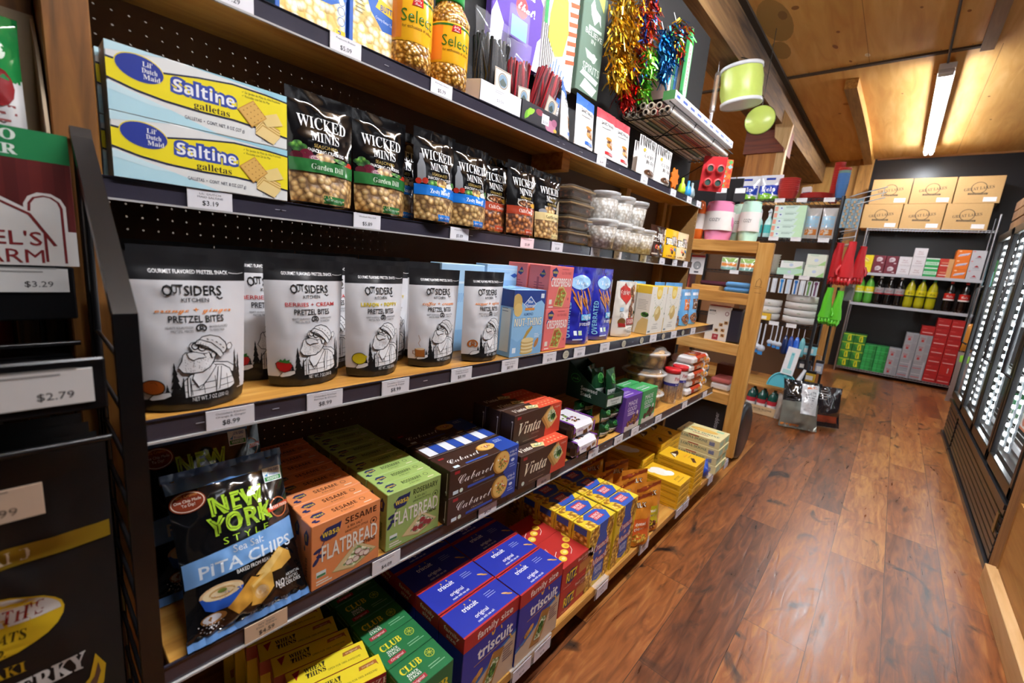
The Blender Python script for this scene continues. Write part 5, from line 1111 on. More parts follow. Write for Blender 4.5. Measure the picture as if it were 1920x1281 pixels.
# seaweed
@kind('seaweed pack', 'dark green seaweed snack packs')
def seapack():
    a = Art('foil').R(.4, .6, 7.2, 4.4, '#d7dad6').E(4, 8.6, 1.9, 1.9, '#2f7a34', 16).ring(4, 8.6, 1.7, 1.7, .2, '#7fc06a').T('Seaweed', 4, 3.6, .9, '#3b4a3c', 5.6, bold=.01).T('Snack', 4, 2.3, .9, '#3b4a3c', 4)
    return pouch('seaweed_pack', .08, .12, .034, M('#1d4a2c', 'foil'), a, 'pillow', seed=4, wr=.002, maxe=.02, nx=8, nz=12)
@kind('seaweed tray')
def seabox():
    e = empty('seaweed_tray'); g = M('#163a26'); mb = MB()
    d, w, h, hb = .2, .125, .055, .15
    mb.box(-d, -w/2, 0, 0, w/2, .002, g); mb.box(-.002, -w/2, 0, 0, w/2, h, g); mb.box(-d, -w/2, 0, -d+.002, w/2, hb, g)
    for y in (-w/2, w/2-.002): mb.add([(-d, y, 0), (0, y, 0), (0, y, h), (-.06, y, h+.01), (-d, y, hb), (-d, y+.002, 0), (0, y+.002, 0), (0, y+.002, h), (-.06, y+.002, h+.01), (-d, y+.002, hb)], [(0, 1, 2, 3, 4), (9, 8, 7, 6, 5), (2, 3, 8, 7), (3, 4, 9, 8)], g)
    Art().E(4.2, 8.6, 2.3, 1.7, '#123020', 20).ring(4.2, 8.6, 2.3, 1.7, .25, '#3f9a3e').T('gimMe', 4.2, 8.6, 1.2, '#6cc25a', 3.4, 'c').T('Seaweed', 11.4, 5.3, 1.7, '#dfe6dd', 8, bold=.02).T('Snack', 10.2, 3, 1.7, '#dfe6dd', 5.4, bold=.02).place(mb, plane((-d, -w/2, 0), (1, 0, 0), (0, 0, 1)))
    Art().R(1, .6, 10.4, 3, '#cfd6cf').T('Seaweed', 6.2, 2.7, .9, '#2b4a34', 6).T('Snack', 6.2, 1.4, .9, '#2b4a34', 4).R(1, 3.9, 4, 1.1, '#2f7a34').place(mb, plane((0, -w/2, 0), (0, 1, 0), (0, 0, 1))); mb.build('tray', e); return e
for i in range(4): put('seapack', .22-.002*i, 1.53+(.078 if i > 1 else 0), zd+.001+(i % 2)*.062, 'dark green seaweed pack in the %s stack under the tray, %s' % (('left', 'right')[i//2], ('bottom', 'top')[i % 2]), s=(1, 1, .51))
for i in range(4): put('seapack', .1, 1.52+(.078 if i > 1 else 0), zd+.001+(i % 2)*.062, 'dark green seaweed pack behind the %s stack under the tray, %s' % (('left', 'right')[i//2], ('bottom', 'top')[i % 2]), s=(1, 1, .51))
put('seabox', .235, 1.563, zd+.128, 'dark green seaweed snack tray perched on stacked packs', rz=-.08)
for i, (x, y, r) in enumerate(((.2, 1.592, .1), (.165, 1.55, -.1), (.12, 1.575, .2))): put('seapack', x, y, zd+.132, 'dark green seaweed pack standing in the tray, %s from its front' % nth(i), rz=r, ty=-.12, s=(1, 1.1, 1.15))
def made(nm, col, pic, tx):
    def f():
        a = Art().T('MADE', 7.2, 12.2, 2, '#f0edf4', 8.4).T('GOOD', 7.2, 9.6, 2, '#f0edf4', 8.4).lines(3.4, 7.7, 7.6, 2, .8, .4, '#d6cfe0').P([(2, 0), (15.5, 0), (15.5, 3), (12, 2), (2, 2.4)], '#dccfc0')
        for x, y in ((5, 3.2), (8, 4), (11, 3), (9.6, 5.4), (12.8, 4.8)): a.E(x, y, 1.6, 1.4, pic, 10)
        a.E(12.6, 7, .9, .9, '#e9e3dc', 12)
        return carton('granola_box', .155, .155, .08, M(col), a, Art().T('MADE GOOD', 6, 4, 1.4, '#e5dff0', 9).R(2, 1.6, 8, .5, '#d6cfe0'), Art().lines(1, 12, 5, 8, -1.1, .4, '#d6cfe0'))
    BUILD[nm] = (f, 'granola box', 'granola snack boxes beside the seaweed')
made('mg_p', '#5a3594', NUTS, ''); made('mg_g', '#3d9a56', CHOC, '')
put('mg_p', .255, 1.703, zd, 'purple granola snack box beside the seaweed packs'); put('mg_g', .255, 1.865, zd, 'green granola snack box beside the purple one'); put('mg_g', .17, 1.85, zd, 'green granola snack box behind the green and purple front ones')
@kind('cookie tub', 'round clear cookie tubs')
def cooktub():
    e = empty('cookie_tub'); b = MB(); b.lathe([(0, .003), (.088, .003), (.095, .055), (.09, .064), (0, .068)], COOK, 28); rr = random.Random(8)
    for i in range(11): a = i*2*PI/11; b.lathe([(0, .012), (.024, .008), (.026, 0), (.024, -.008), (0, -.012)], M(('#c79a58', '#b98846')[i % 2], 'matte'), 12, (.06*math.cos(a), .06*math.sin(a), .066+.004*(i % 2)))
    b.build('cookies', e)
    MB().lathe([(0, 0), (.094, 0), (.102, .066), (.11, .068), (.11, .073), (.1, .075), (.086, .096), (.06, .103), (0, .104)], clear('tub_dome', '#fff6ea', .04, .14), 32).build('clear_tub', e)
    MB().lathe([(.1, .064), (.113, .066), (.113, .073), (.1, .075)], clear('dome_rim', '#ffffff', .08, .4), 32).build('rim', e); return e
for i, l in enumerate(('bottom', 'middle', 'top')): put('cooktub', .115, 2.09, zd+.1045*i, 'round clear cookie tub, %s of its stack' % l)
@kind('wafer jar', 'jars of striped wafer sticks')
def piro():
    e = empty('wafer_jar'); s = MB(); rr = random.Random(6)
    for i in range(13):
        a = i*2.4; r = .028*math.sqrt((i+.5)/13); s.tube([(r*math.cos(a), r*math.sin(a), .004), (r*math.cos(a), r*math.sin(a), .12+.012*rr.random())], .0068, wood('wafer_roll', ['#3d2413', '#b9854a', '#dcb478'], 'X', 9, .6, 1.5, False), 8)
    s.build('wafer_sticks', e); MB().lathe([(0, 0), (.038, 0), (.039, .165), (0, .168)], clear('jar_plastic', '#ffffff', .05, .16), 24).build('clear_jar', e)
    MB().lathe([(.0, .186), (.038, .186), (.0415, .184), (.0415, .164), (.039, .163)], M('#c9262c', 'plastic'), 24).build('lid', e)
    l = MB(); l.lathe([(.0395, .105), (.0395, .16)], M('#e9e4e4', 'gloss'), 24); l.lathe([(.0398, .098), (.0398, .113)], M('#3b3a86', 'gloss'), 24)
    Art('gloss').T('Pirouline', 0, 0, 1.9, '#b3262e', 6.6, 's').T('Dark Chocolate', 0, -3.2, .7, '#e9e6f2', 5).place(l, lambda x, y, z: (.04*math.cos(x/.04)+z, .04*math.sin(x/.04), .137+y)); l.build('label', e); return e
put('piro', .2, 2.255, zd, 'jar of striped wafer sticks with red lid, nearer of two'); put('piro', .2, 2.365, zd, 'jar of striped wafer sticks with red lid, beside the wrapped wafers')
def waf(nm, c):
    def f():
        mb = MB(); mb.cbox(-.13, -.14, .001, 0, .14, .044, M('#ece7e4', 'film'), .012); mb.cbox(-.1305, -.085, .0004, .0006, .105, .0447, M(c, 'film'), .012)
        Art('film').T('Mini', 9, 2.3, 1.7, '#f4e6d4', 7, 's').E(15, 2.2, 2, 1.2, '#e8a24a', 12).place(mb, plane((.0009, -.085, 0), (0, 1, 0), (0, 0, 1))); Art('film').T('Mini', 9, 6, 3, '#f4e6d4', 9, 's').E(4, 4, 2.6, 2, '#e8a24a', 12).E(15.5, 9, 2.4, 1.8, '#e39a40', 12).place(mb, plane((0, -.085, .045), (0, 1, 0), (-1, 0, 0)))
        e = mb.build('wafer_pack'); MB().cbox(-.11, .138, .012, -.02, .158, .03, M('#e2dddb', 'film'), .003).build('end_seal', e); return e
    BUILD[nm] = (f, 'wafer pack', 'wrapped wafer packs stacked at the shelf end')
waf('waf_r', '#bd2f1e'); waf('waf_o', '#e08a1e')
for i in range(5): put('waf_r', .235-.006*(i % 2), 2.565+.006*((i*2) % 3), zd+.0455*i, 'red and white wafer pack, %s' % ('bottom of the stack by the wafer jars' if i == 0 else 'top of the stack by the wafer jars' if i == 4 else '%s from the bottom of the stack by the wafer jars' % nth(i)), s=(1, .92, 1))
for i in range(4): put('waf_o', .205, 2.79-.002*i, zd+.0455*i, 'orange wafer pack, %s' % ('bottom of the end stack' if i == 0 else 'top of the end stack' if i == 3 else '%s from the bottom of the end stack' % nth(i)), s=(1, .5, 1))
# ------------------------------------------------------------------ shelf E
ze = ZS['E']+.0008
@kind('cracker box', 'yellow wheat cracker boxes')
def wheatthins():
    W, H = 16.4, 20; t = Art(); t.P([(1.2, 4.3), (2.8, 4.6), (1.8, 2.2)], '#a3222a').T('WHEAT', 5.6, 3.6, 1.15, '#241c14', 4.2, 's', bold=.01).T('THINS', 5.6, 2.2, 1.15, '#241c14', 4, 's', bold=.01).T('OPEN FOR 100% AWESOME!', 11.4, 1.5, .5, '#4a3c14', 7).P([(11.4, 3), (15.2, 3.2), (15.6, 2.6), (15.4, 4.2), (11.6, 4)], '#a5622a').T('original', 13.4, 3.6, .5, '#f0dca8', 2.6)
    a = Art().R(0, 16.5, W, 3.5, '#a3222a').T('FAMILY SIZE', 9.5, 18.2, 1.6, '#ecd9c0', 15, 's').T('WHEAT', 9.5, 13.5, 2.6, '#241c14', 11, 's', bold=.01).T('THINS', 9.5, 10.4, 2.6, '#241c14', 10, 's', bold=.01)
    for i in range(6): a.P([(1.4+i*2.2, 3+(i % 2)*2), (4.0+i*2.2, 3.6+(i % 2)*2), (3.6+i*2.2, 6+(i % 2)*2), (1.2+i*2.2, 5.4+(i % 2)*2)], '#c58f3c')
    return carton('cracker_box', W/100, H/100, .052, M('#e9d22c'), a, t, Art().R(0, 15, 5.2, 5, '#a3222a'))
for i in range(7):
    put('wheatthins', .305-.0565*i, .392-.008*i, ze, 'yellow wheat cracker box, %s of its slanted row' % ('front' if i == 0 else '%s from the front' % nth(i)), rz=-.22)
@kind('cracker box', 'green cracker boxes')
def club():
    W, H = 12.4, 19.5; t = Art().T('CLUB', 4.2, 5.3, 1.7, '#e2d02e', 5.4, 's', bold=.01).T('SNACK', 3.6, 3.6, .7, '#eef0e8', 2.8, 'b').T('STACKS', 3.6, 2.7, .7, '#eef0e8', 3, 'b').P([(1.2, .8), (5.6, .9), (5.6, 2), (1.2, 1.9)], '#a32a34').T('Original', 3.4, 1.4, .6, '#f3e4e4', 3.2).ring(9.4, 5.2, 1.1, 1.1, .16, '#b9c23a')
    for i in range(8): an = i*PI/4; t.L_([(9.4, 5.2), (9.4+1*math.cos(an), 5.2+1*math.sin(an))], .12, '#b9c23a')
    t.lines(7, 2.4, 4.4, 2, .7, .2, '#8fb592')
    a = Art().T('CLUB', 6.2, 14.6, 3, '#e2d02e', 9.6, 's', bold=.01).E(6, 6, 3.6, 3, '#d5a24a', 14).R(1.5, 10, 6, 1.4, '#a32a34')
    return carton('cracker_box', W/100, H/100, .078, M('#1f6b3b'), a, t, Art().lines(1, 17, 6, 9, -1.6, .4, '#8fb592'))
for i in range(6): put('club', .398-.0795*i, .54, ze, 'green cracker box with yellow lettering, %s of its row' % ('front' if i == 0 else '%s from the front' % nth(i)))
@kind('cracker box', 'blue and red cracker boxes')
def triscuit():
    W, H = 19.8, 23; a = Art().R(0, 18.8, W, 4.2, '#b02a2a').T('family size', 11, 20.8, 2, '#f0e4dc', 13, bold=.016).P([(0, 0), (W, 0), (W, 12.2), (13, 10.2), (6, 6.4), (0, 4.4)], '#c9b49a').P([(0, 4.4), (6, 6.4), (13, 10.2), (W, 12.2), (W, 13), (13, 11.2), (6, 7.4), (0, 5.6)], '#2d74b8').T('triscuit', 11.6, 15, 3.4, '#f2f1ef', 13, bold=.025).L_([(4, 12.3), (17, 12.9)], .18, '#d9a94a')
    for x, y, r in ((10, 18, .4), (10.6, 18.1, -.4), (13.4, 17.8, .3), (17.4, 12.6, .7), (18, 11.6, 1)): a.E(x, y, .28, .75, '#e0b04a', 8, rot=r)
    for k, c in ((0, '#a36e30'), (.35, '#c99349')): a.P([(6.2+k, 1.8+k), (11+k, 1+k), (15.4-k, 10.6-k), (11-k, 11.6-k)], c)
    for i in range(7): u = (i+.5)/7; a.L_([(6.5+4.6*u, 1.9-.7*u), (11.2+3.8*u, 11.1-.7*u)], .2, '#8a5a24')
    a.P([(8, 3.4), (11, 2.8), (13.6, 8.6), (11, 9.6)], SLAW).E(11, 6.2, 1.3, 2, PLANT, 10, rot=-.3).E(4.8, 8, 1.6, 1, '#c08a3e', 10, rot=.6).E(6.2, 9, 1.4, .9, '#cf9c4e', 10, rot=.7).lines(15, 5.6, 4, 6, -.8, .3, '#6a5a6e', 2).ring(3, 6.8, 1.6, 1.5, .15, '#7a6a5c')
    t = Art().R(0, 0, W, .5, '#b02a2a').T('triscuit', 7.6, 6.6, 1.5, '#f0f0f4', 5, bold=.02).T('original', 8.6, 3.2, 1.2, '#f0f0f4', 4.4, bold=.012).T('made with sea salt', 8.8, 1.6, .7, '#f0f0f4', 5.6, bold=.01).E(17.6, 3.4, 1, .3, '#dcae6a', 10, rot=-.6).E(18.4, 2.6, 1, .3, '#c9944c', 10, rot=-.6).lines(13, 6.8, 3.4, 3, .7, .16, '#a9b4e0').R(0, 8.7, W, .5, '#b02a2a')
    for x, y in ((7, 7.8), (9, 7.9)): t.E(x, y, .2, .35, '#e0b04a', 6)
    l = Art().R(0, 18.8, 9.2, 4.2, '#b02a2a').T('family', 4.6, 21.6, 1.2, '#f0e4dc', 5.6, bold=.012).T('size', 4.6, 20, 1.2, '#f0e4dc', 3.4, bold=.012)
    return carton('cracker_box', W/100, H/100, .0915, M('#2331a0'), a, t, l)
for c in range(2):
    for i in range(5): put('triscuit', .402-.0945*i+.004*c, .728+.2005*c, ze, 'blue and red cracker box, %s of the %s row' % (('front' if i == 0 else '%s from the front' % nth(i)), ('near', 'far')[c]), grp='blue and red cracker boxes on the base')
@kind('cracker box', 'red cracker boxes with yellow lettering')
def ritz():
    W, H = 18.6, 9; a = Art().T('fresh stacks', 12.6, 7.6, 1.1, '#f3e6e0', 7.6, bold=.012).T('original', 13.4, 6.3, .6, '#f3e6e0', 3).E(5.4, 4, 2.9, 2.6, '#2b2a6a', 20).T('RITZ', 5.6, 4.2, 3.2, '#e8d026', 6, bold=.03, out='#1d1a3a', ow=.04).R(10, 2, 6.6, 3.6, '#c08040').lines(10.1, 5.2, 6.4, 9, -.4, .12, '#8f5a26', 3).R(17, 6.4, 1, 1.8, '#f3e6e0').T('Crackers', 3.6, 1, .7, '#e9b9a8', 4, 'i')
    t = Art()
    for i, (x, y) in enumerate(((4, 3), (7, 4.6), (10, 6.2), (13, 8))): t.E(x, y, 1.5, 1.3, '#e9c23a', 14).E(x+.2, y-.1, .8, .6, '#f4dd8a' if i < 2 else '#d59a2e', 10)
    t.E(15.4, 10, 1.6, 1.5, '#e9c23a', 18).ring(15.4, 10, 1.2, 1.1, .15, '#8a6a1c').L_([(2, 3.4), (3, 5.4), (5, 6.4)], .2, '#f0dcd0').L_([(8, 2.6), (10, 3.6), (11, 5)], .2, '#f0dcd0').T('on-the-go crackers', 1.6, 6, .8, '#f3e6e0', 8, rot=1.2)
    return carton('cracker_box', W/100, H/100, .128, M('#b12a26'), a, t, Art().lines(2, 7, 8, 3, -2, .6, '#d98a7a'))
for c in range(2):
    for r in range(2): put('ritz', .392-.1285*c, 1.15, ze+.0905*r, 'red cracker box with yellow lettering, %s one in the %s stack' % (('lower', 'upper')[r], ('front', 'back')[c]))
@kind('popcorn box', 'yellow and blue popcorn cluster boxes')
def crunch():
    W, H = 17, 24.5; a = Art(); a.E(4, 21, 4, 4, CLUST, 14).E(13, 20, 3.6, 5, CLUST, 14).E(3, 6, 3.4, 8, CLUST, 14).E(14.4, 7, 2.8, 8, CLUST, 14)
    a.P([(6, 24.5), (12, 24.5), (11.4, 20), (12.6, 17.4), (13.6, 13), (12.4, 8.4), (12.6, 2.6), (9, 1.2), (5.4, 2.6), (5.8, 8.4), (4, 13), (5.2, 17.4), (6.6, 20)], '#2f55b0')
    for i, (s, y, c) in enumerate((('Crunch', 15.4, 0), ('n', 12.7, 0), ('Munch', 10, 0))): a.T(s, 8.8, y, 2.5 if i != 1 else 1.5, '#f3ece6', 10.5 if i != 1 else 1.6, 'i', out='#b02226', ow=.07)
    a.T('BUTTERY', 9, 6.6, 1.3, '#dce4f4', 5.4, 'b').T('TOFFEE', 9, 5, 1.3, '#dce4f4', 4.6, 'b').T('popcorn', 9, 3, .9, '#e9d24a', 4.6)
    t = Art(); t.E(4, 2, 3.6, 1.8, CLUST, 12).E(13.6, 5.6, 3, 1.6, CLUST, 12).E(3, 5.8, 2.6, 1.2, CLUST, 12).P([(5, 0), (13, 0), (15.6, 3.4), (12.6, 6.6), (6, 6.9), (3.4, 5.2), (5, 3.4)], '#2f55b0').P([(6.6, 2), (12.4, 2), (11.8, 3.4), (12.4, 5.4), (6.6, 5.4), (7, 3.6)], '#c7303a').T('MUNCH', 9.5, 4.2, 1.2, '#f3ece6', 4.6, 'b').T('CRUNCH', 9.5, 2.8, 1, '#f3ece6', 4.2, 'b')
    l = Art().E(3.4, 5, 2.6, 5, CLUST, 12).E(3.6, 19, 2.8, 4, CLUST, 12).R(.8, 21.6, 5, 2.4, '#2f55b0').lines(1, 14, 5, 6, -1, .3, '#b0902a')
    return carton('popcorn_box', W/100, H/100, .072, M('#e9c930'), a, t, l)
for c in range(2):
    for i in range(5): put('crunch', .392-.075*i+.003*c, 1.29+.181*c, ze, 'yellow and blue popcorn cluster box, %s of the %s row' % (('front' if i == 0 else '%s from the front' % nth(i)), ('near', 'far')[c]))
def candybag(nm, c2, pic):
    def f():
        a = Art('film').P([(2, 3), (12, 3), (12.6, 11), (1.4, 11)], c2).T('MILK', 7, 16.6, 1.7, '#f3ecd9', 7, 'b', out='#5a2a14', ow=.05).T('caramel', 7, 9, 1.2, '#f3ecd9', 6, 'b').T('chews', 7, 7, 1.2, '#f3ecd9', 5, 'b').E(7, 3.4, 4, 2, pic, 12).P([(.2, 17.4), (13.8, 20), (13.8, 21.4), (.2, 19)], '#8a3a1c')
        return pouch('candy_bag', .14, .215, .055, M('#d98a2c', 'film'), a, seed=len(nm), wr=.004, parts=((.88, 1, 'top_flap'),), maxe=.022, nx=10, nz=16)
    BUILD[nm] = (f, 'candy bag', 'orange candy bags with brown tops')
candybag('cb_o', '#d9622c', CLUST); candybag('cb_y', '#c2b41e', NUTS); candybag('cb_b', '#8a4a1e', CHOC)
for i, (k, x, y, r, l) in enumerate((('cb_o', .385, 1.615, -.5, 'orange candy bag at the front beside the popcorn boxes'), ('cb_y', .375, 1.745, -.4, 'orange candy bag with olive panel at the front'), ('cb_b', .3, 1.66, -.3, 'brown candy bag behind the front orange one'), ('cb_y', .28, 1.8, -.5, 'orange candy bag with olive panel in the second row'), ('cb_b', .2, 1.66, -.2, 'brown candy bag in the third row'), ('cb_o', .18, 1.82, -.4, 'orange candy bag in the third row'), ('cb_b', .09, 1.75, -.3, 'brown candy bag at the back of its cluster'))): put(k, x, y, ze, l, rz=r, ty=-.1)
def yel(nm, deco):
    def f(): return carton('biscuit_box', .145, .031, .2, M('#e8b520'), Art().R(1, .8, 12, .4, '#b9851a').T('BISCUIT', 7, 1.8, .7, '#7a4a14', 4), deco, Art().R(1, .8, 18, .4, '#b9851a').lines(2, 1.7, 9, 1, 1, .3, '#8a5a1a'), c=.0015)
    BUILD[nm] = (f, 'biscuit box', None)
yel('yb_w', Art().E(7, 13, 4, 5, '#f3efe4', 14).E(9, 9, 3, 2.4, '#fbf7ee', 12).E(4, 16, 2, 2, '#f7f1e2', 10).T('PETIT', 7, 4.2, 1.2, '#7a4a14', 6, 's').R(3, 2, 8, .5, '#b9851a'))
yel('yb_c', Art().P([(2, 12), (6, 16), (12.6, 14.4), (9.6, 12.6), (6.6, 12)], '#4a2a16').P([(2.6, 11.6), (6, 15.4), (7, 13)], '#f3e8cc').T('choco', 9, 9, 1.3, '#d9622c', 5, 'c').P([(4, 3), (8.6, 6), (9.6, 4.4), (5, 1.6)], '#4a2a16').T('Leibniz', 10, 7, .9, '#7a4a14', 4))
for c, (x, y) in enumerate(((.41, 2.08), (.2, 2.12))):
    for i in range(4+(c == 1)): put('yb_w', x, y, ze+.0318*i, 'yellow biscuit box with white flower print, %s in the %s stack' % (('bottom one' if i == 0 else 'top one' if i == 3+(c == 1) else '%s from the bottom' % nth(i)), ('front', 'back')[c]), grp='yellow biscuit boxes with white print')
for c, (x, y) in enumerate(((.41, 2.285), (.205, 2.33), (.2, 2.48))):
    for i in range(5 if c == 0 else 6): put('yb_c', x, y, ze+.0318*i, 'yellow biscuit box with dark chocolate print, %s in the %s stack' % (('bottom one' if i == 0 else 'top one' if i == (4 if c == 0 else 5) else '%s from the bottom' % nth(i)), ('front', 'middle', 'back')[c]), grp='yellow biscuit boxes with chocolate print')
@kind('shortbread box', 'pale yellow shortbread boxes')
def lorna():
    l = Art().T('LORNA DOONE', 10.5, 2.9, 1.6, '#1f5f5a', 15, 's').R(7, 4, 6, .6, '#a3322c').R(19, 1.2, 3, 2.4, '#7f86a8').lines(19.2, 3.2, 2.6, 5, -.45, .18, '#d9d9c8')
    t = Art().T('LORNA DOONE', 8, 18.5, 2, '#1f5f5a', 13, 's').E(8, 12, 5.5, 3, '#e2b04a', 14).P([(3, 12), (8, 15), (13, 12.4), (8, 9)], '#edc568').R(9, 2, 5, 3, '#9fc9a8')
    mb = carton('shortbread_box', .2, .049, .245, M('#e3d9a2'), Art().R(1, .8, 7, 3.2, '#b9d6bc').R(12, 1, 6, 3, '#9fc9a8'), None, None, fin=False)
    Art().T('LORNA DOONE', 12, 6.5, 2.6, '#1f5f5a', 21, 's').E(12, 12, 8, 3, '#e2b04a', 16).P([(5, 12), (12, 15), (19, 12.6), (12, 9.4)], '#edc568').R(18, 15, 4, 3, '#9fc9a8').R(8, 3, 9, .8, '#a3322c').place(mb, plane((-.245, -.1, .049), (1, 0, 0), (0, 1, 0))); l.place(mb, plane((-.245, -.1, 0), (1, 0, 0), (0, 0, 1))); return mb.build('shortbread_box')
for i in range(4): put('lorna', .42-.004*(i % 2), 2.66+.002*i, ze+.0495*i, 'pale yellow shortbread box, %s of the stack at the far end' % ('bottom' if i == 0 else 'top' if i == 3 else '%s from the bottom' % nth(i)))
o = pouch('snack_bag', .13, .09, .05, M('#1f4fc0', 'film'), None, 'pillow', seed=2, wr=.006, nx=8, nz=8); o.location = (.385, 2.463, ze+.006); o.rotation_euler = (0, -.2, -.2); tag(o, 'small crumpled blue bag between the biscuit and shortbread stacks', 'bag')
# ------------------------------------------------------------------ shelf A (top)
zt = ZS['A']+.0015
@kind('popcorn box', 'blue and yellow microwave popcorn boxes')
def popbox():
    W, H = 15, 19; a = Art(); a.P([(.9, 0), (W-.3, 0), (W-.3, 10), (.9, 16)], POPC).P([(3.6, H), (W, H), (W, 8.6), (11.5, 6.6), (8.4, 6.4), (5.2, 9.6), (3.4, 14)], '#2b62b8')
    a.P([(5.4, 15), (8, 11), (11, 10), (14, 9.4), (14.6, 15), (10, 18)], POPC).P([(6.4, 10.8), (12.6, 9.6), (13, 11.6), (7.4, 13)], '#efc224').T('BUTTER', 10, 11.2, 1.2, '#2a4f9c', 4.6, 'b').T('Creamy Butter Taste', 9, 8.6, .6, '#e9eef6', 5, rot=-.1).R(W-2.4, .2, 2.2, 2.2, '#efc224').T('3', W-1.6, 1.4, 1.6, '#2a4f9c', .8, 'b').lines(1.4, 8, 2.4, 5, -.8, .25, '#8a7f50')
    for y in (4.2, 6.2, 8.2): a.ring(W-1.2, y, .8, .85, .14, '#4a86d0').E(W-1.2, y, .6, .65, '#dbe8f6', 10)
    a.T('PERFECT', 8, 16.6, 1.4, '#f2f4f8', 9, 'b')
    return carton('popcorn_box', W/100, H/100, .055, M('#2a5bb0'), a, None, Art().R(0, 0, 5.5, 19, '#2f6ec4'))
put('popbox', -.035, .468, zt, 'blue and yellow microwave popcorn box, nearer one on the top shelf'); put('popbox', -.035, .625, zt, 'blue and yellow microwave popcorn box beside the kernel jars')
@kind('kernel jar', 'jars of popcorn kernels')
def kernjar():
    e = empty('kernel_jar'); P = [(0, 0), (.05, .0), (.057, .01), (.057, .05), (.054, .06), (.054, .145), (.057, .155), (.057, .17), (.045, .195), (.036, .205)]
    b = MB(); b.lathe(P+[(.036, .222)], KERN, 32); b.build('jar', e)
    l = MB(); l.lathe([(.0565, .055), (.0572, .06), (.0572, .148), (.0565, .152)], M('#f0b023', 'gloss'), 32)
    a = Art('gloss').R(-7, 3.9, 14, .5, '#2f6a2c').R(-7, -4.4, 3.4, 8.2, '#ec8a2c').P([(-1.4, 2.6), (1.4, 2.8), (1.2, 4.4), (-1, 4.2)], '#c4282c').T('Jolly', 0, 3.9, .6, '#f3e6dc', 1.8, 'c').T('Time', 0, 3.1, .6, '#f3e6dc', 1.6, 'c').T('Select', .4, .4, 2.6, '#3f6a24', 8.4).T('for enthusiasts of yellow', .5, -1.8, .7, '#5a3c1c', 8)
    a.place(l, lambda x, y, z: ((.0573+z)*math.cos(x/.0573), (.0573+z)*math.sin(x/.0573), .104+y), .0003, .012); l.build('label', e)
    MB().lathe([(0, .243), (.036, .243), (.039, .24), (.039, .212), (.036, .21)], M('#2f9a4a', 'plastic'), 28).build('lid', e); return e
put('kernjar', -.05, .717, zt, 'jar of popcorn kernels with yellow label, nearer one', rz=-.25, s=1.04); put('kernjar', -.05, .845, zt, 'jar of popcorn kernels with green lid and yellow label, farther one', rz=-.3)
LICK = lumps('black_licorice', ['#2b2626', '#141112', '#040404'], 60, .25, .5, .5, (1, 1, .06)); LICR = lumps('red_licorice', ['#d4323c', '#ac1e2a', '#5c0c14'], 70, .25, .5, .5, (1, 1, .06))
def licbag(nm, mt, tx):
    def f():
        e = empty('licorice_bag'); rr = random.Random(4); m = MB()
        for i in range(46): x, y = (rr.random()-.5)*.05, (rr.random()-.5)*.135; m.tube([(x, y, .006), (x+rr.gauss(0, .004), y+rr.gauss(0, .004), .09), (x+rr.gauss(0, .006), y+rr.gauss(0, .008), (.19)+rr.random()*.02)], .0058, mt, 6)
        m.build('licorice_sticks', e); b = pouch('clear_bag', .155, .27, .07, clear('licorice_film', '#ffffff', .06, .07), None, 'pillow', nx=10, nz=14, seed=3, wr=.004); b.parent = e; b.location = (0, 0, .001)
        c = MB().cbox(.036, -.045, .012, .0372, .045, .135, M('#d9cdbb', 'paper'), .0004); Art('paper').ring(4.5, 8.6, 2.5, 2.5, .25, '#4a3a2a').E(4.5, 8.6, 2.2, 2.2, '#6f8aa0', 20).P([(2.6, 8), (4.4, 9.6), (6.4, 8), (5.6, 6.9), (3.4, 6.9)], '#3c4a44').T(tx, 4.5, 4.9, .7, '#3a2f28', 6.4, 's').T('Twists', 4.5, 3.9, .6, '#3a2f28', 3, 's').lines(1.2, 3, 6.4, 6, -.45, .15, '#9a8f80').R(5.6, .3, 2.4, .9, '#5a5048').L_([(.2, .2), (8.8, .2), (8.8, 12), (.2, 12)], .2, '#5a2a1c', True).place(c, plane((.0372, -.045, .012), (0, 1, 0), (0, 0, 1))); k = c.build('label', e); k.location = (.006, .012, 0); k.scale = (1, .85, .85); return e
    BUILD[nm] = (f, 'licorice bag', 'clear bags of licorice twists')
licbag('lic_b', LICK, 'Black Licorice'); licbag('lic_r', LICR, 'Strawberry')
def tray(nm, w, h, d, mt, lab, y, art=None):
    mb = MB(); mb.box(-d, -w/2, 0, 0, w/2, .002, mt); mb.box(-.002, -w/2, 0, 0, w/2, h, mt); mb.box(-d, -w/2, 0, -d+.002, w/2, h*1.5, mt)
    for q in (-w/2, w/2-.002): mb.add([(-d, q, 0), (0, q, 0), (0, q, h), (-d, q, h*1.5), (-d, q+.002, 0), (0, q+.002, 0), (0, q+.002, h), (-d, q+.002, h*1.5)], [(0, 1, 2, 3), (7, 6, 5, 4), (2, 6, 7, 3)], mt)
    if art: art.clip(w, h).place(mb, plane((0, -w/2, 0), (0, 1, 0), (0, 0, 1)))
    o = mb.build(nm); o.location = (.0, y, zt); return tag(o, lab, 'display tray')
tray('display_tray', .178, .056, .16, M('#dcd9dc'), 'plain white display tray holding the black licorice', 1.02, Art().R(5, 1, 6.4, 3.6, '#eceaee').T('$3.59', 8.4, 2, .8, '#8a868c', 3).lines(6, 4, 4, 2, -.5, .15, '#a9a5ab'))
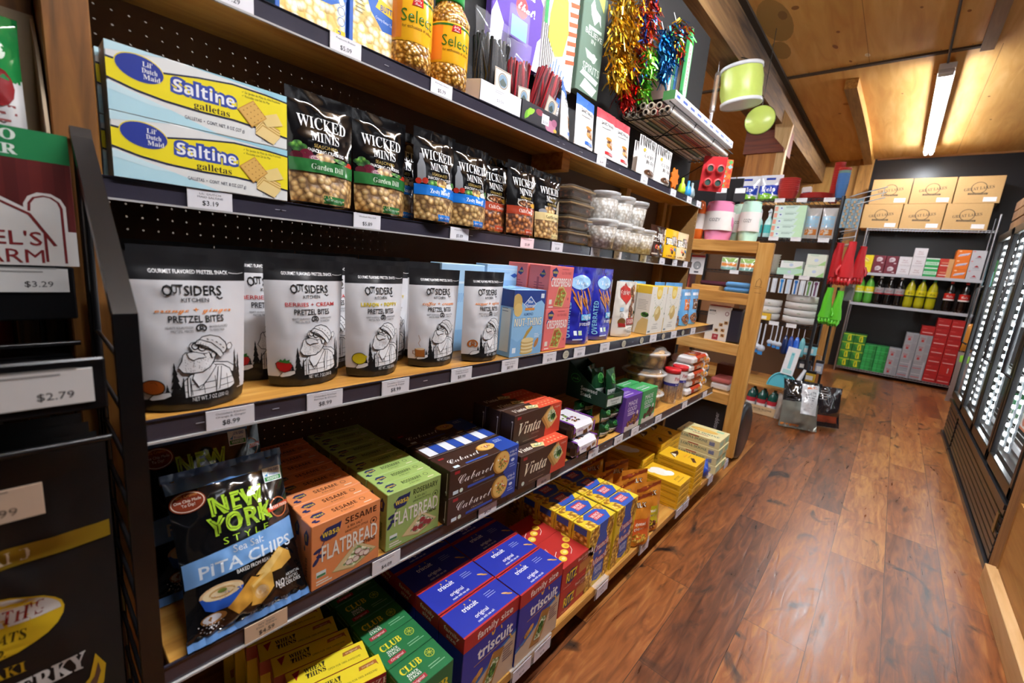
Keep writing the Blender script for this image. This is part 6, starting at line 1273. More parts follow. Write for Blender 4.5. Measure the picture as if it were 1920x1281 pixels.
a = Art().E(3.4, 2.8, 2.2, .9, '#7fc02c', 12, rot=.9).E(4.6, 3.4, 2, .8, '#94d03a', 12, rot=.5).E(2.2, 2, 1.5, .6, '#6aa82a', 10, rot=1.3).E(15.5, 1.6, 3, 2, '#b87a92', 14).E(17.4, 3.2, 1.6, 1.2, '#a3607c', 12).E(9, 4.4, 2, 1, '#8a3a4a', 12).R(10.4, 1.4, 4, 3.2, '#dcdade').T('$3.59', 12.4, 2.2, .8, '#5a565c', 2.6).E(18.2, .9, 1, .6, '#d8b04a', 10)
tray('display_tray', .2, .06, .16, M('#26242a'), 'dark floral display tray holding the red licorice', 1.215, a)
put('lic_b', -.06, 1.03, zt+.003, 'clear bag of black licorice twists standing in the white tray', ty=-.04, s=(1, .95, 1)); put('lic_r', -.07, 1.165, zt+.003, 'clear bag of red licorice twists, upright one in the floral tray', rz=-.3, ty=-.05, s=(.8, .62, .95)); put('lic_r', -.055, 1.25, zt+.012, 'clear bag of red licorice twists tilted outward over the floral tray', tx=-.2, ty=.12, s=(.9, .8, .92))
def cookiep(nm, c, ink):
    def f():
        a = Art('satin').T('SANDEMAN', 7.5, 13.4, 1.3, '#3a3634', 9.6, bold=.01).E(8, 7.6, 2.4, .9, '#b5772c', 14).E(8, 6.4, 2.2, .8, '#5a3318', 14).E(8.2, 5.2, 2.4, .9, '#c98a3c', 14).E(9.6, 5.4, 1.2, 1.8, '#8a5424', 12).R(4.4, 1.2, 6.4, 1.2, ink).lines(3, 11.4, 9, 1, 1, .25, '#8a8684')
        return pouch('cookie_pouch', .15, .185, .05, M('#e9e6e4', 'satin'), a, seed=len(nm), wr=.002, bands=((.8, 1.01, M(c, 'satin')),), maxe=.02, nx=10, nz=16)
    BUILD[nm] = (f, 'cookie pouch', 'white cookie pouches with coloured tops')
cookiep('cp_b', '#2f63b5', '#2f63b5'); cookiep('cp_r', '#b5404a', '#b5282c')
for k, x, y, r, l in (('cp_b', -.03, 1.385, .5, 'white cookie pouch with blue top, nearest, half behind the red licorice'), ('cp_b', -.115, 1.452, .2, 'white cookie pouch with blue top standing back between the other two blue ones'), ('cp_b', -.025, 1.52, .1, 'white cookie pouch with blue top beside the red-topped ones'), ('cp_r', -.025, 1.68, 0, 'white cookie pouch with red top, nearer one in front'), ('cp_r', -.03, 1.825, 0, 'white cookie pouch with red top, farther one in front')): put(k, x, y, zt, l, rz=r, ty=-.06)
@kind('coffee pouch', 'zebra-striped chocolate coffee bean pouches')
def coffee():
    a = Art('satin')
    for i in range(11): x = 1+i*1.6; a.P([(x, 17.6), (x+.9, 17.6), (x+.3+(i % 3)*.5, 12.6), (x-.2+(i % 2)*.4, 13.6)], '#1c1a1a')
    a.T('chocolate covered', 9, 11, .8, '#6a625c', 8, 'c').T('COFFEE', 9, 9, 1.7, '#2a2624', 9, 's').T('BEANS', 9, 6.6, 1.7, '#2a2624', 8, 's').E(4, 11.6, 1, .8, '#d8b24a', 10).E(9, 2, 5, 1.4, '#5a3a24', 14).E(7, 2.4, 1.4, .7, '#2f1a0f', 10).E(11, 2.2, 1.4, .7, '#2f1a0f', 10)
    return pouch('coffee_pouch', .185, .178, .06, M('#ebe7e2', 'satin'), a, seed=3, wr=.003, maxe=.025, nx=10, nz=14, parts=((.93, 1, 'seal_strip'),))
put('coffee', -.025, 2.07, zt, 'zebra-striped coffee bean pouch, nearer one'); put('coffee', -.025, 2.265, zt, 'zebra-striped coffee bean pouch, farther one'); put('coffee', -.09, 2.15, zt, 'zebra-striped coffee bean pouch standing behind the front two')
# small toys at the end of the top shelf
sun = MB(); pts = []
for i in range(16): an = i*PI/8; r = .055 if i % 2 else .04; pts.append((r*math.cos(an), r*math.sin(an)))
sun.add([(0.004, p, q+.06) for p, q in pts]+[(-.004, p, q+.06) for p, q in pts], [tuple(range(16)), tuple(range(31, 15, -1))]+[(i, i+16, (i+1) % 16+16, (i+1) % 16) for i in range(16)], M('#e0761c', 'plastic'))
simple('sun_toy', sun, 'orange sun-shaped toy at the right end of the top shelf', 'toy', (-.02, 2.42, zt+.003), 0)
for i, (c, y, l) in enumerate((('#b6e02a', 2.53, 'lime green'), ('#2c8fd0', 2.62, 'blue'), ('#8a9a9c', 2.68, 'grey'))):
    b = MB(); b.lathe([(0, 0), (.018, 0), (.022, .02), (.016, .05), (.008, .06), (.007, .085), (0, .088)], M(c, 'plastic'), 12); simple('figurine', b, 'small %s toy figure at the end of the top shelf' % l, 'toy', (-.015, y, zt), 0, 'small toy figures')
# ------------------------------------------------------------------ hanging on the black pegboard
@kind('hook')
def peghook(): return MB().tube([(0, 0, 0), (.1, 0, 0), (.115, 0, .008)], .0025, M('#c9ccd0', 'metal'), 6).build('peg_hook')
def hang(nm, mb, lab, cat, y, z, x=-.16, grp=None, hk=True, rz=0):
    o = mb.build(nm) if isinstance(mb, MB) else mb
    o.location = (x, y, z); o.rotation_euler = (0, 0, rz); return tag(o, lab, cat, grp)
def bagmb(w, h, d, col, art, hole=True):
    mb = MB(); mb.cbox(-d, -w/2, 0, 0, w/2, h, M(col, 'matte'), .003); art.place(mb, plane((0, -w/2, 0), (0, 1, 0), (0, 0, 1)))
    for y in (-.25, .25): mb.tube([(-d*.3, y*w-.04, h), (-d*.3, y*w, h+.07), (-d*.3, y*w+.04, h)], .003, M('#e9e6e2', 'satin'), 5)
    return mb
a = Art('matte').E(14.5, 17, 3.2, 3.4, '#e0484c', 12).T('that!', 17, 17.6, 2.6, '#f3f1f5', 9, 'c', bold=.02).T('you did', 16, 22.6, 2.6, '#f3f1f5', 11, 'c', bold=.02).P([(0, 0), (5, 0), (6, 9), (2, 14), (0, 10)], '#f1eef4').P([(22, 0), (26, 0), (26, 12), (24, 10)], '#f1eef4').P([(24, 24), (26, 22), (26, 38), (20, 32)], '#f1eef4')
hang('gift_bag', bagmb(.26, .46, .03, '#5b3c9c', a), 'purple gift bag with white lettering on the black pegboard', 'gift bag', 1.235, 1.93)
a = Art('matte')
for i in range(6): a.R(.4+i*1.1, 0, .55, 18, '#2a2426')
for i in range(8): a.P([(15+.1*i, 9+i*3.4), (21, 10.5+i*3.4), (21, 12+i*3.4), (15, 10.6+i*3.4)], '#d9562f')
for i in range(6): a.L_([(5+i*1.6, 0), (6+i*1.8, 9-abs(i-2)*1.5)], .6, '#2f6ab8')
a.R(0, 18, 2, 14, '#2f8a4c').P([(3, 14), (8, 9), (13, 11), (15.4, 20), (13.6, 30), (9, 35), (5, 30), (3, 22)], '#e9cf45').lines(6, 27, 6, 5, -2.6, .35, '#8a8a4a').E(14, 40, 7, 5, '#5a8fd0', 14).ring(14, 40, 5, 3.4, .7, '#2a4f8c').E(6, 44, 4, 4, '#3a9a50', 14)
hang('gift_bag', bagmb(.21, .48, .03, '#efe6dc', a), 'striped gift bag with a large yellow blob on the black pegboard', 'gift bag', 1.48, 1.93)
a = Art('matte').T('BELIEVE', 9.5, 23.5, 2, '#dfe6dc', 13).T('IN', 9.5, 20.8, 1.6, '#dfe6dc', 3).T('SPIRITS', 10, 10.5, 3, '#cfdacd', 13).P([(3, 2), (13, .6), (16, 4), (6, 6)], '#dfe6dc').P([(2, 7), (15, 5.4), (16.5, 7.4), (4, 9)], '#dfe6dc').ring(11, 15, 1.6, 1.6, .35, '#dfe6dc').P([(4, 17), (14, 16), (12, 13.6), (6, 14)], '#b9c9bb').P([(6, 30), (9, 27), (12, 30), (14, 28), (13, 32), (9, 33), (7, 36), (5, 33)], '#dfe6dc').P([(5, 24.6), (15, 25.4), (15, 26.6), (5, 26)], '#b9c9bb').P([(7, 40), (15, 34), (15, 40)], '#dfd35a')
hang('bottle_bag', bagmb(.175, .4, .04, '#59705f', a), 'grey-green bottle gift bag with white lettering on the pegboard', 'gift bag', 1.7, 1.96)
pk = MB(); pk.cbox(-.01, -.05, 0, 0, .05, .1, clear('bag_film', '#ffffff', .05, .1), .003); pk.grid(8, 4, lambda u, v: (-.004+.003*math.sin(u*25), -.04+.08*u, .01+.06*v), M('#58b8a8', 'satin')); hang('tissue_pack', pk, 'small clear pack of teal tissue in front of the purple gift bag', 'tissue', 1.2, 1.965, -.115)
def tinsel(cols, w, h, n, seed, d=.07, L=.05):
    rr = random.Random(seed); mb = MB()
    for i in range(n):
        a = rr.random()*2*PI; t = rr.random(); r = w/2*math.sqrt(rr.random())*(.6+.4*math.sin(PI*min(1, t*1.1)))
        c = Vector((d*.5*math.cos(a)*rr.random()+.02, r*math.cos(a*1.7+i), h*(1-t))); dr = Vector((rr.gauss(.25, .5), rr.gauss(0, .5), -1+rr.gauss(0, .4))).normalized(); s = dr.cross(Vector((rr.gauss(0, 1), rr.gauss(0, 1), rr.gauss(0, 1)))).normalized()*.0035
        l = L*(.6+.8*rr.random()); q = c+dr*l*.5+Vector((rr.gauss(0, .004), rr.gauss(0, .004), 0)); e_ = c+dr*l
        mb.add([c-s, c+s, q+s, q-s, e_+s*.6, e_-s*.6], [(0, 1, 2, 3), (3, 2, 4, 5)], M(rr.choice(cols), 'metal'))
    mb.tube([(.0, 0, h), (-.02, 0, h+.05)], .002, M('#dddddd', 'satin'), 5)
    return mb
hang('tinsel_garland', tinsel(['#e0b02a', '#c9921a', '#f3d868', '#8a5f10'], .24, .36, 700, 1), 'gold tinsel garland hanging on the black pegboard', 'tinsel', 1.86, 2.05, -.135, 'tinsel garlands')
hang('tinsel_garland', tinsel(['#c0281e', '#e0561e', '#d9a02a', '#8a1414', '#2a4fa0'], .2, .4, 500, 2), 'red and orange tinsel garland beside the gold one', 'tinsel', 2.06, 2.12, -.135, 'tinsel garlands')
hang('tinsel_garland', tinsel(['#b01a1a', '#8a1010', '#d84030'], .12, .1, 160, 5), 'dark red tinsel tuft below the gold garland', 'tinsel', 1.96, 1.99, -.135, 'tinsel garlands')
hang('tinsel_garland', tinsel(['#6cc83a', '#48a428', '#a8e86a'], .13, .2, 320, 3), 'lime green tinsel tuft in front of the other garlands', 'tinsel', 2.08, 2.08, -.12, 'tinsel garlands')
hang('tinsel_garland', tinsel(['#1f6fb0', '#124f8a', '#48a0d8', '#0d3560'], .19, .2, 420, 4), 'bright blue tinsel tuft right of the lime one', 'tinsel', 2.2, 2.19, -.09, 'tinsel garlands')
hang('tinsel_garland', tinsel(['#d8302a', '#e0a020', '#3a9a3a', '#2a50b0'], .16, .13, 260, 6), 'multicoloured tinsel tuft above the blue one', 'tinsel', 2.3, 2.34, -.08, 'tinsel garlands')
pk = MB(); pk.cbox(-.006, -.05, 0, 0, .05, .2, M('#e8a8a0', 'satin'), .002).cbox(-.003, -.06, -.01, .004, .06, .25, clear('bag_film', '#ffffff', .05, .1), .003); hang('party_pack', pk, 'pink packaged decoration hanging between red and blue tinsel', 'decoration', 2.12, 2.24, -.13)
# wrapping paper rolls in a wire tray
tw = empty('wire_tray', (-.075, 2.06, 1.975)); WIRE = M('#3a3633', 'metal'); b = MB()
for i in range(9): x = -.125+i*.0295; b.tube([(x, 0, 0), (x, 1.02, 0)], .002, WIRE, 5)
for y in (.06, .36, .66, .98): b.tube([(-.135, y, .07), (-.13, y, 0), (.11, y, 0), (.13, y, .04)], .0028, WIRE, 6)
b.tube([(.13, 0, .04), (.13, 1.02, .04)], .003, WIRE, 6); b.build('wire_base', tw)
for y in (.2, .86): MB().tube([(-.137, y, -.14), (.1, y, -.003)], .003, WIRE, 6).build('brace', tw)
tag(tw, 'dark wire tray of wrapping paper rolls braced off the pegboard', 'tray')
WR = [('#a34a44', 'red'), ('#cbbfae', 'cream'), ('#5d7a5c', 'green'), ('#b9a48c', 'tan'), ('#c9c4c0', 'silver'), ('#7c3f3a', 'maroon')]
for i, (x, z, ci) in enumerate(((-.13, 1.934, 4), (-.088, 1.934, 1), (-.046, 1.934, 2), (-.004, 1.934, 3), (.038, 1.934, 0), (.08, 1.934, 1), (.122, 1.934, 4), (-.109, 1.971, 0), (-.067, 1.971, 5), (-.025, 1.971, 4), (.017, 1.971, 3), (.059, 1.971, 5))):
    e = empty('paper_roll', (-.185+(x+.13)*.85, 2.1+.012*(i % 3), 1.9965 if i < 7 else 2.0275)); c, nm = WR[ci]; mb = MB(); mb.tube([(0, 0, 0), (0, .92, 0)], .017, M(c, 'satin'), 16, False)
    for j in (0, 1): mb.tube([(0, .03+j*.8, 0), (0, .07+j*.8, 0)], .0172, M('#e4dcd0', 'satin'), 16, False)
    mb.build('paper', e); r = MB(); r.lathe([(.0165, 0), (.0165, .001), (.012, .001), (.009, .0)], M('#b9ab98', 'matte'), 16); r.lathe([(.011, -.01), (.011, .001), (.008, .001), (.008, -.01)], M('#4a4038', 'matte'), 14); k = r.build('core', e); k.rotation_euler = (PI/2, 0, 0); k.location = (0, -.0005, 0)
    tag(e, '%s wrapping paper roll, %s from the wall in the %s layer of the wire tray' % (nm, nth(i if i < 7 else i-7), 'lower' if i < 7 else 'upper'), 'paper roll', 'wrapping paper rolls in the wire tray')
b = MB().cbox(-.03, 0, 0, .03, .95, .04, M('#e4e2e6'), .002); b.box(.03, .02, .012, .0304, .93, .024, M('#2f4f9c')).box(-.03, -.0004, 0, .03, 0, .04, M('#4a8a50'))
for j in range(9): b.box(.0304, .06+j*.1, .01, .0308, .1+j*.1, .028, M('#d8d4e4'))
simple('long_box', b, 'long white box with blue dashes lying on top of the wrapping rolls', 'box', (.02, 2.12, 2.0455), 0)
for i, (y, c, h) in enumerate(((2.13, '#d9b8a8', .2), (2.165, '#3f7a58', .22), (2.2, '#2f6aa8', .24), (2.235, '#c9b090', .26), (2.27, '#7a4a34', .26))):
    b = MB().cbox(-.12, -.012, 0, .02, .012, h, M(c), .002); Art().T('PLAY', 0, 0, .5, '#efe6d8', 1.6, rot=PI/2).place(b, plane((.02, 0, h*.5), (0, 1, 0), (0, 0, 1)))
    simple('game_box', b, 'upright thin %s box standing over the wrapping rolls' % ('pink', 'green', 'blue', 'tan', 'brown')[i], 'game box', (-.085, y+.16, 2.11), 0, 'thin boxes standing over the rolls')
simple('shelf_plank', MB().cbox(-.21, 2.26, 2.095, -.05, 2.47, 2.109, WIRE, .002), 'narrow dark ledge under the upright thin boxes', 'ledge')
gb = MB(); gb.T = Matrix.Rotation(.0, 4, 'X'); gb.add([(0, -.045, .06), (0, 0, 0), (0, .045, .06), (0, .045, .3), (0, 0, .36), (0, -.045, .3), (-.014, -.045, .06), (-.014, 0, 0), (-.014, .045, .06), (-.014, .045, .3), (-.014, 0, .36), (-.014, -.045, .3)], [(0, 1, 2, 3, 4, 5), (11, 10, 9, 8, 7, 6)]+[(i, (i+6), (i+1) % 6+6, (i+1) % 6) for i in range(6)], M('#3fa05a')); gb.T = None
Art().R(1.6, 5, 5.8, 24, '#e9e2d6').T('CHRISTMAS', 4.5, 17, 3, '#c03a34', 20, 'b', rot=PI/2).R(2.8, 3, 3.4, 2.4, '#e6efe6').place(gb, plane((.0002, -.045, 0), (0, 1, 0), (0, 0, 1)))
hang('gift_tag_pack', gb, 'tall green hexagonal card pack with red lettering hanging at the end of the pegboard', 'card pack', 2.38, 2.1, -.02, rz=.15)
simple('hanging_hook', MB().tube([(-.2, 2.38, 2.47), (-.03, 2.38, 2.47), (-.02, 2.38, 2.46)], .003, M('#c9ccd0', 'metal'), 6), 'long peg hook holding the green card pack', 'hook')
# sunglasses and a patterned card under the tray end
sg = empty('toy_glasses', (.02, 2.88, 1.755))
b = MB(); b.cbox(-.004, -.07, 0, 0, .07, .2, M('#c8343a', 'satin'), .002); b.build('backing_card', sg)
for z in (.05, .13):
    b = MB()
    for yy in (-.03, .03): b.T = Matrix.Translation((.012, yy, z)) @ Matrix.Rotation(PI/2, 4, 'Y'); b.lathe([(.018, 0), (.026, .004), (.026, .01), (.018, .012)], M('#d84a4a', 'plastic'), 16); b.lathe([(0, .006), (.02, .006)], M('#47605a', 'gloss'), 16); b.T = None
    b.build('glasses', sg)
sg.rotation_euler = (0, .12, -.9); tag(sg, 'red card of two toy glasses hanging under the tray end', 'toy glasses')
b = MB().cbox(-.003, -.075, 0, 0, .075, .17, M('#d8602a'), .001); rr = random.Random(3); A_ = Art()
for i in range(5):
    for j in range(6): A_.P([(i*3, j*2.8+1.4), (i*3+1.5, j*2.8), (i*3+3, j*2.8+1.4), (i*3+1.5, j*2.8+2.8)], rr.choice(['#e9c82a', '#c83a2a', '#2a5ab0', '#58a858', '#8ac0c8', '#e07a2a']))
A_.place(b, plane((0, -.075, 0), (0, 1, 0), (0, 0, 1))); hang('patterned_card', b, 'card with a multicoloured diamond pattern beside the toy glasses', 'card', 3.0, 1.8, .02, rz=-.95)
# lime bucket lanterns hung from the beam
lt = empty('folding_bucket', (-.19, 3.87, 2.575)); LIME = M('#d2e672', 'satin')
b = MB(); b.grid(28, 6, lambda u, v: ((.104+.008*math.sin(v*PI)+.003*math.sin(u*2*PI*7+v*9))*math.cos(u*2*PI), (.104+.008*math.sin(v*PI)+.003*math.sin(u*2*PI*7+v*9))*math.sin(u*2*PI), .01+.18*v), LIME); b.build('fabric_side', lt)
for z, n in ((0, 'bottom_rim'), (.185, 'top_rim')):
    b = MB(); b.lathe([(.102, z-.004), (.112, z-.004), (.112, z+.014), (.102, z+.014)], M('#eef0f2', 'plastic'), 32)
    if z == 0: b.lathe([(0, -.002), (.104, -.002)], M('#e9edf2', 'plastic'), 32)
    b.build(n, lt)
b = MB(); b.tube([(-.1, 0, .19), (-.07, 0, .24), (-.04, 0, .27), (.02, 0, .24), (.1, 0, .19)], .003, M('#30302c', 'satin'), 6); b.build('carry_cord', lt); lt.scale = (1.33, 1.33, 1.33)
lt.rotation_euler = (.1, -.12, 0); tag(lt, 'lime green folding bucket with white rims hanging from the ceiling beam', 'bucket')
b = MB(); b.T = Matrix.Rotation(PI/2, 4, 'Y') @ Matrix.Rotation(.5, 4, 'X'); b.lathe([(0, -.012), (.08, -.014), (.086, 0), (.08, .014), (0, .012)], LIME, 28); b.lathe([(.082, -.004), (.088, 0), (.082, .004)], M('#20301c', 'satin'), 28); b.T = None; b.tube([(0, 0, .08), (0, 0, .3), (0, 0, .515)], .002, M('#30302c', 'satin'), 5)
simple('folded_bucket', b, 'folded lime green disc hanging behind the lime bucket', 'bucket', (-.1, 4.12, 2.52), -1.0)
bpy.data.objects['folded_bucket'].scale = (1.3, 1.3, 1.3)
b = MB(); b.cbox(-.012, -.02, 0, .012, .02, .22, clear('bag_film', '#ffffff', .05, .1), .006); b.tube([(0, -.006, .02), (0, -.006, .2)], .006, M('#b58a62', 'plastic'), 8); b.tube([(0, .008, .02), (0, .008, .2)], .004, M('#8a5a3a', 'plastic'), 8); b.cbox(-.004, -.02, -.05, .004, .02, .0, M('#dfe0e2', 'film'), .003); b.tube([(0, 0, .22), (-.005, 0, .3)], .002, M('#c9c9c9', 'satin'), 5)
simple('stick_package', b, 'long clear package of brown sticks hanging left of the lime bucket', 'package', (-.36, 3.75, 2.5), .6)
bpy.data.objects['stick_package'].scale = (1.35, 1.35, 1.35)
# ------------------------------------------------------------------ black wire display rack at the left edge
rk2 = empty('display_rack', (.1, -.3, 0)); RB = M('#0d0d0f', 'plastic')
def rp(mb, n):
    o = mb.build(n, rk2); o.matrix_parent_inverse = Matrix.Translation((-.1, .3, 0)); return o
b = MB(); path = [(.02, 1.385), (.032, 1.37), (.3, 1.14), (.3, .0)]
V = []; 
for x, z in path: V += [(x, .077, z), (x, .101, z), (x-.014, .101, z-.006), (x-.014, .077, z-.006)]
F = [(0, 1, 2, 3)]
for i in range(3):
    for k in range(4): F.append((i*4+k, i*4+4+k, i*4+4+(k+1) % 4, i*4+(k+1) % 4))
b.add(V, F, RB); rp(b, 'side_post')
b = MB()
for z in [.1+i*.075 for i in range(14)]: b.tube([(.29, .085, z), (.01, .085, z)], .003, RB, 6)
b.tube([(.012, .085, 0), (.012, .085, 1.36)], .006, RB, 6); b.tube([(.05, .085, 0), (.05, .085, 1.3)], .005, RB, 6); rp(b, 'side_grid')
b = MB()
for z in [.12+i*.06 for i in range(18)]: b.tube([(-.096, -.7, z), (-.096, .054, z)], .003, RB, 6)
for y in (-.7, -.5, -.3, -.1, .03): b.tube([(-.096, y, 0), (-.096, y, 1.17)], .004, RB, 6)
rp(b, 'back_grid')
def tier(x, z, d, lip, up=False): 
    b = MB(); b.cbox(x-.006, -.7, z, x, .067, z+lip, RB, .002); zz = z+(lip-.003 if up else 0); b.box(x-d, -.7, zz, x-.006, .057, zz+.003, RB)
    b.tube([(x-.004, -.7, z-.04), (x-.004, .067, z-.04)], .004, RB, 6); rp(b, 'tier')
tier(.02, 1.09, .11, .082, True); tier(.3, 1.024, .39, .064); tier(.27, .5, .35, .06)
tag(rk2, 'black wire snack display rack standing at the left end of the shelving', 'rack')
for x, y0, y1, z, h, pr, ln, l in ((.021, -.05, .06, 1.133, .036, '$3.29', 'Zero Sugar Sticks', 'white price label reading $3.29 on the upper tier of the black rack'), (.301, -.06, .055, 1.035, .042, '$2.79', 'Cheddar Twin Pack', 'white price label reading $2.79 on the middle tier of the black rack')):
    b = MB().cbox(-.001, y0, 0, .001, y1, h, M('#d6d3d0', 'paper'), .0003); Art('paper').T(pr, (y1-.032-y0)*100, 1.25, .85, '#3a383a', 3.0).lines((y1-.075-y0)*100, h*100-.6, 6.5, 2, -.55, .2, '#8a8784').place(b, plane((.001, y0, 0), (0, 1, 0), (0, 0, 1))); simple('price_label', b, l, 'price tag', (x, 0, z), 0)
# display carton of meat sticks on the upper tier
dc = empty('display_carton', (.02, -.1, 1.1735)); CB = M('#a08a6c', 'paper')
b = MB(); b.box(-.11, -.12, 0, -.106, .157, .52, CB); b.box(-.11, -.12, 0, 0, .157, .003, CB)
b.add([(-.11, .157, 0), (-.003, .157, 0), (-.003, .157, .27), (-.05, .157, .43), (-.11, .157, .52), (-.11, .153, 0), (-.003, .153, 0), (-.003, .153, .27), (-.05, .153, .43), (-.11, .153, .52)], [(0, 1, 2, 3, 4), (9, 8, 7, 6, 5), (1, 6, 7, 2), (2, 7, 8, 3), (3, 8, 9, 4)], CB)
b.build('carton_back', dc); f = MB(); f.cbox(-.003, -.12, .0, 0, .174, .268, M('#5a1d1c'), .0006)
a = Art()
for i in range(12): a.R(0+i*2.5, 7.4, 1.3, 13.6, ('#63211f', '#4c1615')[i % 2])
a.R(0, 0, 29.4, 7.3, '#d9d4cf').P([(8, 7), (17.4, 16), (18.8, 16), (24.4, 11.4), (24.4, 0), (8, 0)], '#d9d4cf')
a.P([(24.1, 7), (24.1, 12.4), (24.6, 13.9), (25.6, 14.8), (27, 14.8), (28, 13.9), (28.5, 12.4), (28.5, 0), (24.1, 0)], '#d9d4cf').L_([(24.6, 11), (24.7, 12.6), (25.2, 13.7), (26.2, 14.2), (27, 14), (27.7, 13.2), (28, 12), (28, .6)], .3, '#701f20').L_([(10, 8), (18.1, 15.4), (24.6, 10.4), (27, 4.2)], .4, '#701f20').L_([(26, 6.8), (26, .8)], .3, '#701f20')
a.T("KLOTZEL'S", 25.6, 5.5, 2.7, '#7a2022', 15, bold=.006, al='r').T('FARM', 25.7, 1.9, 2.7, '#7a2022', 7.4, bold=.0, al='r').R(0, 21, 29.4, 5.8, '#1f7a46').T('ZERO', 24.1, 25.3, 1.9, '#dfe6dc', 6, 's', bold=.01, al='r').T('SUGAR', 24.1, 22.6, 1.9, '#dfe6dc', 7.4, 's', bold=.01, al='r')
a.place(f, plane((0, -.12, 0), (0, 1, 0), (0, 0, 1))); f.build('front_panel', dc); tag(dc, 'brown cardboard display carton with a green band and barn emblem on the black rack', 'display carton')
dc.scale = (1, 1, .725)
@kind('snack stick', 'green and white meat sticks in the display carton')
def stick():
    a = Art('film').R(.2, 12, 4.6, 8, '#1f7a3c').T('0', 2.5, 16, 2.4, '#dfe9dc', 2, 'b').E(2.5, 11, 1.6, 2.6, '#8a2a2c', 12).lines(.8, 6.4, 3.4, 4, -1, .3, '#a35a58').R(.5, 3, 4, .5, '#a35a58')
    return pouch('snack_stick', .05, .21, .026, M('#d9d6d4', 'film'), a, 'pillow', bands=((.6, 1.01, M('#1f7a3c', 'film')),), seed=2, wr=.002, maxe=.02, nx=10, nz=16)
for i, y in enumerate((-.07, -.03, .012)): put('stick', -.012+.0*i, y, 1.3115, 'green and white meat stick in the carton, %s from the right edge' % nth(2-i), ty=-.08)
simple('stick_riser', MB().cbox(-.07, -.21, 1.177, -.005+.02, .05, 1.31, CB, .002), 'cardboard riser inside the meat stick carton', 'riser', (-.01, 0, 0))
# jerky bags on the lowest visible tier
@kind('jerky bag', 'black jerky bags on the black rack')
def jerky():
    a = Art('satin'); W, H = 22, 40
    a.R(.3, 27.6, W-.6, 2.2, '#9a7d1f').T('TERIYAKI', 9.4, 28.7, 1.3, '#e6dcc6', 10, 's').E(7.6, 20.6, 9, 4, '#d8b324', 30).E(7.6, 20.6, 8.7, 3.8, '#d9d6d2', 30, a0=0, a1=PI).T("WENZELVERTH'S", 7.6, 21.8, 1.7, '#8a2420', 14.6, 'i').T('QUALITY MEATS', 7.6, 19.2, 1.2, '#4a3c12', 11, 'i').T('1912', 9.6, 17.6, .9, '#4a3c12', 3)
    a.T('TERIYAKI', 8.6, 15, 1.4, '#d0ab22', 8, 's').T('JERKY', 14.2, 12, 2.3, '#dcdad6', 7.6, 's', bold=.02)
    a.P([(2, 2), (8, 5), (13, 5.6), (16.4, 7.2), (18.2, 9), (19, 12), (20, 9.6), (19.6, 7), (17, 5), (20.6, 5.6), (17, 3), (9, 1)], '#c9a122').P([(2.6, 2), (8, 4.6), (13, 5.1), (16.8, 6.8), (18.7, 8.8), (19.2, 10.6), (19.4, 9), (18.6, 6.8), (15.6, 4.9), (17.4, 4.3), (9, 1.5)], '#5a4038')
    return pouch('jerky_bag', W/100, H/100, .035, M('#08080a', 'paper'), a, seed=6, wr=.003, parts=((.92, 1, 'seal_strip'),), maxe=.02)
for i in range(4): put('jerky', .225-.045*i, -.045-.004*i, .5052, 'black jerky bag with yellow band, %s on the black rack' % ('front one' if i == 0 else '%s behind the front one' % nth(i-1)), ty=.05, s=(1, 1, 1.14))
b = MB().cbox(0, -.1, 0, .001, .004, .04, M('#c2a890', 'paper'), .0003); Art('paper').T('$7.99', 6.6, 1.2, .9, '#5a4c40', 3.4).lines(3, 3, 5, 2, -.6, .2, '#8a7a6a').place(b, plane((.001, -.1, 0), (0, 1, 0), (0, 0, 1))); simple('price_label', b, 'cream price label clipped on the front black jerky bag', 'price tag', (.2985, 0, .905))
# a few goods behind the rack
b = MB().cbox(-.02, -.04, 0, .02, .06, .14, M('#d9c04a', 'film'), .008); Art('film').T('GINGER', 5, 5, 1.8, '#a3242a', 8, 's', out='#f0e6c8').T('CHEWS', 5, 2.4, 1.4, '#a3242a', 6, 's').place(b, plane((.0205, -.04, 0), (0, 1, 0), (0, 0, 1))); simple('candy_packet', b, 'yellow candy packet with red lettering at the top left behind the meat sticks', 'candy packet', (-.19, 0, 1.555))
struct('trim_left_board', MB().box(-.26, -.9, 0, -.245, .0, 2.6, BRN).box(-.245, -.9, 1.535, -.16, .0, 1.554, BRN).box(-.245, -.9, .98, -.16, -.01, 1.0, BRN).box(-.245, -.9, .745, -.16, -.01, .765, BRN))
for y, z, c, l in ((-.02, 1.001, '#a3302c', 'red-labelled small bottle behind the black rack'), (.0-.055, 1.001, '#3a6aa8', 'blue-labelled small bottle behind the black rack'), (-.04, .766, '#7a6aa8', 'purple and white small bottle low behind the black rack')):
    e = empty('small_bottle', (-.2, y, z)); MB().lathe([(0, 0), (.016, 0), (.016, .075), (.008, .09), (.008, .1), (0, .1)], M('#cfc8c0', 'plastic'), 12).build('bottle_body', e); MB().lathe([(.0165, .01), (.0165, .07)], M(c, 'gloss'), 12).build('label', e); tag(e, l, 'bottle', 'small bottles behind the black rack')
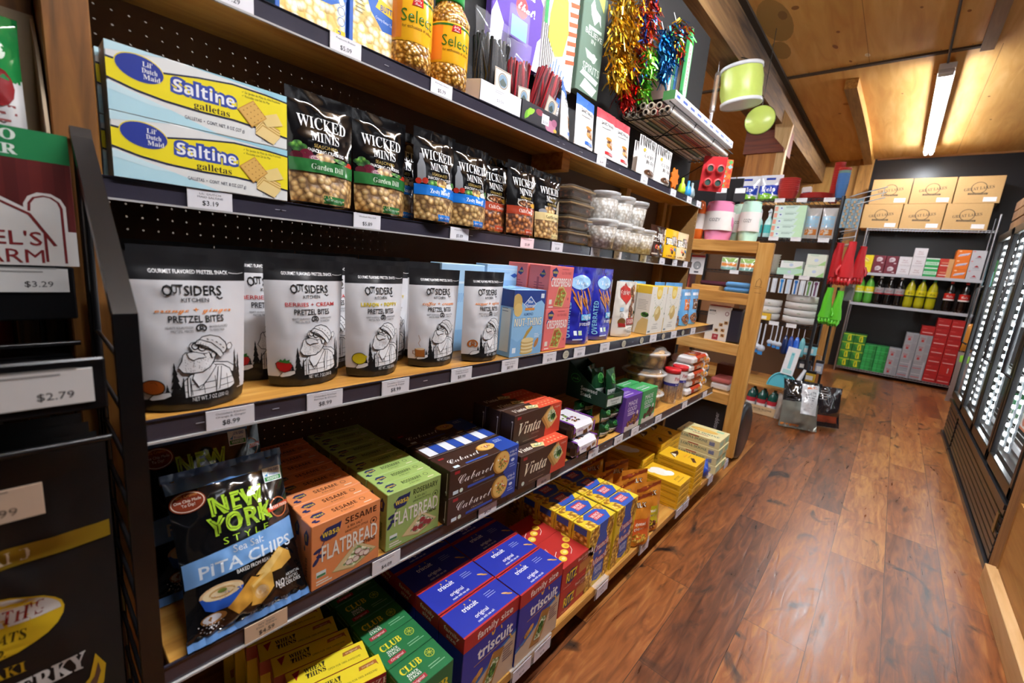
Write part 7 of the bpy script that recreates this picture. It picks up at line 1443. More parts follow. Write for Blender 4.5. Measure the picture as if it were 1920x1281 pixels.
# ------------------------------------------------------------------ wooden cart at the end of the shelving
ct = empty('wooden_cart', (.1, 3.05, 0)); CX0, CX1, CY, CD = -.45, .395, 3.05, .42
def cp(mb, n):
    o = mb.build(n, ct); o.matrix_parent_inverse = Matrix.Translation((-.1, -3.05, 0)); return o
for x, y in ((CX0, CY), (CX1-.09, CY), (CX0+.1, CY+CD), (CX1-.18, CY+CD)):
    cp(MB().cbox(x, y, .075, x+.09, y+.038, 1.475, PINEZ, .003), 'post')
RZ = (.42, .755, 1.085, 1.41)
for z in RZ:
    cp(MB().cbox(CX0+.09, CY+.004, z, CX1-.09, CY+.04, z+.072, PINEX, .002), 'rail'); cp(MB().cbox(CX0+.19, CY+CD, z, CX1-.18, CY+CD+.036, z+.072, PINEX, .002), 'rail')
    cp(MB().cbox(CX0+.02, CY+.042, z+.05, CX1-.1, CY+CD-.002, z+.068, PINEX, .001), 'shelf_board')
for x in (CX0+.045, CX1-.045):
    for y in (CY+.02, CY+CD+.02):
        b = MB(); b.T = Matrix.Translation((x, y, .033)) @ Matrix.Rotation(PI/2, 4, 'Y'); b.lathe([(0, -.014), (.03, -.014), (.033, -.008), (.033, .008), (.03, .014), (0, .014)], M('#1b1b1c', 'plastic'), 18); b.T = None; b.box(x-.018, y-.02, .06, x+.018, y+.02, .074, STEEL); cp(b, 'caster')
b = MB(); Art('matte').L_([(0, 4), (2.6, 4), (3, 7), (1.6, 9), (.2, 7)], .25, '#4a3218', True).lines(-.6, 2.6, 4.4, 2, -.9, .18, '#4a3218').L_([(0, 0), (3.6, 0)], .2, '#4a3218').place(b, plane((CX1-.06, CY-.0002, 1.17), (1, 0, 0), (0, 0, 1))); cp(b, 'lumber_stamp')
tag(ct, 'pine lumber cart on black casters at the far end of the shelving', 'cart')
zc2 = [z+.0688 for z in RZ]
def towel(c, lab, x, y, s=1):
    e = empty('rolled_towel', (x, y, 1.4825)); M_ = M(c, 'matte'); b = MB()
    b.grid(36, 10, lambda u, v: ((.078+.006*math.sin(u*2*PI*3+v*5)+.012*math.sin(v*PI))*math.cos(u*2*PI), (.078+.006*math.cos(u*2*PI*4))*math.sin(u*2*PI), .25*v), M_)
    for i in range(3): b.lathe([(.02+.02*i, .24-.0*i), (.028+.02*i, .252), (.036+.02*i, .24)], M_, 24)
    b.lathe([(0, .238), (.08, .246)], M_, 24); b.build('towel', e)
    w_ = MB(); w_.grid(36, 2, lambda u, v: (.093*math.cos(u*2*PI), .09*math.sin(u*2*PI), .065+.12*v), M('#e6dfda', 'paper')); Art('paper').T('COZY', 0, 0, 2, '#5a5450', 7).place(w_, lambda p, q, l: (.0935*math.sin(p/.0935), -.0935*math.cos(p/.0935)-l, .13+q)); w_.build('paper_band', e)
    e.scale = (s, s, 1); return tag(e, lab, 'towel', 'rolled towels on the cart')
towel('#d77fa4', 'rolled pink towel with a white paper band on top of the cart', .015, 3.17, 1.0); towel('#b5dcc4', 'rolled mint green towel with paper band, middle of the three towels', .125, 3.297, .78); towel('#b9dfca', 'rolled mint green towel with paper band beside the cart corner', .203, 3.18, .68)
e = empty('orange_bottle', (-.1, 3.13, 1.4825)); MB().lathe([(0, 0), (.035, 0), (.036, .08), (.034, .2), (.02, .25), (0, .26)], M('#e8742a', 'plastic'), 18).build('bottle_body', e); MB().lathe([(.0365, .07), (.0365, .17)], M('#e4dcd6', 'gloss'), 18).build('label', e); tag(e, 'orange bottle with white label left of the pink towel', 'bottle')
def fold(c, lab, x, y, z, w=.16, d=.12, h=.034, grp=None, rz=0):
    e = MB(); e.cbox(-w/2, -d/2, .0008, w/2, d/2, h, M(c, 'matte'), h*.32); o = e.build('folded_cloth'); b = MB(); b.box(-w/2-.0004, -d/2-.0006, h*.45, w/2+.0004, -d/2+.001, h*.5, M('#2f3a44', 'matte')); b.build('fold_line', o); o.location = (x, y, z); o.rotation_euler = (0, 0, rz); return tag(o, lab, 'cloth', grp)
fold('#4f86b8', 'folded blue cloth, lower of two on the cart', .22, 3.16, zc2[2], grp='folded blue cloths'); fold('#5b94c4', 'folded blue cloth, upper of two on the cart', .225, 3.16, zc2[2]+.0345, grp='folded blue cloths')
b = MB().cbox(-.09, -.1, 0, .09, .1, .03, PINEX, .003); simple('cutting_board', b, 'thick wooden board lying left of the blue cloths', 'board', (.02, 3.2, zc2[2]+.0005)); fold('#5a1c34', 'folded maroon cloth on the thick wooden board', .05, 3.24, zc2[2]+.031, .19, .12, .03)
for i, x in enumerate((-.14, -.17)): simple('paper_pad', MB().cbox(-.006, -.06, 0, .006, .06, .1-.01*i, M(('#8a4038', '#c9bda8')[i]), .002), '%s upright booklet left of the wooden board' % ('red', 'tan')[i], 'booklet', (x+.03, 3.2, zc2[2]+.0005), 0, 'booklets on the cart')
# baking set
bs = empty('baking_set', (.16, 3.1, zc2[1]+.001)); b = MB(); b.cbox(-.09, .0, .0, .05, .03, .23, M('#d9d2c8'), .002)
a = Art().R(.8, 19, 4, 1.2, '#2a2a2c').T('OVENLOCK', 2.8, 19.6, .6, '#e6e2dc', 3).lines(.8, 17.2, 5, 3, -.9, .3, '#9a938a').ring(12, 18.6, 1, 1.2, .4, '#7a3038').R(5, .6, 3.8, 3.8, '#8e2a34').T('20', 6.9, 3, 1, '#e6d6cc', 1.6)
for x, y in ((3, 8), (7, 7), (11, 7.4), (9.4, 11), (12.4, 12.6), (11.4, 4)): a.R(x-1.3, y-1.2, 2.6, 2.4, '#c8a878').E(x, y, 1, .9, NUTS, 10)
a.place(b, plane((-.09, 0, 0), (1, 0, 0), (0, 0, 1))); b.build('sleeve', bs); b = MB(); b.cbox(-.1, .031, 0, .13, .16, .225, M('#201d26', 'satin'), .02); b.cbox(.05, .0, .005, .125, .03, .22, M('#2a2630', 'satin'), .008); b.build('black_pan', bs); MB().box(-.08, -.001, .23, .04, .03, .236, M('#b8322c')).build('red_strip', bs); tag(bs, 'black baking pan set in a printed sleeve on the cart', 'baking set')
# lower cart shelves
b = MB(); b.lathe([(0, 0), (.045, 0), (.06, .12), (.062, .125)], M('#7f9cc0', 'plastic'), 20); simple('blue_cup', b, 'pale blue plastic tumbler on the middle cart shelf', 'cup', (.05, 3.2, zc2[0]+.0005))
b = MB(); b.cbox(-.06, -.08, 0, .06, .08, .05, M('#d9d0cc', 'plastic'), .012); o = b.build('food_box'); MB().cbox(-.065, -.085, .05, .065, .085, .085, M('#b5605c', 'gloss'), .012).build('lid', o); o.location = (.22, 3.2, zc2[0]+.0005); tag(o, 'oval food box with striped red lid on the cart', 'food box')
b = MB(); b.cbox(-.08, -.05, 0, .08, .05, .14, M('#6a3418', 'paper'), .003); simple('brown_carton', b, 'brown carton at the back of the middle cart shelf', 'box', (.2, 3.4, zc2[0]+.0005))
b = MB(); b.cbox(-.2, 0, 0, .19, .3, .3, M('#1d1c20'), .004); Art().T('Rubbermaid', 33, 15, 2.6, '#8a8890', 20, bold=.02, rot=PI/2).lines(6, 20, 8, 4, -2.2, .5, '#45444a').place(b, plane((-.2, 0, 0), (1, 0, 0), (0, 0, 1))) if False else None
b = MB(); b.cbox(-.2, 0, 0, .19, .3, .3, M('#1d1c20'), .004); A_ = Art().T('Bathtopper', 34, 15, 2.6, '#8a8890', 18, bold=.02, rot=PI/2).lines(6, 20, 8, 4, -2.2, .5, '#45444a'); A_.place(b, lambda x, y, l: (-.2+x, -l, y)); simple('black_carton', b, 'large black carton with vertical grey lettering at the bottom of the cart', 'box', (.1, 3.11, .1))
struct('trim_cart_floor', MB().cbox(CX0+.02, CY+.042, .078, CX1-.02, CY+CD, .0985, PINEX, .001))
b = MB(); b.T = Matrix.Rotation(PI/2, 4, 'Y'); b.lathe([(0, -.03), (.17, -.032), (.2, -.02), (.205, 0), (.2, .02), (.17, .032), (0, .03)], M('#1c1c20', 'plastic'), 28); b.T = None; simple('black_tub', b, 'round black plastic lid leaning beside the cart post', 'tub', (.36, 3.3, .206))
# hang-tagged small goods above the cart at the end of the shelving
b = MB().cbox(0, -.045, 0, .003, .045, .14, M('#e4e4e6'), .0006); Art().R(0, 11.6, 9, 1.2, '#c2303a').E(4.5, 6, 2.6, 2.8, '#8a8f94', 16).E(4.5, 6, 1.9, 2, '#a9aeb2', 16).E(5, 5, .5, .5, '#fff', 8).R(3, 1, 3, 1.2, '#5a5a60').place(b, plane((.003, -.045, 0), (0, 1, 0), (0, 0, 1))); b.tube([(-.0, 0, .14), (-.1, 0, .16)], .002, STEEL, 5)
o = simple('blister_pack', b, 'white blister pack of a grey gadget on a hook behind the shelving end', 'blister pack', (-.06, 3.12, 1.25), -PI/2)
for i, (x, z) in enumerate(((-.12, 1.8), (.0, 1.8), (-.08, 1.68))):
    b = MB().cbox(-.04, 0, 0, .04, .003, .1, M('#26262a'), .0006).box(-.035, -.0006, .06, .035, 0, .095, M('#e9e9ec')); b.tube([(0, 0, .1), (0, .1, .105)], .002, STEEL, 5); simple('hang_card', b, 'small black and white hang card, %s behind the shelving end' % nth(i), 'card', (x, 3.55+.03*i, z), 0, 'hang cards behind the shelving end')
struct('trim_hook_panel', MB().box(-.6, 3.66, 1.55, -.01, 3.675, 1.98, M('#18181a', 'satin')).box(-.6, 3.675, 0, -.56, 3.7, 1.98, M('#18181a', 'satin')))
# ------------------------------------------------------------------ black wire shelving of household goods
BX0, BX1, BY, BD = -.65, .515, 4.65, .45
br = empty('wire_shelving', (BX0, BY, 0)); BW = M('#1c1d20', 'satin')
def bp_(mb, n):
    o = mb.build(n, br); o.matrix_parent_inverse = Matrix.Translation((-BX0, -BY, 0)); return o
for x in (BX0, BX1):
    for y in (BY, BY+BD): bp_(MB().tube([(x, y, 0), (x, y, 2.0)], .014, BW, 10), 'post')
ZB = (.27, .885, 1.318, 1.645, 1.985)
for z in ZB[1:]:
    b = MB(); b.box(BX0, BY-.005, z-.03, BX1, BY+.001, z-.022, BW).box(BX0, BY-.005, z-.006, BX1, BY+.001, z, BW)
    for i in range(30): x = BX0+(BX1-BX0)*i/29; b.tube([(x, BY-.002, z-.026), (x+.02, BY-.002, z-.003)], .003, BW, 4, False); b.tube([(x, BY, z-.003), (x, BY+BD, z-.003)], .0028, BW, 4, False)
    bp_(b, 'wire_shelf')
bp_(MB().cbox(BX0, BY-.005, ZB[0]-.02, BX1-.14, BY+BD, ZB[0], PINEX, .002), 'plank_shelf')
bp_(MB().box(BX0, BY+BD+.02, .3, BX1, BY+BD+.026, 2.0, M('#5a3c22', 'matte')), 'back_board')
tag(br, 'black wire shelving of household goods beyond the wooden cart', 'shelving')
def bput(nm, mb, lab, cat, x, y, z, grp=None, rz=0): return simple(nm, mb, lab, cat, (x, y, z+.0008), rz, grp)
for i, x in enumerate((-.5, -.35, -.2, -.06, .1, .26, .4)):   # shelf cards
    pass
@kind('shelf card', 'white price cards on the black wire shelving')
def wcard():
    b = MB().cbox(-.04, -.001, -.018, .04, .0005, .018, M('#eeecec', 'paper'), .0003); Art('paper').lines(1, 2.4, 5, 2, -.7, .2, '#b5b2b4').place(b, plane((-.04, -.001, -.018), (1, 0, 0), (0, 0, 1))); return b.build('shelf_card')
for x, z, l in ((.06, 1.635, 'left one under the tissue box stack'), (.235, 1.635, 'middle one above the grey panel'), (.44, 1.635, 'under the right foil package'), (.05, 1.97, 'under the red bowls'), (.22, 1.97, 'under the red plates'), (.42, 1.97, 'under the tall cups'), (-.22, 1.305, 'behind the cart gap'), (.24, 1.305, 'above the blue brush packs'), (.36, 1.305, 'above the right brush packs'), (.2, .87, 'above the hanging ladles'), (.34, .87, 'above the blue bottles')):
    put('wcard', x, BY-.0085, z, 'white shelf card on the black shelving, '+l)
@kind('napkin pack', 'napkin packs on the black shelving')
def napkins():
    a = Art('film').R(.2, 5, 20, 8.4, '#2346b8').P([(.2, 0), (20, 0), (20, 3), (11, 6), (.2, 7.4)], '#86c83a').T('cielo', 10, 9.4, 3.6, '#f2f5fa', 12, 'b').R(6, 18, 8.6, 2, '#2a3f9c').lines(8, 3.6, 9, 1, 1, .8, '#e9f2dc')
    return pouch('napkin_pack', .21, .225, .1, M('#e6e8f0', 'film'), a, seed=3, wr=.004, top=1.0, maxe=.03, nx=10, nz=12)
put('napkins', -.27, BY+.1, ZB[4]+.001, 'white and blue napkin pack, left one on the top black shelf', rz=-PI/2); put('napkins', -.075, BY+.12, ZB[4]+.001, 'white and blue napkin pack beside the red bowls', rz=-PI/2, s=(1, .9, 1.03)); put('napkins', -.49, BY+.1, ZB[4]+.001, 'white and blue napkin pack at the left, mostly hidden by the hanging toys', rz=-PI/2)
RED = M('#c13a34', 'plastic')
@kind('bowl', 'red bowls in a stack')
def redbowl(): return MB().lathe([(0, 0), (.052, 0), (.066, .02), (.082, .075), (.0845, .077), (.082, .079), (.0795, .075), (.0635, .022), (.0495, .003), (0, .003)], RED, 28).build('red_bowl')
for i in range(7): put('redbowl', .08, BY+.1, ZB[4]+.001+.018*i, 'glossy red bowl, %s of the stack on the top shelf' % ('bottom' if i == 0 else 'top' if i == 6 else '%s from the bottom' % nth(i)))
@kind('plate', 'red plates in a stack')
def redplate(): return MB().lathe([(0, .002), (.09, .002), (.125, .014), (.127, .016), (.124, .017), (.09, .006), (0, .006)], RED, 32).build('red_plate')
for i in range(7): put('redplate', .3, BY+.14, ZB[4]+.001+.0062*i, 'red plate, %s of the stack beside the bowls' % ('bottom' if i == 0 else 'top' if i == 6 else '%s from the bottom' % nth(i)))
@kind('plastic cup', 'red cups nested in a tall stack')
def redcup(): return MB().lathe([(0, 0), (.032, 0), (.04, .1), (.0425, .101), (.04, .103), (.039, .1), (.031, .003), (0, .003)], RED, 22).build('red_cup')
for i in range(13): put('redcup', .41, BY+.28, ZB[4]+.001+.02*i, 'red plastic cup, %s of the tall nested stack' % ('bottom' if i == 0 else 'top' if i == 12 else '%s from the bottom' % (nth(i) if i < 10 else ('eleventh', 'twelfth')[i-10])))
def bcup(c):
    def f(): return MB().lathe([(0, 0), (.033, 0), (.044, .12), (.046, .121), (.044, .123), (.0428, .12), (.0318, .003), (0, .003)], M(c, 'plastic'), 22).build('plastic_cup')
    return f
for nm, c in (('cupb', '#5b8fd0'), ('cupg', '#86ac9c'), ('cupr', '#c13a34')): BUILD[nm] = (bcup(c), 'plastic cup', 'blue, green and red cups nested at the shelf corner')
for i in range(7): k, w = (('cupb', 'blue'), ('cupb', 'blue'), ('cupb', 'blue'), ('cupb', 'blue'), ('cupb', 'blue'), ('cupg', 'grey-green'), ('cupr', 'red'))[i]; put(k, .475, BY+.09, ZB[4]+.001+.022*i, '%s plastic cup, %s of the nested stack at the shelf corner' % (w, 'bottom' if i == 0 else 'top' if i == 6 else '%s from the bottom' % nth(i)))
b = MB(); b.T = Matrix.Rotation(-.1, 4, 'Y')
b.cbox(-.04, -.02, .0, .04, .02, .15, M('#e9e6e2', 'film'), .01).cbox(-.03, -.0215, .03, .03, -.0205, .1, M('#35509c', 'film'), .0004); b.T = None; bput('party_pack', b, 'white and blue packet standing behind the red plates', 'packet', .2, BY+.33, ZB[4]+.005)
@kind('spray bottle', 'clear-topped spray bottles on the black shelving')
def spray():
    e = empty('spray_bottle'); MB().lathe([(0, 0), (.032, 0), (.036, .01), (.036, .12), (.03, .15), (.014, .18), (.012, .2), (0, .2)], M('#bfe4e2', 'film'), 16).build('bottle_body', e)
    MB().lathe([(.0365, .04), (.0365, .115)], M('#58c0c0', 'gloss'), 16).build('label', e); b = MB(); b.lathe([(.013, .195), (.015, .24), (.006, .262), (0, .264)], M('#e9eaee', 'plastic'), 12); b.cbox(-.012, -.045, .225, .012, .01, .24, M('#dfe2e8', 'plastic'), .003); b.build('pump_head', e); return e
for i, x in enumerate((-.19, -.105, -.022)): put('spray', x, BY+.08, ZB[3]+.001, 'teal and white spray bottle, %s from the left on its shelf' % nth(i))
@kind('tissue box', 'green and white boxes in a stack')
def tissue():
    a = Art().R(.4, .6, 2.6, 4, '#e9a48c').R(4, 1.4, 3, 3, '#dfeef2').E(5.6, 3.2, .8, .6, '#3a5fa0', 8).lines(9, 3.4, 9, 2, -.9, .3, '#4f8a78').R(20, 2.2, 3.4, .9, '#3a6a9c').P([(17, 0), (25, 0), (25, 5.6), (20, 5.6)], '#c9ecc4')
    return carton('tissue_box', .25, .056, .14, M('#d6efe2'), a)
for i in range(5): put('tissue', .145, BY+.003, ZB[3]+.001+.0565*i, 'green and white tissue box, %s of the stack of five' % ('bottom' if i == 0 else 'top' if i == 4 else '%s from the bottom' % nth(i)), rz=-PI/2)
@kind('foil pack', 'clear packages with blue and orange print')
def foilp():
    a = Art('film').R(.6, 10, 9.6, 9.6, '#a8cfe6').R(.8, 3.4, 9.2, 5, '#d27f34').E(5, 6, 3, 1.8, '#e9d6bc', 12).R(4.4, 9.6, 1.4, 1.6, '#35509c')
    return pouch('foil_pack', .11, .265, .07, M('#c9c4c0', 'film'), a, 'pillow', seed=4, wr=.004, maxe=.03, nx=10, nz=12)
put('foilp', .325, BY+.06, ZB[3]+.001, 'clear package with blue and orange print, left of two', rz=-PI/2); put('foilp', .44, BY+.06, ZB[3]+.001, 'clear package with blue and orange print at the shelf corner', rz=-PI/2)
@kind('paper bowl', 'nested paper bowls')
def pbowl(): return MB().lathe([(0, 0), (.045, 0), (.06, .03), (.062, .032), (.058, .03), (.043, .004), (0, .004)], M('#d9d3c6', 'paper'), 20).build('paper_bowl')
for i in range(7): put('pbowl', .075, BY+.08, ZB[2]+.001+.024*i, 'cream paper bowl, %s of the stack beside the green boxes' % ('bottom' if i == 0 else 'top' if i == 6 else '%s from the bottom' % nth(i)))
@kind('sponge pack', 'packs with orange and green print behind the cart')
def sponge():
    a = Art('film').R(.4, 4, 14, 3, '#e58a3c').R(.4, 8, 14, 4, '#9cc06a').R(.4, .6, 14, 2.4, '#7fb0a8').lines(3, 6, 8, 2, -1, .4, '#f2e6d0')
    return pouch('sponge_pack', .15, .125, .08, M('#dcd7c4', 'film'), a, seed=2, wr=.003, top=1.0, maxe=.03, nx=8, nz=8)
put('sponge', -.3, BY+.08, ZB[2]+.001, 'pack with orange and green print, left one seen through the cart', rz=-PI/2); put('sponge', -.13, BY+.08, ZB[2]+.001, 'pack with orange and green print, right one seen through the cart', rz=-PI/2)
for nm, x, w, h, c, l, ex in (('foil_box', .235, .2, .06, '#bfe6cf', 'low green and white box, lower one beside the paper bowls', 0), ('foil_box', .24, .17, .065, '#eef2ee', 'low white box resting on the green one', .0608), ('napkin_box', .42, .15, .1, '#e8efe0', 'white box with pale print at the right, lower one', 0), ('napkin_box', .42, .145, .095, '#e3ead8', 'white box with lime corner at the right, upper one', .1008)):
    b = MB().cbox(-w/2, 0, 0, w/2, .12, h, M(c), .0015); A_ = Art().lines(2, h*100-1.5, w*60, 2, -1.2, .4, '#9fc4a8').P([(w*62, 0), (w*98, 0), (w*98, h*45)], '#a9d88a').E(w*50, h*45, 1.6, 1.4, '#c9d8e8', 10); A_.place(b, plane((-w/2, 0, 0), (1, 0, 0), (0, 0, 1))); bput(nm, b, l, 'box', x, BY+.01, ZB[2]+ex)
b = MB().cbox(-.14, 0, 0, .14, .01, .25, M('#4f5258', 'satin'), .001); bput('grey_panel', b, 'flat grey board standing behind the white boxes', 'board', .36, BY+.2, ZB[2])
b = MB().cbox(-.16, 0, 0, .16, .2, .2, M('#8a5a34', 'paper'), .003); bput('brown_carton', b, 'brown carton on the third black shelf behind the cart', 'box', -.35, BY+.1, ZB[1])
@kind('plate stack')
def plates():
    b = MB(); b.lathe([(0, 0), (.075, 0), (.112, .012), (.114, .06), (.112, .064), (.075, .062), (0, .062)], M('#e4e2de', 'paper'), 28); Art('paper').lines(0, 0, 3, 1, 1, .5, '#7aa07a').place(b, lambda x, y, l: ((.1145)*math.cos(x/.114-1.6), (.1145)*math.sin(x/.114-1.6), .03+y)); return b.build('paper_plates')
for i in range(3): put('plates', .115, BY+.13, ZB[1]+.001+.0645*i, 'wrapped pack of white plates, %s in the left stack' % ('bottom', 'middle', 'top')[i], grp='wrapped packs of white plates', s=(.85, .85, 1))
for i in range(4): put('plates', .365, BY+.14, ZB[1]+.001+.0645*i, 'wrapped pack of white plates, %s in the right stack' % ('bottom one', 'second from the bottom', 'third from the bottom', 'top one')[i], grp='wrapped packs of white plates', s=(1.15, 1.15, 1))
b = MB().cbox(-.06, 0, 0, .06, .05, .065, M('#e0b52e'), .003).box(-.035, -.0006, .01, .03, 0, .04, M('#f0efe9')); bput('yellow_box', b, 'small yellow box in front of the white plates', 'box', .1, BY-.0, ZB[1])
for i, (x, c, l) in enumerate(((.08, '#dfe3ea', 'white'), (.14, '#e9ecf2', 'pale'), (.2, '#2f86d0', 'blue'), (.255, '#cfe0f0', 'pale blue'), (.31, '#2a74c4', 'deep blue'), (.36, '#eceff2', 'white and blue'), (.41, '#6a9a50', 'green'), (.46, '#6a3a5c', 'purple'))):
    b = MB().cbox(-.02, -.004, -.13, .02, .0, 0, M('#e4e8ec', 'film'), .001); b.tube([(0, -.008, -.125), (0, -.008, -.02)], .007, M(c, 'plastic'), 8); b.cbox(-.012, -.016, -.03, .012, -.006, -.005, M(c, 'plastic'), .003); b.tube([(0, -.002, 0), (0, .02, .012)], .0018, STEEL, 5); simple('brush_pack', b, '%s brush pack hanging under the third shelf, %s from the left' % (l, nth(i)), 'brush', (x, BY-.008, ZB[2]-.038), 0, 'brush packs hanging from the black shelving')
@kind('ladle', 'white ladles hanging under the plates')
def ladle():
    e = empty('ladle'); MB().tube([(0, 0, 0), (0, .002, -.12), (0, -.012, -.18)], .006, M('#cfd4dc', 'plastic'), 8).build('handle', e); MB().ell((0, -.02, -.21), (.032, .022, .03), M('#c3cad6', 'plastic'), 14, 10).build('bowl', e); MB().cbox(-.018, -.03, -.265, .018, -.026, -.235, M('#3a86c8', 'film'), .001).build('hang_tag', e); return e
for i, (x, s) in enumerate(((.1, 1.05), (.14, 1.1), (.2, .75), (.24, .78), (.275, .8))): put('ladle', x, BY-.01, ZB[1]-.032, 'white ladle hanging under the white plates, %s from the left' % nth(i), s=s)
for i, (x, c, l) in enumerate(((.315, '#1d2f5c', 'navy'), (.36, '#24489a', 'dark blue'), (.405, '#2a62c8', 'bright blue'), (.45, '#6ab0b8', 'teal'))):
    e = empty('hanging_bottle', (x, BY+.02, .6)); MB().lathe([(0, 0), (.022, 0), (.024, .02), (.022, .13), (.01, .17), (0, .175)], M(c, 'film'), 14).build('bottle_body', e); MB().tube([(0, 0, .17), (0, 0, .255)], .003, M('#dfe0e4', 'plastic'), 6).build('hanger', e); tag(e, '%s bottle hanging under the white plates, %s from the left' % (l, nth(i)), 'bottle', 'blue bottles hanging on the black shelving')
# dustpan with its card
dp = empty('dustpan', (.37, BY-.02, .3)); AQ = M('#5cb9c9', 'plastic'); b = MB()
prof = []
for i in range(17): a_ = PI*i/16; prof.append((-.115*math.cos(a_), .135*math.sin(a_)))
F0 = [(x, -.02-.25*(.135-z)*.4, z) for x, z in prof]; 
b.add(F0+[(x, y+.012, z) for x, y, z in F0], [tuple(range(17))[::-1], tuple(range(17, 34))]+[(i, i+1, i+18, i+17) for i in range(16)]+[(16, 0, 17, 33)], AQ)
b.tube([F0[i] for i in range(17)], .008, AQ, 8); b.build('pan', dp)
MB().tube([(.01, -.02, .1), (.02, -.012, .2), (.035, -.005, .3), (.04, -.003, .36)], [.018, .016, .015, .012], AQ, 10).build('handle', dp)
c = MB(); c.cbox(-.045, -.045, .13, .055, -.04, .385, M('#eceef0'), .002); Art().R(4, 6, 2.6, 15, '#8ed0d8').E(5.3, 19.4, .8, .8, '#57aebd', 10).R(1.4, 1.2, 7, 3.6, '#b5e0dc').place(c, plane((-.045, -.0452, .13), (1, 0, 0), (0, 0, 1))); k = c.build('header_card', dp); k.rotation_euler = (0, .1, 0)
tag(dp, 'aqua dustpan with a white header card hanging at the low wooden shelf', 'dustpan')
# propane carton
pc = empty('display_carton', (.23, 4.59, 0)); b = MB(); b.box(-.135, 0, 0, .135, .2, .004, M('#c9ab82', 'paper')); b.box(-.135, 0, 0, .135, .003, .085, M('#c9ab82', 'paper')).box(-.135, .2, 0, .135, .203, .085, M('#c9ab82', 'paper')).box(-.135, 0, 0, -.132, .2, .085, M('#c9ab82', 'paper')).box(.132, 0, 0, .135, .2, .085, M('#c9ab82', 'paper'))
Art('paper').T('ALL PURPOSE PROPANE', 13.5, 5.4, 1.5, '#4a3c2a', 21, bold=.02).lines(6, 3, 15, 2, -1.1, .35, '#7a6648').place(b, plane((-.135, 0, 0), (1, 0, 0), (0, 0, 1))); b.build('carton', pc); tag(pc, 'low tan carton of green gas canisters on the floor', 'carton')
@kind('gas canister', 'green gas canisters in the tan carton')
def canister():
    e = empty('gas_canister'); MB().lathe([(0, 0), (.038, 0), (.04, .01), (.04, .15), (.032, .19), (.014, .21), (.014, .225), (0, .226)], M('#14453c', 'gloss'), 20).build('tank', e); l = MB(); l.lathe([(.0405, .06), (.0405, .1)], M('#e2dcda', 'gloss'), 20); l.lathe([(.0407, .1), (.0407, .14)], M('#b82f3c', 'gloss'), 20); l.build('label', e); return e
for r in range(2):
    for i in range(3): put('canister', .14+.088*i, 4.64+.09*r, .0048, 'dark green gas canister, %s from the left in the %s row of the tan carton' % (nth(i), ('front', 'back')[r]))
# bags of soil, pet things
a = Art('film').R(13, 14, 14, 26, '#cfd0d2').T('EARTH', 20, 33, 3, '#3a3c40', 11, 'c', rot=.2).P([(15, 37), (24, 39), (26, 37.5), (17, 36)], '#d0703a').lines(16, 27, 10, 3, -2, .7, '#6a6c70').lines(16, 20, 11, 5, -1, .3, '#8a8c90').R(.6, 26, 10, 15, '#141416').R(1, 1.4, 14, 2, '#c87a3a').lines(2, 24, 8, 6, -1.6, .4, '#4a4c50')
o = pouch('soil_bag', .29, .42, .17, M('#83857c', 'foil'), a, 'pillow', bands=((.58, 1.01, M('#222326', 'film')),), seed=5, wr=.012, nx=16, nz=20, maxe=.03, slump=.06); o.location = (.575, 4.42, .01); o.rotation_euler = (0, -.3, -PI/2+.35); tag(o, 'large silver and black soil bag with white label slumped on the floor', 'soil bag')
o = pouch('soil_bag', .26, .36, .13, M('#2a2426', 'film'), Art('film').R(1, 4, 22, 6, '#8a3a24').lines(3, 24, 12, 5, -2.4, .6, '#8a8480'), 'pillow', seed=8, wr=.01, nx=12, nz=14, maxe=.03); o.location = (.73, 4.72, .01); o.rotation_euler = (0, -.25, -PI/2+.5); tag(o, 'dark bag with rust-brown base standing behind the silver soil bag', 'soil bag')
o = pouch('soil_bag', .12, .24, .08, M('#a59a90', 'film'), None, 'pillow', seed=9, wr=.012, nx=12, nz=12); o.location = (.425, 4.56, .01); o.rotation_euler = (0, -.1, -PI/2); tag(o, 'crumpled clear bag of brown granules beside the gas canister carton', 'soil bag')
# things hooked on the side of the black shelving
sr = empty('side_hook_rack', (BX1, BY, 0)); b = MB()
for z in (1.98, 2.02, 2.06): b.tube([(.03, .12, z-.05), (.09, .05, z-.04), (.27, -.02, z)], .004, M('#d9dbde', 'satin'), 6)
for z in (1.72, 1.66, 1.6): b.tube([(.016, .1, z), (.13, .05, z+.02), (.13, .14, z+.02), (.016, .3, z)], .004, M('#c9ccd0', 'satin'), 6)
b.tube([(.13, .1, 1.3), (.13, .1, 2.0)], .005, M('#c9ccd0', 'satin'), 6); b.build('wire_hooks', sr); b = MB(); b.cbox(.25, -.025, 1.99, .254, -.015+.01, 2.05, M('#d3d8dc', 'plastic'), .001); b.build('hook_label', sr); tag(sr, 'silver wire hook rack fixed to the side of the black shelving', 'hook rack')
@kind('clothespin', 'wooden clothespins on blue cards')
def pin(): return MB().cbox(-.008, -.01, 0, .008, 0, .022, M('#cfb694', 'matte'), .002).build('clothespin')
for c in range(3):
    x = BX1+.03+.042*c; y = BY+.035+.012*c
    b = MB().cbox(-.02, .0012, 0, .02, .004, .24, M('#8fb4c8'), .0005); b.tube([(0, .003, .24), (-.005, .045, .248)], .002, STEEL, 5); simple('pin_card', b, 'blue card of wooden clothespins, %s from the left beside the cups' % nth(c), 'clothespin card', (x, y, 1.745), 0, 'blue clothespin cards')
    for i in range(9): put('pin', x+(-.006 if i % 2 else .006), y, 1.75+.0245*i, 'wooden clothespin, %s from the bottom of the %s blue card' % (nth(i), nth(c)))
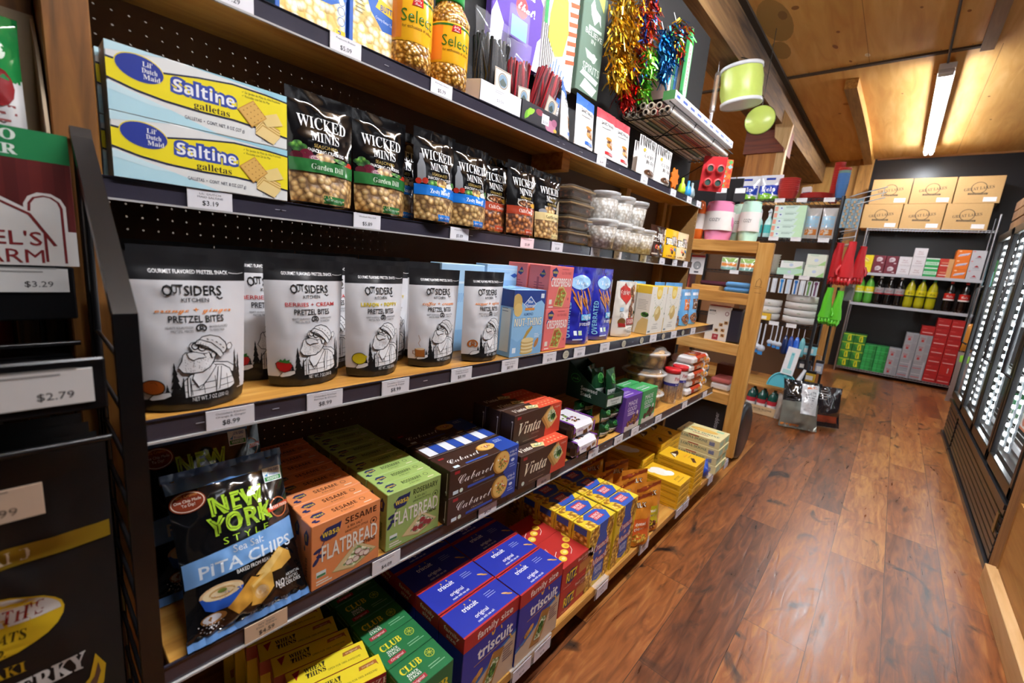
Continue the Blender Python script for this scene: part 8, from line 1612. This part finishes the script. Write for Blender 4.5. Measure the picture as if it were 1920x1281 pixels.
def glove(c, n, lab, x, y, z, s=1, rz=0, f=1):
    e = empty('rubber_glove', (x, y, z)); m = M(c, 'plastic')
    b = MB(); b.grid(20, 14, lambda u, v: ((.026+.03*(1-v)**1.2+.004*math.sin(u*2*PI*3+v*8))*math.cos(u*2*PI), .018*math.sin(u*2*PI)*(1+.5*(1-v)), -.3*(1-v)), m)
    b.lathe([(0, -.312), (.03, -.31), (.055, -.3)], m, 20, sy=.5); b.lathe([(.026, -.003), (.03, 0), (.026, .003)], m, 20, sy=.72); b.build('palm_and_cuff', e)
    for i in range(4): xx = (-.036+.024*i); MB().tube([(xx, 0, -.28), (xx*1.15, -.008, -.33), (xx*.9, -.03, -.36), (xx*.8, -.045, -.335)], [.013, .0125, .012, .008], m, 8).build('finger', e)
    MB().tube([(f*.045, 0, -.2), (f*.065, -.015, -.25), (f*.055, -.035, -.285)], [.014, .013, .008], m, 8).build('thumb', e)
    b = MB(); b.tube([(0, 0, 0), (0, .03, .03)], .003, STEEL, 5); b.build('clip', e)
    e.rotation_euler = (0, 0, rz); e.scale = (s, s, s); return tag(e, lab, 'glove', grp_)
grp_ = 'red rubber gloves on the hook rack'
glove('#c8262c', 0, 'red rubber glove on the hook rack, left one', BX1+.045, BY+.05, 1.62, .95, .1); glove('#cf2a30', 0, 'red rubber glove on the hook rack, middle one', BX1+.13, BY+.0, 1.63, .98, -.1, -1); glove('#c0242a', 0, 'red rubber glove on the hook rack, right one', BX1+.205, BY+.06, 1.6, .85, .2)
grp_ = 'green rubber gloves below the red ones'
glove('#5bbf2a', 0, 'bright green rubber glove below the red ones, left one', BX1+.05, BY-.01, 1.24, .85, .3); glove('#63c832', 0, 'bright green rubber glove below the red ones, right one', BX1+.125, BY+.0, 1.22, .82, -.2, -1)
b = MB().cbox(-.04, -.01, 0, .04, .01, .16, clear('bag_film', '#ffffff', .05, .1), .004); b.cbox(-.03, -.006, .01, .03, .006, .12, M('#4a4c50', 'film'), .004); b.tube([(0, 0, .16), (0, .05, .18)], .002, STEEL, 5); simple('clear_pack', b, 'clear pack of dark goods hanging behind the green gloves', 'package', (BX1+.17, BY+.12, 1.14), 0)
# low clutter at the shelving corner
for i, (x, y, z, w, h, c, l) in enumerate(((.5, 4.74, .62, .12, .1, '#86c4d0', 'aqua tub with black lid hung at the shelving corner'), (.49, 4.72, .48, .1, .09, '#3c3d42', 'dark grey boxed tool at the shelving corner'), (.55, 4.72, .38, .09, .1, '#c9a03a', 'orange and yellow packet below the dark boxed tool'), (.6, 4.78, .46, .06, .12, '#9aa0b0', 'grey packet at the shelving corner'))):
    b = MB().cbox(-w/2, 0, 0, w/2, .04, h, M(c, 'gloss'), .006); b.cbox(-w*.3, -.001, h*.2, w*.3, .0, h*.6, M('#d9d6d0', 'gloss'), .0004); b.cbox(-w/2-.002, -.002, h*.8, w/2+.002, .042, h+.004, M('#1d1d20', 'satin'), .004); b.tube([(0, .02, h), (-.0, .03, h+.04), (-.05, .04, h+.05)], .002, STEEL, 5); simple('hanging_packet', b, l, 'packet', (x, y, z), 0)
e = empty('hand_brush', (.47, 4.6, .3)); MB().tube([(0, 0, 0), (.02, .01, .1), (.05, .02, .2)], [.016, .02, .012], M('#dfe1e4', 'plastic'), 10).build('handle', e); MB().cbox(-.03, -.02, -.05, .03, .02, .01, M('#cfd3da', 'matte'), .008).build('bristles', e); tag(e, 'white hand brush leaning between dustpan and soil bag', 'brush')
pl = empty('broom_rack', (.62, 4.9, 0)); MB().tube([(0, 0, 0), (-.02, .0, 1.25)], .011, M('#26262a', 'satin'), 8).build('handle', pl); MB().cbox(-.06, -.03, 0, .06, .03, .1, M('#2a2a2c', 'matte'), .01).build('mop_head', pl); tag(pl, 'dark long-handled mop standing behind the soil bags', 'mop')
